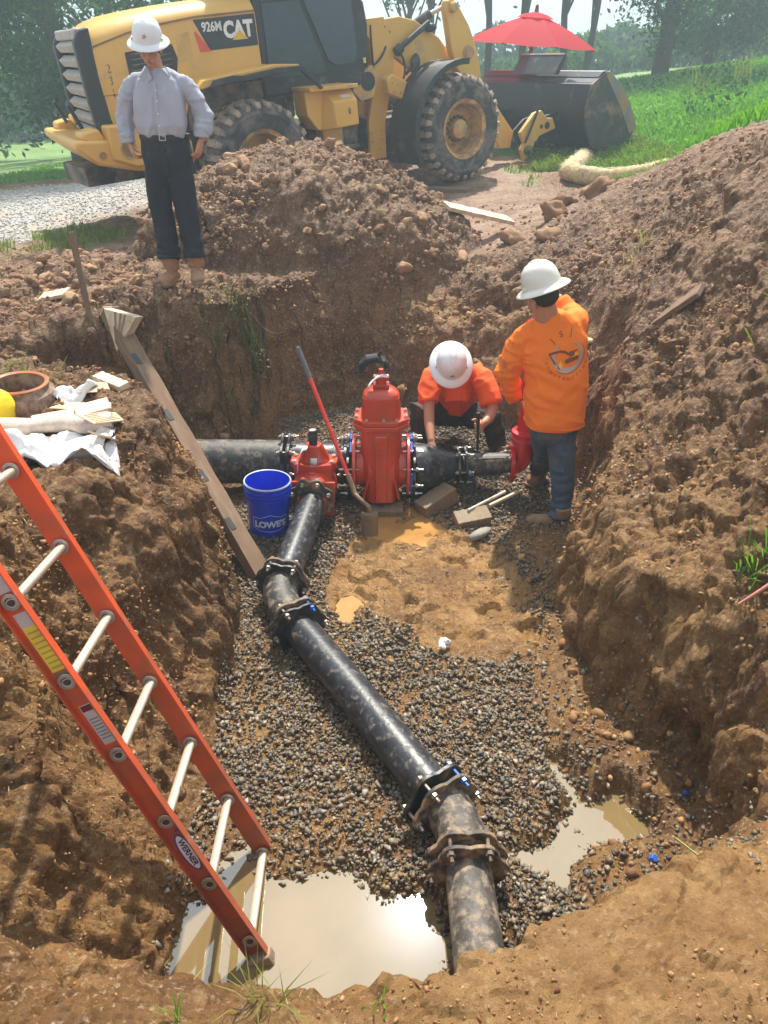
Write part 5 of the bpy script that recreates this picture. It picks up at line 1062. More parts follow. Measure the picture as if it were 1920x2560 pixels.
# bucket
prof=[(5.62,1.10),(5.40,.98),(5.30,.70),(5.32,.40),(5.44,.16),(5.60,.06),(6.34,.16)]
inn=[(x+.03,z+.02) if i<5 else (x,z+.025) for i,(x,z) in enumerate(prof)]
m=MB(); P=prof+inn[::-1]; m.prism(P,2.54,XZ(1.27)); m.build('bucket_shell',BK,LD,smooth=30,bevel=.004)
BKT=mat('bucket_worn',(.055,.055,.06),rough=.5,var=.3,dirt=(.38,.22,.13),da=.18,ds=2.2,bump=.1)
side=[(5.62,1.10),(5.70,1.11),(6.02,.86),(6.32,.45),(6.42,.28),(6.34,.15),(5.60,.05),(5.43,.15),(5.31,.40),(5.29,.70),(5.39,.98)]
for sy in (-1,1): plate('bucket_side_plate',side,sy*1.28+.02,.035,BKT,bevel=.004)
for sy in (-1,1): plate('side_cutter',[(5.70,1.12),(5.78,1.10),(6.08,.86),(6.37,.47),(6.46,.27),(6.30,.22),(6.02,.64),(5.68,1.06)],sy*1.30+.03,.03,mat('worn_steel',(.22,.21,.22),rough=.4,metal=.3,dirt=(.48,.26,.14),da=.3,ds=2.5,bump=.1),bevel=.004)
plate('cutting_edge',[(6.25,.14),(6.52,.16),(6.30,.20)],1.27,2.54,mat('worn_steel',(.2,.2,.2)),bevel=.003)
m=MB(); m.prism([(5.52,1.06),(5.62,1.13),(5.70,1.12),(5.60,1.06)],2.56,XZ(1.28)); m.build('bucket_top_bar',BK,LD,bevel=.006)
m=MB(); m.box((5.66,0,1.127),(.035,2.56,.008),rot=Matrix.Rotation(-.1,4,'Y')); m.build('worn_top_edge',mat('edge_pale',(.35,.37,.4),rough=.35,metal=.4,bump=0),LD,smooth=0)
plate('spill_guard',[(5.50,1.09),(5.40,1.10),(5.62,1.36),(5.66,1.34)],.45,.95,BK,bevel=.004)
plate('spill_guard_edge',[(5.60,1.35),(5.62,1.37),(5.68,1.355),(5.66,1.34)],.45,.95,mat('worn_steel',(.2,.2,.2)),bevel=.0)
m=MB(); m.add([(5.62,-.51,1.36),(5.60,-.62,1.25),(5.50,-.90,1.13),(5.58,-.60,1.30)],[(0,1,2,3)]); m.build('guard_gusset',mat('gusset_pale',(.45,.5,.55),rough=.4,bump=0),LD,smooth=0)
m=MB(); m.box((5.37,-.92,.80),(.012,.17,.13)); m.build('bucket_data_plate',mat('plate_grey',(.35,.33,.30),rough=.5),LD)
for yy in (-.55,.55):
    for dy in (-.12,.12):
        plate('bucket_ear',[(5.42,.14),(5.05,.20),(4.72,.20),(4.62,.40),(4.85,.55),(5.32,.62)],yy+dy+.02,.04,BK,bevel=.006)
plate('coupler_plate',[(4.46,.42),(4.74,.66),(4.88,.68),(5.0,.56),(5.12,.55),(5.19,.40),(4.85,.33),(4.55,.02),(4.48,.19),(4.54,.27)],-.72,.07,YEL,bevel=.01)
for (x,z,r_) in [(5.0,.46,.05),(4.88,.46,.03),(4.76,.25,.022)]:
    m=MB(); m.tube([(x,-.792,z),(x,-.80,z)],r_,18); m.build('coupler_hole_shade',BK,LD,smooth=0)  # black disc laid on the solid plate, painting the shade of a hole
m=MB(); m.tube([(4.60,-.79,.17),(4.60,-.83,.17)],.07,16); m.tube([(4.60,-.83,.17),(4.60,-.86,.17)],.03,10); m.build('coupler_pin',BKD,LD)
m=MB(); m.tube([(4.52,-.83,.28),(4.72,-.83,.62),(4.80,-.83,.78)],.018,8); m.build('hydraulic_hose',BK,LD)
for i,yy in enumerate((-.45,.45)):
    m=MB(); m.add([(5.44,yy-.10,.10),(5.44,yy+.10,.10),(5.40,yy+.10,.20),(5.40,yy-.10,.20)],[(0,1,2,3)]); m.build('warning_sticker',mat('sticker_outline',(.4,.4,.38),bump=0),LD,smooth=0)
# bottle on the bucket
bt=T('plastic_bottle','clear plastic drink bottle standing on the top edge of the black bucket','bottle'); bt.matrix_world=Mx@Matrix.Translation((5.62,.42,1.13))
m=MB(); m.lathe([(0,0),(.035,0),(.035,.12),(.03,.14),(.012,.18),(.012,.20),(0,.20)],14); m.build('bottle_body',mat('clear_bottle',(.75,.78,.8),rough=.1,trans=.6,bump=0,ior=1.4),bt)
m=MB(); m.tube([(0,0,.20),(0,0,.215)],.014,10); m.build('cap',PAPER,bt); m=MB(); m.tube([(0,0,.05),(0,0,.10)],.0358,14); m.build('bottle_label',mat('label_blue',(.3,.4,.6),bump=0),bt)

# ------------------------------------------------------------ umbrella, table and straw roll
u=T('parasol','open red parasol with a scalloped top vent standing beyond the black bucket','parasol',(2.42,15.5,.40),(R(2),R(4),0))
CAN=bpy.data.materials.new('parasol_canvas'); CAN.use_nodes=True; n=CAN.node_tree.nodes; l=CAN.node_tree.links; pb_=n['Principled BSDF']; pb_.inputs['Base Color'].default_value=(.72,.02,.045,1); pb_.inputs['Roughness'].default_value=.8; tr=n.new('ShaderNodeBsdfTranslucent'); tr.inputs[0].default_value=(.95,.05,.08,1); mxs=n.new('ShaderNodeMixShader'); mxs.inputs[0].default_value=.55; l.new(pb_.outputs[0],mxs.inputs[1]); l.new(tr.outputs[0],mxs.inputs[2]); l.new(mxs.outputs[0],n['Material Output'].inputs[0])
ns=8; RU=1.16
for k in range(ns):
    m=MB(); vs=[];fs=[]; nr=8; na=6
    for i in range(nr+1):
        for j in range(na+1):
            t=i/nr; a=2*math.pi*(k+j/na)/ns+.2; e=1-math.cos(math.pi/ns)*1.0; w=math.sin(math.pi*j/na)
            r_=RU*(.06+.94*t)*(math.cos(math.pi/ns)/math.cos(math.pi/ns-abs(j/na-.5)*0-(math.pi/ns)*(1-abs(2*j/na-1))) if False else 1-.075*w); z=1.95-.32*t-.12*t*t
            vs.append((r_*math.cos(a),r_*math.sin(a),z-.02*w*t))
    for i in range(nr):
        for j in range(na): q=i*(na+1)+j; fs.append((q,q+1,q+na+2,q+na+1))
    m.add(vs,fs); m.build('canopy_panel',CAN,u,smooth=60)
m=MB(); vs=[];fs=[]; nq=48
for r_,z in ((.02,1.985),(.20,1.945),(.30,1.895)):
    for k in range(nq): a=2*math.pi*k/nq; rr=r_*(1+.08*math.cos(8*a)*(r_>.2)); vs.append((rr*math.cos(a),rr*math.sin(a),z-.015*math.cos(8*a)*(r_>.3)))
for i in range(2):
    for k in range(nq): k2=(k+1)%nq; fs.append((i*nq+k,i*nq+k2,(i+1)*nq+k2,(i+1)*nq+k))
m.add(vs,fs); m.build('top_vent',CAN,u,smooth=60)
m=MB(); m.tube([(0,0,-.3),(0,0,2.03)],.035,10); m.ell((0,0,2.05),(.03,.03,.04)); m.build('pole',BKD,u)
for k in range(8):
    a=2*math.pi*k/8+.2; m=MB(); m.tube([(0,0,1.93),(RU*.98*math.cos(a),RU*.98*math.sin(a),1.49)],.009,5); m.build('rib',BKD,u)
w=T('straw_roll','bent straw erosion roll lying where the mud meets the grass','straw roll',(2.6,11.4,.3))
pts=[(3.0,12.75,0),(2.86,12.3,0),(2.66,11.85,0),(2.52,11.5,0),(2.62,11.25,0),(2.9,11.1,0),(3.2,10.9,0),(3.45,10.65,0),(3.62,10.5,0)]
pts=[(x-2.6,y-11.4,zat(x,y)-.3+.10) for x,y,z in pts]; P=[]
for i in range(len(pts)-1):
    for q in range(5): t=q/5; P.append(tuple(pts[i][k]*(1-t)+pts[i+1][k]*t for k in range(3)))
P.append(pts[-1])
m=MB(); m.tube(P,[.115+.008*math.sin(i*.9)+.006*math.sin(i*2.3) for i in range(len(P))],20); o=m.build('straw_tube',mat('straw',(.60,.46,.25),rough=.9,var=.3,vs=30,bump=1.0,bs=55,dirt=(.40,.28,.14),da=.3,ds=10),w,smooth=60)
r=np.random.default_rng(4); V=[];F=[]
for i in range(2600):
    a=P[r.integers(0,len(P)-1)]; c=np.array(a)+r.normal(0,.03,3)*[1,1,0]; q=r.uniform(0,3.14); d=np.array([math.cos(q)*.0+r.normal(0,.3),r.normal(0,.3),r.normal(0,.3)]); rad=.118; nx_=np.array([math.cos(q)*r.choice([-1,1]),-.7*abs(math.cos(q)),math.sin(q)]); nx_/=np.linalg.norm(nx_)
    p=c+nx_*rad; d=d-nx_*d.dot(nx_)*.8; d/=np.linalg.norm(d)+1e-6; s_=np.cross(d,nx_)*.003; b=len(V); L_=r.uniform(.02,.05); V+=[p-d*L_-s_,p-d*L_+s_,p+d*L_+nx_*.006]; F.append((b,b+1,b+2))
npmesh('straw_ends',V,F,mat('straw_pale',(.72,.58,.34),rough=.8,bump=0),w)['kind']='stuff'

# ------------------------------------------------------------ trees
def leafmat(name,c1,c2,trl=.35):
    m=bpy.data.materials.new(name); m.use_nodes=True; n=m.node_tree.nodes; l=m.node_tree.links; n.remove(n['Principled BSDF'])
    at=n.new('ShaderNodeAttribute'); at.attribute_name='tint'; mx=n.new('ShaderNodeMixRGB'); mx.inputs[1].default_value=(*c1,1); mx.inputs[2].default_value=(*c2,1); l.new(at.outputs['Fac'],mx.inputs[0])
    d=n.new('ShaderNodeBsdfDiffuse'); t=n.new('ShaderNodeBsdfTranslucent'); l.new(mx.outputs[0],d.inputs[0]); v=n.new('ShaderNodeVectorMath'); v.operation='MULTIPLY'; v.inputs[1].default_value=(1.3,1.7,.7); l.new(mx.outputs[0],v.inputs[0]); l.new(v.outputs[0],t.inputs[0])
    s=n.new('ShaderNodeMixShader'); s.inputs[0].default_value=trl; l.new(d.outputs[0],s.inputs[1]); l.new(t.outputs[0],s.inputs[2]); l.new(s.outputs[0],n['Material Output'].inputs[0]); MATS[name]=m; return m
LF=leafmat('leaf_green',(.03,.07,.022),(.08,.16,.045),.4); LF2=leafmat('leaf_blue_green',(.035,.08,.035),(.08,.16,.06),.4)
BARK=mat('bark',(.085,.065,.05),rough=.9,bump=.6,bs=20)
def leaves(C,size,seed,squash=.7):
    r=np.random.default_rng(seed); n=len(C); a=r.normal(size=(n,3)); a/=np.linalg.norm(a,axis=1)[:,None]; b=np.cross(a,r.normal(size=(n,3))); b/=np.linalg.norm(b,axis=1)[:,None]
    s=(size*r.uniform(.6,1.4,n))[:,None]; V=np.stack([C-a*s,C+b*s*squash*.6,C+a*s,C-b*s*squash*.6],1).reshape(-1,3); F=np.arange(4*n).reshape(-1,4); return V,F,np.repeat(r.uniform(0,1,n),4)
def tree(name,label,x,y,h,ells,nleaf,size,tr,seed,m=None,nl=9,lean=0,spread=.35,cl=46,group='trees behind the site'):
    r=np.random.default_rng(seed); z0=float(zat(x,y))-.1; o=T(name,label,'tree',(x,y,z0),group=group)
    mb=MB(); tp=[(lean*t*h+.12*math.sin(t*5+seed),.1*math.sin(t*4+seed*2),t*h*.9) for t in np.linspace(0,1,9)]; mb.tube(tp,[tr*(1-.8*t) for t in np.linspace(0,1,9)],9); mb.build('trunk',BARK,o,smooth=60)
    C=[]; vol=[e[3]*e[4]*e[5] for e in ells]; vol=np.array(vol)/sum(vol); ncl=max(4,nleaf//cl)
    cc=[]
    for i in range(ncl):
        e=ells[r.choice(len(ells),p=vol)]; d=r.normal(size=3); d/=np.linalg.norm(d); q=r.uniform(.25,1)**.5
        cc.append(np.array(e[:3])+d*q*np.array(e[3:6]))
    lb=MB()
    for i in range(nl):
        c=cc[r.integers(len(cc))]; t=float(np.clip((c[2]/h)*.6+r.uniform(-.1,.1),.15,.85)); k=t*8; i0=min(int(k),7); f=k-i0; b=Vector(tp[i0])*(1-f)+Vector(tp[i0+1])*f; c=Vector(c); mid=(b+c)/2+Vector((r.normal(0,.15),r.normal(0,.15),.25)); lb.tube([b,mid,c],[tr*.35,tr*.2,.012],6)
        for _ in range(2):
            c2=Vector(cc[r.integers(len(cc))]); 
            if (c2-mid).length<2.5: lb.tube([mid,(mid+c2)/2+Vector((0,0,.1)),c2],[tr*.14,tr*.09,.006],5)
    lb.build('limbs',BARK,o,smooth=60)
    for c in cc:
        k=int(cl*r.uniform(.6,1.4)); s_=spread*r.uniform(.6,1.4); C.append(c+r.normal(size=(k,3))*np.array([s_,s_,s_*.6]))
    C=np.concatenate(C); C=C[C[:,2]>.1]; V,F,t_=leaves(C,size,seed); npmesh('crown',V,F,m or LF,o,tint=t_); return o

tree('leafy_tree','big dark leafy tree at the far left edge behind the loader',-10.2,21,9,[(0,0,4.6,3.0,2.6,3.2),(1.5,-1,2.6,1.6,1.4,1.8),(-1,0,7,2.4,2.2,2.2)],15000,.085,.28,1,LF)
tree('leafy_tree','dark leafy tree with low hanging branches just left of the loader grille',-7.2,20,9,[(0,0,4.2,2.2,2.0,3.3),(.8,-.6,1.7,1.3,1.1,1.1),(0,0,7.4,2.4,2,2.0)],15000,.085,.24,2,LF)
tree('leafy_tree','tall leafy tree rising directly behind the loader hood',-4.6,23,9.5,[(0,0,5.5,2.6,2.2,3.4),(-1,0,8,2,2,2)],11000,.09,.22,3,LF2)
tree('leafy_tree','hazy tree seen between the left trees and the loader',-9.0,30,10,[(0,0,5,3.5,3,4)],9000,.12,.25,4,LF2)
tree('leafy_tree','pale distant tree at the left edge low over the field',-15.5,33,10,[(0,0,4.5,3.5,3,4)],8000,.13,.25,5,LF2)
for i,(lb,x,y,h,ln,nl_) in enumerate([('thin bare-trunked tree left of the parasol peak',3.0,27,8,.02,5000),('slender tree standing right behind the parasol peak',4.2,28,9,.04,5600),('slim leaning tree between the parasol and the dark oak',5.6,27.5,9,-.03,6000),('thin forked tree behind the left rim of the parasol',1.7,29,8.5,-.05,4600),('tall thin tree directly behind the lift arm',.6,30,9,.05,5000),('slim tree behind the right tip of the parasol',6.5,29,9.5,.05,6000)]):
    tree('slender_tree',lb,x,y,h,[(0,0,h*.66,1.5,1.3,h*.30),(.6,0,h*.5,1.2,1,.9),(-.5,0,h*.85,1.3,1.1,1.1)],nl_,.11,.12,20+i,LF2,nl=16,lean=ln,spread=.3,cl=30,group='thin trees beyond the parasol')
tree('dark_tree','dense dark tree standing right of the parasol behind the bucket',7.6,24.5,9,[(0,0,3.0,1.5,1.4,2.4),(.2,0,5.4,2.2,1.9,2.6),(-.9,-.3,3.6,1.0,1,1.6)],15000,.08,.24,31,LF)
tree('round_tree','broad round tree on the hill at the upper right',13.6,30,7,[(0,0,3.6,2.9,2.5,2.9),(-1.4,0,2.4,1.7,1.5,1.7),(1.8,0,2.4,1.9,1.6,2.0)],16000,.095,.22,33,LF2)
tree('round_tree','smaller tree filling the right edge beside the broad round tree',17.6,31,5.4,[(0,0,2.4,2.2,2,2.3)],7000,.10,.2,34,LF2)
tree('leafy_tree','low spreading tree between the dark tree and the round tree',10.6,29,5,[(0,0,1.6,1.8,1.6,1.3)],6500,.09,.16,35,LF2)
def hedge(name,label,xs,y,h,seed,n=9000,sz=.10,kind=None):
    r=np.random.default_rng(seed); x=r.uniform(xs[0],xs[1],n); yy=y+r.normal(0,.8,n); hh=h*(.75+.5*fbm(np.c_[x*.5,x*0,x*0+seed],3,seed)); z=zat(x,yy)+r.uniform(0,1,n)**.7*hh
    V,F,t_=leaves(np.c_[x,yy,z],sz,seed); o=npmesh(name,V,F,LF2,tint=t_); 
    if kind: o['kind']=kind
    else: tag(o,label,'bushes')
    return o
hedge('far_woods','', (-34,34),46,2.6,41,16000,.26,'stuff'); hedge('far_woods','',(4,30),38,1.6,42,9000,.17,'stuff'); hedge('far_woods','',(-30,-9),44,3.2,44,7000,.25,'stuff'); hedge('far_woods','',(-3,7),33,1.3,46,5000,.12,'stuff')
# ------------------------------------------------------------ grass and weeds
GRM=leafmat('grass_blade',(.09,.21,.025),(.22,.40,.06),.35); GRD=leafmat('dock_leaf',(.03,.08,.03),(.06,.13,.04),.25); GRY=leafmat('dry_grass',(.42,.34,.15),(.60,.50,.26),.2); GRP=leafmat('olive_grass',(.12,.16,.04),(.30,.30,.09),.3)
def blades(name,P,h,w,m,seed,lean=.35,kind='stuff',label=None,cat=None):
    r=np.random.default_rng(seed); n=len(P); z=np.atleast_1d(zat(P[:,0],P[:,1])); B=np.c_[P,z-.01]; H=h*r.uniform(.5,1.4,n); a=r.uniform(0,6.283,n); d=np.c_[np.cos(a),np.sin(a),a*0]; s=np.c_[-np.sin(a+.9),np.cos(a+.9),a*0]*(w*r.uniform(.6,1.3,n))[:,None]; q=(lean*r.uniform(.3,1.6,n)*H)[:,None]
    M1=B+d*q*.35+np.c_[a*0,a*0,H*.6]; T_=B+d*q*1.1+np.c_[a*0,a*0,H*.95]
    V=np.stack([B-s*.6,B+s*.6,M1+s,M1-s,T_],1).reshape(-1,3); i=np.arange(n)[:,None]*5; F=np.concatenate([i+np.array([[0,1,2]]),i+np.array([[0,2,3]]),i+np.array([[3,2,4]])]); o=npmesh(name,V,F,m,kind=kind,tint=np.repeat(r.uniform(0,1,n),5))
    if label: tag(o,label,cat)
    return o
def gp(n,x0,x1,y0,y1,thr=.45,fq=.9,seed=0,dens=None):
    P=pts_in(n,x0,x1,y0,y1); k=maskat('grass',P[:,0],P[:,1])>thr; P=P[k]; return P[fbm(np.c_[P*fq,P[:,0]*0+seed],3,seed+61)>-.35]
blades('grass',gp(52000,2.2,9,6.5,15),.10,.010,GRM,1); blades('grass',gp(46000,2.5,14,14,25,seed=3),.12,.022,GRM,2,.5)
blades('grass',gp(16000,2.2,4.2,9.5,14,seed=2),.13,.010,GRP,3,.6); blades('grass',gp(14000,-9,-2.5,15,22,seed=4),.10,.02,GRM,4)
P=gp(5000,-5,-2.8,8.3,10.6,.25,seed=5); blades('grass',P,.10,.006,GRP,6); P=gp(2500,1.2,3,11,13.4,.2,seed=6); blades('grass',P,.10,.007,GRP,7)
c=pts_in(22,5.0,13,14,22); P=np.concatenate([c[i]+RNG.normal(0,.35,(60,2)) for i in range(len(c))]); P=P[maskat('grass',P[:,0],P[:,1])>.5]; z=zat(P[:,0],P[:,1]); V,F,t_=leaves(np.c_[P,z+RNG.uniform(.05,.32,len(P))],.06,77); npmesh('broadleaf_weeds',V,F,GRD,kind='stuff',tint=t_)
P=gp(30000,2.3,12,7,20,seed=8); z=zat(P[:,0],P[:,1]); V,F,t_=leaves(np.c_[P,z+RNG.uniform(.02,.16,len(P))],.026,78); npmesh('clover_leaves',V,F,GRM,kind='stuff',tint=t_)
for i,(x,y) in enumerate([(6.3,17.5),(7.0,17.6)]):
    blades('tall_grass_clump',np.array([[x,y]])+RNG.normal(0,.16,(18,2)),.65,.012,GRP,90+i,.25,kind=None,label=['tall pale grass stalks on the hill crest right of the bucket','second clump of tall grass stalks farther right on the hill crest'][i],cat='grass clump')
# tufts on the pit banks, each a thing
def tuft(label,x,y,n,h,m_,seed,sp=.04,lean=.6,dz=0,w=.004,cat='grass tuft'):
    o=blades('grass_tuft',np.array([[x,y]])+np.random.default_rng(seed).normal(0,sp,(n,2)),h,w,m_,seed,lean,kind=None,label=label,cat=cat); o.location.z=dz; return o
tuft('bright green weed clump growing on the right bank edge near the picture edge',1.56,2.72,38,.12,GRM,101,.035,.9)
tuft('dark grass tuft hanging from the far pit wall left of centre',-1.08,6.10,110,.26,leafmat('hang_grass',(.04,.06,.02),(.10,.12,.04),.2),102,.06,.5,-.05)
tuft('second dark grass tuft on the far pit wall nearer the timber',-1.28,5.86,70,.22,MATS['hang_grass'],103,.05,.5,-.02)
tuft('pale green grass clump at the near rim beside the ladder foot',-.27,.93,34,.075,GRP,104,.028,1.1,0,.0022)
tuft('single green blades at the left of the near rim',-.45,.90,9,.07,GRM,105,.006,.5,0,.002)
tuft('small grass tuft on the near rim over the white water',-.02,.92,7,.05,GRM,106,.02,.5,0,.0025)
tuft('yellow-green weeds on the upper right bank',2.3,4.2,60,.14,GRP,107,.10,1.0)
tuft('dry grass on the left ledge behind the rusty collar',-2.15,4.35,70,.10,GRP,108,.07,1.0)
tuft('dry straw tuft on the right bank above the standing man',2.0,6.3,36,.12,GRY,109,.08,1.2)
tuft('pale weed clump on the left wall at the picture edge',-1.42,1.55,18,.10,GRP,110,.04,1.2)
P=np.concatenate([pts_in(150,1.3,3,2.2,8),pts_in(90,-2.3,-1.2,1.3,4.4),pts_in(50,-.9,1.2,.7,1.4),pts_in(120,-2.5,2,6.3,9)]); blades('straw_litter',P,.010,.0018,GRY,120,5.0)
tw=T('green_stem','green plant stem lying on the mud at the right edge of the picture','stem',(.98,1.45,zat(.98,1.45)+.01)); m=MB(); m.tube([(-.09,.10,.01),(0,0,.0),(.12,-.06,.02)],[.0035,.003,.002],6); m.build('stem_strand',mat('stem_green',(.24,.26,.06),rough=.6,bump=0),tw)

# ------------------------------------------------------------ people
SKIN=mat('skin',(.52,.26,.155),rough=.55,var=.08,vs=10,bump=.1,bs=60,sss=.08); SKINR=mat('skin_tanned',(.50,.225,.125),rough=.5,var=.1,bump=.1,bs=60,sss=.08,dirt=(.25,.14,.09),da=.05,ds=12)
HATW=mat('helmet_white',(.80,.80,.80),rough=.3,var=.02,bump=0,coat=.3); HATC=mat('helmet_cream',(.78,.74,.65),rough=.3,var=.03,bump=0,coat=.2)
def bake(mb,name,m,par,vox,smooth=4,folds=None,label=None,origin=(0,0,0)):
    bm=bmesh.new(); me=mb.mesh('tmp'); bm.from_mesh(me); bmesh.ops.recalc_face_normals(bm,faces=bm.faces); bm.to_mesh(me); bm.free()
    o=link('tmp',me); r=o.modifiers.new('r','REMESH'); r.mode='VOXEL'; r.voxel_size=vox; r.adaptivity=0
    if smooth: s=o.modifiers.new('s','SMOOTH'); s.factor=.5; s.iterations=smooth
    dg=bpy.context.evaluated_depsgraph_get(); me2=bpy.data.meshes.new_from_object(o.evaluated_get(dg)); bpy.data.objects.remove(o)
    n=len(me2.vertices); V=np.empty(n*3,np.float32); me2.vertices.foreach_get('co',V); V=V.reshape(-1,3)
    if folds:
        N_=np.empty(n*3,np.float32); me2.vertices.foreach_get('normal',N_); N_=N_.reshape(-1,3); V=V+N_*folds(V)[:,None]
    V=V-np.array(origin,np.float32); me2.vertices.foreach_set('co',V.ravel()); me2.shade_smooth(); me2.name=name; me2.update()
    ob=link(name,me2,m,par)
    if label: ob['label']=label
    return ob
def cloth(a=.009,f=7,seed=0,sc=(1,1,1.0)):
    def fn(V): return a*(fbm(V*f*np.array(sc)+seed,3,seed)*1.3-.8*np.abs(fbm(V*f*1.7*np.array(sc)+seed+5,3,seed+9))+.2)
    return fn
def creases(V,f,sc,s,w=2.6):
    q=V*f*np.array(sc); q=q+.35*np.c_[fbm(q*.6,2,s+3),fbm(q*.6+5,2,s+4),fbm(q*.6+9,2,s+5)]
    return np.clip(1-np.abs(fbm(q,2,s,.4))*w,0,1)**2
def basis(fwd,up):
    u=Vector(up).normalized(); f=Vector(fwd); f=(f-u*f.dot(u)).normalized(); r=f.cross(u); return Matrix((r,f,u)).transposed()
def head(mb,c,fwd,up,s=1):
    B=basis(fwd,up); Q=B.to_4x4(); g=lambda x,y,z:Vector(c)+B@Vector((x,y,z))*s
    mb.ell(g(0,-.008,.035),(.074*s,.092*s,.088*s),18,12,Q); mb.ell(g(0,.022,-.045),(.056*s,.062*s,.066*s),16,10,Q); mb.ell(g(0,.055,-.085),(.026*s,.022*s,.018*s),10,8,Q)
    mb.tube([g(0,.078,.012),g(0,.097,-.018),g(0,.104,-.032),g(0,.088,-.040)],[.010*s,.012*s,.016*s,.012*s],8)
    mb.ell(g(0,.076,.022),(.052*s,.016*s,.012*s),12,6,Q); mb.ell(g(0,.078,-.062),(.026*s,.012*s,.009*s),10,6,Q)
    for sx in (-1,1): mb.ell(g(sx*.076,-.005,-.01),(.012*s,.02*s,.032*s),10,8,Q); mb.ell(g(sx*.040,.060,-.025),(.022*s,.020*s,.022*s),10,8,Q)
    return g,Q
def face_bits(par,g,Q,org,hair=(.08,.06,.05)):
    for sx in (-1,1):
        m=MB(); m.ell(g(sx*.030,.084,.004)-Vector(org),(.012,.008,.007),12,8,Q); m.build('eye',mat('eye_white',(.6,.58,.55),rough=.2,bump=0),par)
        m=MB(); m.ell(g(sx*.030,.091,.003)-Vector(org),(.005,.003,.005),8,6,Q); m.build('iris',mat('iris',(.05,.03,.02),rough=.2,bump=0),par)
        m=MB(); m.ell(g(sx*.031,.087,.020)-Vector(org),(.018,.006,.005),10,6,Q); m.build('eyebrow',mat('brow%d'%int(hair[0]*100),hair,bump=0),par)
    m=MB(); m.ell(g(0,.089,-.062)-Vector(org),(.022,.004,.006),10,6,Q); m.build('lips',mat('lips',(.33,.12,.09),rough=.5,bump=0),par)
def helmet(par,c,fwd,up,m_,org,s=1,mark=True,under=None):
    B=basis(fwd,up); Mx=(Matrix.Translation(Vector(c)-Vector(org))@B.to_4x4())@Matrix.Diagonal((.93*s,1.07*s,s,1))
    m=MB(); m.M=Mx; pr=[(.122,0),(.121,.03),(.114,.07),(.098,.108),(.070,.135),(.036,.148),(0,.151)]; inn=[(max(0,r_-.004),z-.003) for r_,z in pr]
    m.lathe(pr,40); m.build('hard_hat',m_,par,smooth=50); shell=[o for o in par.children][-1]
    m=MB(); m.M=Mx; m.lathe([(.120,.006),(.135,.001),(.158,-.010),(.170,-.020),(.172,-.024),(.168,-.027),(.155,-.017),(.132,-.006),(.118,.0)],44,closed=True); m.build('brim',m_,shell,smooth=50)
    m=MB(); m.M=Mx
    P=[(0,.105*math.cos(a)*1.06,.02+.132*math.sin(a)) for a in np.linspace(.15,2.99,14)]; m.tube(P,[(.022*math.sin(a*1.0)+.006,.008) for a in np.linspace(.15,2.99,14)],10,ref=(0,0,1)) 
    m.build('crown_ridge',m_,shell,smooth=60)
    for sx in (-1,1):
        m=MB(); m.M=Mx; m.box((sx*.124,.02,.014),(.010,.035,.020)); m.build('side_slot',m_,shell,bevel=.003)
    if mark:
        m=MB(); m.M=Mx
        for (x,z,a) in [(-.012,.060,.5),(0,.066,-.3),(.010,.058,1.1),(.002,.052,.1),(-.005,.072,1.4)]: m.box((x,.118-.12*(z-.05),z),(.020,.004,.0035),rot=Matrix.Rotation(a,4,'Y'))
        m.build('worn_sticker',mat('mark_grey',(.25,.25,.27),bump=0),shell,smooth=0)
    m=MB(); m.M=Mx; m.lathe([(.098,-.030),(.104,-.030),(.104,.0),(.098,.0)],30,closed=True); m.build('headband',mat('band_dark',(.05,.05,.06),rough=.7,bump=0),shell,smooth=30)
    return Mx,shell
def hand(mb,w,d,pn,side,curl=.5,spread=1,s=1.0,tcurl=.4):
    "w wrist, d direction of the fingers, pn palm normal, side +1/-1 where the thumb is along d x pn"
    d=Vector(d).normalized(); n=Vector(pn); n=(n-d*n.dot(d)).normalized(); a=d.cross(n)*side; w=Vector(w); L=lambda x,y,z:w+(a*x+d*y+n*z)*s
    mb.tube([L(0,-.02,0),L(0,.01,0),L(.002,.045,0),L(.0,.085,.002)],[(.028*s,.020*s),(.031*s,.019*s),(.041*s,.0165*s),(.040*s,.014*s)],14,ref=n)
    for k,(x,ln,r_) in enumerate([(.031,.070,.0088),(.0105,.079,.0092),(-.0105,.073,.0088),(-.030,.058,.0078)]):
        p=L(x,.078,.0); ang=0; P=[L(x*.9,.055,0),p]; dd=(d+a*(x*1.1*spread)).normalized(); c_=curl*(1+.08*k)
        for seg,fr in enumerate((.46,.30,.24)):
            ang+=c_*(.9,1.1,.7)[seg]; v=dd*math.cos(ang)+n*math.sin(ang); p=p+v*ln*fr*s; P.append(p)
        mb.tube(P,[r_*1.05*s,r_*s*1.02,r_*s*.98,r_*s*.90,r_*s*.72],8)
    v1=(a*.75+d*.55+n*.35).normalized(); v2=(a*.35+d*.75+n*(.3+tcurl)).normalized(); v3=(a*.0+d*.8+n*(.4+tcurl)).normalized(); p0=L(.014,.012,.004); p1=p0+v1*.044*s; p2=p1+v2*.034*s; p3=p2+v3*.026*s
    mb.tube([p0,p1,p2,p3],[.015*s,.0125*s,.0105*s,.008*s],8)
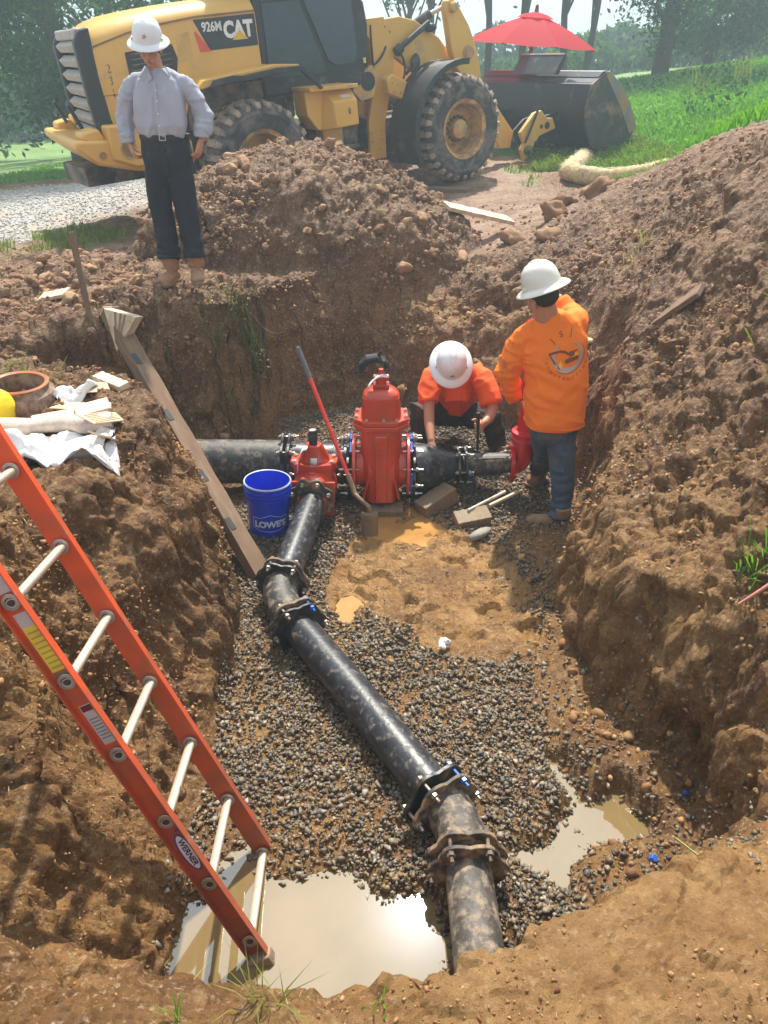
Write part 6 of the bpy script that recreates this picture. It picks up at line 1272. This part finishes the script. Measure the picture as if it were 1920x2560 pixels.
def boot(mb,ank,toe,top,r=.055,w=.046):
    ank,toe,top=map(Vector,(ank,toe,top)); d=(toe-ank); d.z=0; d.normalize(); heel=ank-d*.055
    mb.tube([top,(top+ank)/2,ank+Vector((0,0,.04))],[r*1.08,r*.98,r*.92],16); z=toe.z
    mb.tube([Vector((heel.x,heel.y,z+.042)),Vector((ank.x,ank.y,z+.052))+d*.02,Vector((ank.x,ank.y,z+.045))+d*.09,Vector((toe.x,toe.y,z+.036))-d*.035,Vector((toe.x,toe.y,z+.028))],[(w*.85,.040),(w*.95,.052),(w*.95,.044),(w*1.05,.036),(w*.7,.022)],16,ref=(0,0,1))
def sole(ank,toe,org,par,m_,w=.05):
    ank,toe=Vector(ank),Vector(toe); d=(toe-ank); L_=d.length; d.z=0; d.normalize(); a=Vector((-d.y,d.x,0)); P=[]
    for t,ww in [(-.062,.03),(-.045,.041),(.0,.043),(.05,.038),(.10,.047),(L_-.02,.045),(L_+.012,.030)]: P.append((t,ww))
    pl=[(t,ww*w/.047) for t,ww in P]+[(t,-ww*w/.047) for t,ww in P[::-1]]
    Mx=Matrix((d,a,Vector((0,0,1)))).transposed().to_4x4(); Mx.translation=Vector((ank.x,ank.y,toe.z-.006))-Vector(org); m=MB(); m.prism(pl,.024,Mx); m.build('boot_sole',m_,par,bevel=.004)
BOOT=mat('tan_boot',(.36,.17,.07),rough=.7,var=.15,dirt=(.36,.23,.14),da=.3,ds=9,bump=.3); BOOTS=mat('boot_sole_rubber',(.20,.13,.085),rough=.8,dirt=MUD,da=.4,bump=.2)
BOOTG=mat('muddy_boot',(.32,.22,.13),rough=.8,dirt=MUD,da=.4,ds=9,bump=.4)
# ---- the man standing on the far rim
def man_rim():
    O=Vector((-1.61,6.3,max(zat(-1.72,6.2),zat(-1.47,6.2))+.005)); dz=O.z-.02
    t=T('person','man in grey shirt, black trousers and white hard hat standing on the far rim','person',O); t.scale=(.97,.97,.97)
    X=lambda x,y,z:Vector((O.x+x,O.y+y,z+dz)); F=(0,-1,0)
    m=MB(); m.tube([X(-.0,0,.85),X(0,0,1.05),X(0,.0,1.25),X(0,.02,1.42),X(0,.02,1.50)],[(.15,.10),(.145,.10),(.155,.105),(.15,.09),(.07,.06)],16,ref=F)
    m.tube([X(0,.02,1.46),X(-.005,.0,1.55),X(-.01,-.03,1.62)],[.062,.056,.056],14)
    hc=X(-.015,-.055,1.665); g,Q=head(m,hc,(.05,-.93,-.38),(.04,-.36,.93))
    for sx in (-1,1):
        m.tube([X(sx*.15,.02,1.45),X(sx*.215,.03,1.42),X(sx*.30,.04,1.25),X(sx*.285,-.01,1.06)],[.05,.05,.042,.030],12); hand(m,X(sx*.27,-.02,1.05),(-sx*.30,-.12,-.9),(-sx*.8,.3,-.2),sx*(1),.5)
        m.tube([X(sx*.09,0,.86),X(sx*.09,-.01,.60),X(sx*.10,.0,.18)],[.08,.055,.04],12)
    bake(m,'body',SKIN,t,.0065,2,origin=O); 
    face_bits(t,g,Q,O,(.35,.33,.32))
    # undershirt showing at the neck
    m=MB(); m.tube([X(0,.01,1.42),X(0,.0,1.48),X(0,-.012,1.512)],[(.10,.090),(.075,.082),(.052,.062)],18,ref=F); bake(m,'undershirt',mat('neon_orange_cloth',(.95,.14,.05),rough=.8,bump=.2,bs=90),t,.008,2,origin=O)
    GS=mat('grey_shirt',(.40,.41,.47),rough=.85,var=.04,bump=.25,bs=60)
    m=MB(); m.tube([X(0,.0,1.10),X(0,-.005,1.125),X(-.0,-.01,1.17),X(0,-.005,1.30),X(0,.005,1.39),X(0,.015,1.455),X(0,.02,1.50),X(0,.02,1.535)],[(.162,.125),(.182,.145),(.188,.152),(.186,.145),(.183,.128),(.165,.108),(.118,.085),(.075,.065)],22,ref=F)
    for sx,ex,wx,wz in ((-1,.297,.283,1.075),(1,.300,.283,1.115)):
        m.tube([X(sx*.08,.015,1.475),X(sx*.155,.02,1.445),X(sx*.205,.02,1.405),X(sx*.255,.03,1.34),X(sx*ex,.04,1.22),X(sx*ex*.99,.015,1.15),X(sx*wx,-.01,wz)],[.050,.058,.062,.062,.061,.058,.052],16)
    def fold(V):
        f=cloth(.020,6,3,(1.5,1.0,.4))(V)
        z=V[:,2]-dz; x=V[:,0]-O.x
        f=f+.011*creases(V,5.5,(1.5,1.,.55),61)+.009*creases(V,9,(.8,.8,1.6),62)*(np.abs(x)>.2)
        return f+.005*np.sin(V[:,0]*70+3*fbm(V*5,2,7))*sstep(1.32,1.12,z)*(np.abs(x)<.2)+.010*np.abs(fbm(V*np.array([9,9,16.]),3,8))*(np.abs(x)>.22)*sstep(1.40,1.2,z)
    bake(m,'shirt',GS,t,.0075,3,fold,origin=O)
    # collar
    for sx in (-1,1):
        m=MB(); m.add([Vector(p)-O for p in [X(sx*.012,-.100,1.475),X(sx*.062,-.085,1.435),X(sx*.115,-.078,1.485),X(sx*.075,-.02,1.555),X(sx*.05,-.062,1.545)]],[(0,1,2,3,4)]); o=m.build('collar',GS,t,smooth=0); s=o.modifiers.new('s','SOLIDIFY'); s.thickness=.006
    m=MB(); m.box(Vector((0,-.146,1.25)) ,(.028,.004,.33)); 
    for i,(z,y) in enumerate([(1.40,-.129),(1.33,-.145),(1.25,-.152),(1.17,-.158)]):
        m=MB(); m.tube([X(.012,y,z)-O,X(.012,y-.008,z)-O],.006,10); m.build('shirt_button',PAPER,t)
    m=MB()
    P=[X(.002,-.12,1.45),X(.004,-.137,1.38),X(.004,-.147,1.30),X(.004,-.156,1.2),X(.004,-.15,1.11)]; m.tube([p-O for p in P],[(.014,.003)]*5,8,ref=F); m.build('button_placket',GS,t)
    # cuffs
    for sx,wz in ((-1,1.075),(1,1.115)):
        m=MB(); c=X(sx*.283,-.012,wz)-O; m.tube([c+Vector((sx*.004,.003,.035)),c+Vector((-sx*.004,-.003,-.03))],[.060,.058],18); o=m.build('cuff',GS,t,bevel=.004,seg=1)
    BP=mat('black_trousers',(.014,.017,.026),rough=.85,var=.15,bump=.3,bs=60,dirt=(.12,.10,.09),da=.04,ds=5)
    m=MB(); m.tube([X(0,0,1.105),X(0,.0,1.08),X(0,.005,.98),X(0,.01,.89),X(0,.005,.82)],[(.172,.130),(.182,.138),(.198,.145),(.19,.135),(.12,.10)],22,ref=F)
    for P,rs in (([X(-.085,.01,.90),X(-.10,.0,.76),X(-.10,-.01,.60),X(-.095,.0,.44),X(-.088,.0,.28),X(-.092,-.005,.20)],[.102,.096,.083,.077,.079,.088]),([X(.085,.01,.90),X(.09,.0,.76),X(.095,-.01,.60),X(.105,.0,.44),X(.12,.0,.29),X(.123,-.005,.21)],[.102,.096,.083,.077,.079,.088])): m.tube(P,rs,18)
    def fold2(V):
        z=V[:,2]-dz; return cloth(.015,6,13,(1,1,.5))(V)+.010*creases(V,6,(1.4,1.4,.5),63)+.020*(np.abs(fbm(V*np.array([7,7,17.]),3,17))-.15)*sstep(.52,.34,z)
    bake(m,'trousers',BP,t,.0075,3,fold2,origin=O)
    m=MB(); m.tube([X(0,0,1.075)-O,X(0,0,1.108)-O],[(.190,.147),(.189,.147)],32,ref=F); m.build('belt',mat('belt_black',(.012,.012,.014),rough=.4,bump=.1),t)
    m=MB(); c=X(.02,-.152,1.092)-O; 
    for (dx,dz_,sx,sz) in [(0,.018,.05,.006),(0,-.018,.05,.006),(-.022,0,.006,.04),(.022,0,.006,.04)]: m.box(c+Vector((dx,-.002,dz_)),(sx,.008,sz))
    m.build('belt_buckle',BRIGHT,t,bevel=.002)
    for ank,toe,top in ((X(-.085,.02,.07),X(-.135,-.155,.005),X(-.085,.0,.25)),(X(.12,.02,.085),X(.165,-.145,.02),X(.12,.0,.26))):
        m=MB(); boot(m,ank,toe,top,.068,.057); bake(m,'boot',BOOT,t,.006,3,cloth(.011,13,5,(1,1,2.2)),origin=O); sole(ank,toe,O,t,BOOTS,.062)
    helmet(t,hc+Vector((0,-.015,.052)),(.05,-.93,-.38),(.05,-.36,.93),HATW,O,.93)
    # pen ties at the cuff
    return t
man_rim()
# ---- crouching man
NO=mat('orange_tee',(.95,.115,.012),rough=.8,var=.06,vs=3,bump=.2,bs=60); DT=mat('dark_brown_trousers',(.035,.024,.022),rough=.9,var=.2,bump=.3,dirt=(.15,.09,.06),da=.15,ds=6)
def man_crouch():
    O=Vector((.62,5.75,-1.2)); t=T('person','crouching man in orange short-sleeved shirt and white hard hat working on the pipe','person',O); V_=Vector; F=(0,-.85,.45)
    m=MB(); hc=V_((.49,5.47,-.325)); g,Q=head(m,hc,(0,-.62,-.78),(0,-.74,.67))
    m.tube([V_((.55,5.72,-.45)),V_((.52,5.62,-.38)),V_((.495,5.53,-.34))],[.06,.056,.054],14)
    m.tube([V_((.58,5.98,-.86)),V_((.575,5.9,-.70)),V_((.56,5.78,-.52)),V_((.555,5.70,-.44))],[(.14,.10),(.15,.11),(.17,.10),(.10,.07)],16,ref=(0,-.8,-.5))
    m.tube([V_((.38,5.67,-.44)),V_((.345,5.58,-.53)),V_((.34,5.46,-.655)),V_((.34,5.37,-.735)),V_((.35,5.24,-.82))],[.055,.052,.042,.040,.028],14)
    hand(m,V_((.352,5.225,-.832)),(.05,-.75,-.66),(.0,.50,-.86),-1,.25,1.5,tcurl=.1)
    m.tube([V_((.73,5.67,-.44)),V_((.79,5.57,-.54)),V_((.825,5.47,-.655)),V_((.79,5.40,-.70)),V_((.745,5.33,-.715))],[.055,.052,.043,.040,.029],14)
    hand(m,V_((.742,5.325,-.715)),(-.35,-.80,.0),(-.75,.3,-.15),-1,1.25,.6,tcurl=.55)
    for P in ([V_((.46,5.95,-.87)),V_((.29,5.68,-.74)),V_((.33,5.85,-1.1))],[V_((.70,5.95,-.87)),V_((.84,5.66,-.80)),V_((.92,5.85,-1.1))]): m.tube(P,[.085,.06,.045],12)
    bake(m,'body',SKINR,t,.0062,2,origin=O); face_bits(t,g,Q,O,(.05,.03,.02))
    m=MB(); m.ell(hc+V_((0,.03,.02)),(.080,.085,.085),16,12); bake(m,'hair',mat('hair_dark',(.02,.014,.01),rough=.7,bump=.3),t,.008,1,origin=O)
    m=MB(); m.tube([V_((.58,6.0,-.86)),V_((.58,5.94,-.78)),V_((.575,5.88,-.68)),V_((.565,5.80,-.56)),V_((.56,5.72,-.46)),V_((.555,5.68,-.42))],[(.165,.125),(.175,.14),(.18,.135),(.195,.125),(.165,.10),(.095,.08)],20,ref=(0,-.8,-.5))
    m.tube([V_((.565,5.74,-.56)),V_((.57,5.68,-.68))],[(.12,.06),(.10,.05)],14,ref=(0,-1,0))
    for P in ([V_((.42,5.70,-.43)),V_((.365,5.63,-.46)),V_((.342,5.55,-.55)),V_((.338,5.50,-.615))],[V_((.69,5.70,-.43)),V_((.755,5.63,-.46)),V_((.80,5.55,-.56)),V_((.818,5.50,-.625))]): m.tube(P,[.068,.078,.080,.082],16)
    bake(m,'shirt',NO,t,.0078,4,lambda V:cloth(.014,6.5,21,(1,1,.8))(V)+.013*creases(V,6,(1.2,1,.8),64),origin=O)
    m=MB(); m.tube([V_((.59,6.02,-.80)),V_((.585,6.0,-.90)),V_((.585,5.99,-.99))],[(.16,.12),(.185,.14),(.13,.11)],18,ref=(0,-1,0))
    for P in ([V_((.48,5.97,-.90)),V_((.37,5.80,-.82)),V_((.27,5.66,-.735)),V_((.29,5.74,-.9)),V_((.32,5.84,-1.08)),V_((.32,5.86,-1.15))],[V_((.70,5.97,-.90)),V_((.79,5.80,-.86)),V_((.86,5.66,-.82)),V_((.89,5.74,-.95)),V_((.93,5.84,-1.08)),V_((.93,5.86,-1.15))]): m.tube(P,[.105,.098,.080,.082,.076,.074],16)
    bake(m,'trousers',DT,t,.008,4,lambda V:cloth(.013,7,25)(V)+.010*creases(V,7,(1,1,1),68),origin=O)
    for ank,toe in ((V_((.32,5.87,-1.13)),V_((.30,5.68,-1.20))),(V_((.94,5.87,-1.13)),V_((1.0,5.69,-1.20)))):
        m=MB(); boot(m,ank,toe,ank+V_((0,0,.12)),.06); bake(m,'boot',BOOTG,t,.007,3,origin=O); sole(ank,toe,O,t,BOOTS)
    helmet(t,hc+V_((0,-.045,.045)),(0,-.62,-.78),(0,-.76,.65),HATW,O)
    w=T('ratchet_bar','black steel wrench bar held upright on the pipe by the crouching man','wrench',(.70,5.24,-.90)); m=MB(); m.tube([(-.0,.0,-.02),(-.012,.01,.30)],.010,10); m.tube([(0,0,-.03),(0,0,.01)],.022,12); m.tube([(-.009,.008,.22),(-.012,.01,.305)],.014,12); m.build('bar',IRON,w)
man_crouch()
# ---- man in the orange long-sleeved shirt, seen from behind
def man_back():
    O=Vector((1.12,4.75,-1.2)); t=T('person','man seen from behind in orange long-sleeved shirt, jeans and cream hard hat','person',O); V_=Vector
    up=(-.36,.12,.92); fw=(-.45,.87,-.30)
    m=MB(); hc=V_((.972,4.76,.365)); g,Q=head(m,hc,fw,up,1.12)
    m.tube([V_((1.03,4.80,.20)),V_((1.0,4.785,.28)),V_((.975,4.77,.34))],[.080,.075,.070],16)
    m.tube([V_((1.12,4.78,-.50)),V_((1.11,4.78,-.2)),V_((1.06,4.80,.08)),V_((1.04,4.80,.2))],[(.15,.11),(.15,.11),(.18,.10),(.10,.07)],16,ref=(0,1,0))
    m.tube([V_((.93,4.82,.08)),V_((.86,4.86,-.02)),V_((.82,4.88,-.15)),V_((.86,4.95,-.30)),V_((.915,5.0,-.40))],[.055,.05,.045,.04,.029],14)
    hand(m,V_((.925,5.02,-.415)),(.5,.55,-.6),(.75,.35,.3),1,.75,.8,tcurl=.4)
    m.tube([V_((1.20,4.83,.15)),V_((1.235,4.97,.16)),V_((1.21,5.08,.20)),V_((1.16,5.13,.26))],[.055,.05,.042,.029],14)
    hand(m,V_((1.15,5.135,.275)),(-.75,.35,.1),(.1,.2,-.95),1,.6,.8)
    for P in ([V_((1.19,4.76,-.5)),V_((1.22,4.72,-.82)),V_((1.23,4.66,-1.14))],[V_((1.08,4.84,-.5)),V_((1.15,5.06,-.8)),V_((1.21,5.38,-1.12))]): m.tube(P,[.08,.055,.045],12)
    bake(m,'body',SKINR,t,.0066,2,origin=O); face_bits(t,g,Q,O,(.04,.03,.02))
    m=MB(); m.ell(g(0,-.022,.045),(.088,.094,.096),16,12,Q); m.ell(g(0,-.040,.005),(.080,.072,.060),16,10,Q); bake(m,'hair',mat('hair_dark',(.02,.014,.01)),t,.007,1,origin=O)
    OS=mat('orange_longsleeve',(1.0,.20,.006),rough=.8,var=.05,vs=3,bump=.2,bs=60,dirt=(.42,.15,.04),da=.10,ds=4)
    m=MB(); m.tube([V_((1.13,4.76,-.47)),V_((1.13,4.76,-.42)),V_((1.125,4.765,-.28)),V_((1.11,4.775,-.1)),V_((1.08,4.79,.07)),V_((1.055,4.80,.175)),V_((1.03,4.80,.255))],[(.190,.15),(.198,.158),(.196,.152),(.202,.142),(.212,.128),(.175,.10),(.092,.080)],24,ref=(0,1,0))
    m.tube([V_((.96,4.81,.155)),V_((.895,4.82,.09)),V_((.85,4.85,-.03)),V_((.815,4.88,-.15)),V_((.85,4.94,-.28)),V_((.90,4.99,-.37))],[.066,.080,.086,.084,.070,.052],16)
    m.tube([V_((1.13,4.81,.195)),V_((1.20,4.84,.175)),V_((1.24,4.96,.175)),V_((1.215,5.07,.195)),V_((1.168,5.12,.25))],[.066,.084,.074,.062,.050],16)
    def fold(V):
        x=V[:,0]; z=V[:,2]; d1=(z+ (x-1.1)*.35)
        return cloth(.012,5.5,33,(1,1,1.2))(V)+.010*creases(V+np.c_[0*z,0*z,x*.5],5,(.5,.8,1.5),65)+.010*creases(V,9,(.9,.9,1.4),66)*(x<.93)+.0045*np.sin(d1*70+5*fbm(V*5,2,37))*sstep(.05,-.12,z)*sstep(-.42,-.25,z)*sstep(1.30,1.0,x)+.014*(np.abs(fbm(V*np.array([8,8,15.]),3,38))-.1)*(x<.92)
    sh=bake(m,'shirt',OS,t,.0075,4,fold,origin=O)
    m=MB(); 
    P=[V_((1.13+.196*math.cos(a),4.76+.158*math.sin(a),-.445-.012*math.cos(a))) -O for a in np.linspace(0,2*math.pi,40,endpoint=False)]; P.append(P[0]); m.tube(P,.008,8,cap=False); m.build('hem',OS,t)
    JN=mat('dirty_jeans',(.055,.085,.13),rough=.85,var=.25,vs=5,bump=.35,bs=50,dirt=(.16,.12,.09),da=.25,ds=5)
    m=MB(); m.tube([V_((1.13,4.77,-.42)),V_((1.13,4.78,-.52)),V_((1.12,4.79,-.60))],[(.16,.12),(.165,.13),(.13,.10)],20,ref=(0,1,0))
    for P in ([V_((1.185,4.765,-.56)),V_((1.205,4.74,-.70)),V_((1.22,4.72,-.84)),V_((1.225,4.70,-.98)),V_((1.228,4.67,-1.08)),V_((1.225,4.66,-1.14))],[V_((1.09,4.86,-.56)),V_((1.13,4.96,-.70)),V_((1.16,5.06,-.82)),V_((1.18,5.2,-.95)),V_((1.20,5.34,-1.08)),V_((1.21,5.36,-1.12))]): m.tube(P,[.098,.090,.076,.070,.068,.072],18)
    def fold2(V): z=V[:,2]; return cloth(.012,7,43,(1,1,.8))(V)+.009*creases(V,8,(1,1,1.2),67)+.008*np.sin(z*90+3*fbm(V*6,2,47))*(sstep(-.95,-1.05,z)+.6*sstep(-.75,-.82,z)*sstep(-.93,-.86,z))
    bake(m,'jeans',JN,t,.0075,3,fold2,origin=O)
    for ank,toe in ((V_((1.235,4.645,-1.14)),V_((1.01,4.70,-1.205))),(V_((1.22,5.40,-1.12)),V_((1.12,5.24,-1.19)))):
        m=MB(); boot(m,ank,toe,ank+V_((0,0,.10)),.058,.047); bake(m,'boot',BOOTG,t,.0065,3,origin=O); sole(ank,toe,O,t,BOOTS)
    helmet(t,hc+V_((-.01,.01,.075)),fw,up,HATC,O,mark=False)
    B=basis(fw,up); m=MB(); m.box((0,0,0),(.045,.02,.035)); o=m.build('ratchet_knob',mat('band_dark',(.05,.05,.06)),t,bevel=.005); o.matrix_local=Matrix.Translation(hc-O+B@Vector((0,-.108,.045)))@B.to_4x4()
    # printed logo projected on the back
    bvh=BVHTree.FromPolygons([v.co+O for v in sh.data.vertices],[tuple(p.vertices) for p in sh.data.polygons])
    C=V_((1.145,4.4,.035)); ux=V_((1,0,.12)).normalized(); uy=V_((-.10,0,1)).normalized()
    def proj(pts,off):
        out=[]
        for x,y in pts:
            x=x*1.25; y=y*1.25; p=C+ux*x+uy*y; h=bvh.ray_cast(p,V_((0.0,1,0)),1.0)
            q=h[0] if h[0] is not None else V_((p.x,4.68,p.z))
            nn=h[1] if h[0] is not None else V_((0,-1,0))
            if nn.y>0: nn=-nn
            out.append(q-O+nn*off)
        return out
    def addp(mb,pts,fs,off=.003): mb.add(proj(pts,off),fs)
    def poly(mb,P,off=.0035):
        # split long edges so the print follows the cloth
        bm=bmesh.new(); vs=[bm.verts.new((x,y,0)) for x,y in P]; f=bm.faces.new(vs); bmesh.ops.triangulate(bm,faces=[f])
        for _ in range(3): bmesh.ops.subdivide_edges(bm,edges=[e for e in bm.edges if e.calc_length()>.012],cuts=1); bmesh.ops.triangulate(bm,faces=bm.faces[:])
        bm.verts.index_update(); addp(mb,[(v.co.x,v.co.y) for v in bm.verts],[tuple(v.index for v in f.verts) for f in bm.faces],off); bm.free()
    PR=mat('print_brown',(.22,.06,.02),rough=.7,bump=0); PG=mat('print_grey_silver',(.50,.33,.26),rough=.7,bump=0); PY=mat('print_gold',(.95,.45,.03),rough=.7,bump=0)
    m=MB(); pts=[];fs=[]; n=60
    for i in range(n+1):
        a=R(125)+R(300)*i/n; w=.019*math.sin(math.pi*i/n)**.7+.0015; 
        for r_ in (.066-w*.2,.066+w): pts.append((r_*math.cos(a)*1.0,r_*math.sin(a)-.0))
    # crescent: thick at lower left
    for i in range(n): fs.append((i*2,i*2+1,i*2+3,i*2+2))
    addp(m,pts,fs,.003); m.build('logo_ring',PG,t,smooth=0)
    m=MB(); pts=[];fs=[]
    for i in range(n+1):
        a=R(225)+R(165)*i/n; w=.004*math.sin(math.pi*i/n)+.0008
        for r_ in (.088-w,.088): pts.append((r_*math.cos(a),r_*math.sin(a)))
    for i in range(n): fs.append((i*2,i*2+1,i*2+3,i*2+2))
    addp(m,pts,fs,.0034); m.build('logo_ring_shadow',PR,t,smooth=0)
    m=MB(); poly(m,[(.02,.002),(.050,.012),(.052,-.01),(.028,-.012)],.0032); poly(m,[(-.055,-.05),(-.038,-.02),(-.028,-.045),(-.035,-.06)],.0032); m.build('logo_glow',PY,t,smooth=0)
    m=MB()
    for P in ([(-.095,.018),(-.070,.026),(-.035,.030),(-.015,.026),(.006,.010),(.004,.0),(-.018,.014),(-.04,.020),(-.088,.010)],[(-.097,.020),(-.088,.010),(-.048,-.048),(-.042,-.060),(-.052,-.058),(-.070,-.036)],[(-.04,-.062),(-.055,-.045),(-.050,-.062)],
              [(.006,-.008),(.034,-.004),(.036,.012),(.050,.016),(.052,.022),(.020,.018),(.004,.016)],[(-.018,-.032),(-.010,-.018),(.046,-.006),(.056,-.014),(.052,-.026),(-.006,-.040)]): poly(m,P)
    m.build('logo_excavator',PR,t,smooth=0)
    def arctext(mb,txt,r_,a0,a1,size,flip=False,sx=1):
        for i,ch in enumerate(txt):
            if ch==' ': continue
            a=R(a0+(a1-a0)*i/(len(txt)-1)); vs,fs=text_mb(ch,size,sx=sx); rot=a-math.pi/2 if not flip else a+math.pi/2
            addp(mb,[(r_*math.cos(a)+x*math.cos(rot)-y*math.sin(rot),r_*math.sin(a)+x*math.sin(rot)+y*math.cos(rot)) for x,y in vs],fs,.0036)
    m=MB(); arctext(m,'JSJ',.108,134,78,.040); m.build('logo_lettering',PR,t,smooth=0)
    m=MB(); arctext(m,'CONSTRUCTION',.112,196,330,.021,True); m.build('logo_lettering',PR,t,smooth=0)
    m=MB(); arctext(m,'LLC',.112,346,366,.021,True); m.build('logo_lettering',PR,t,smooth=0)
man_back()
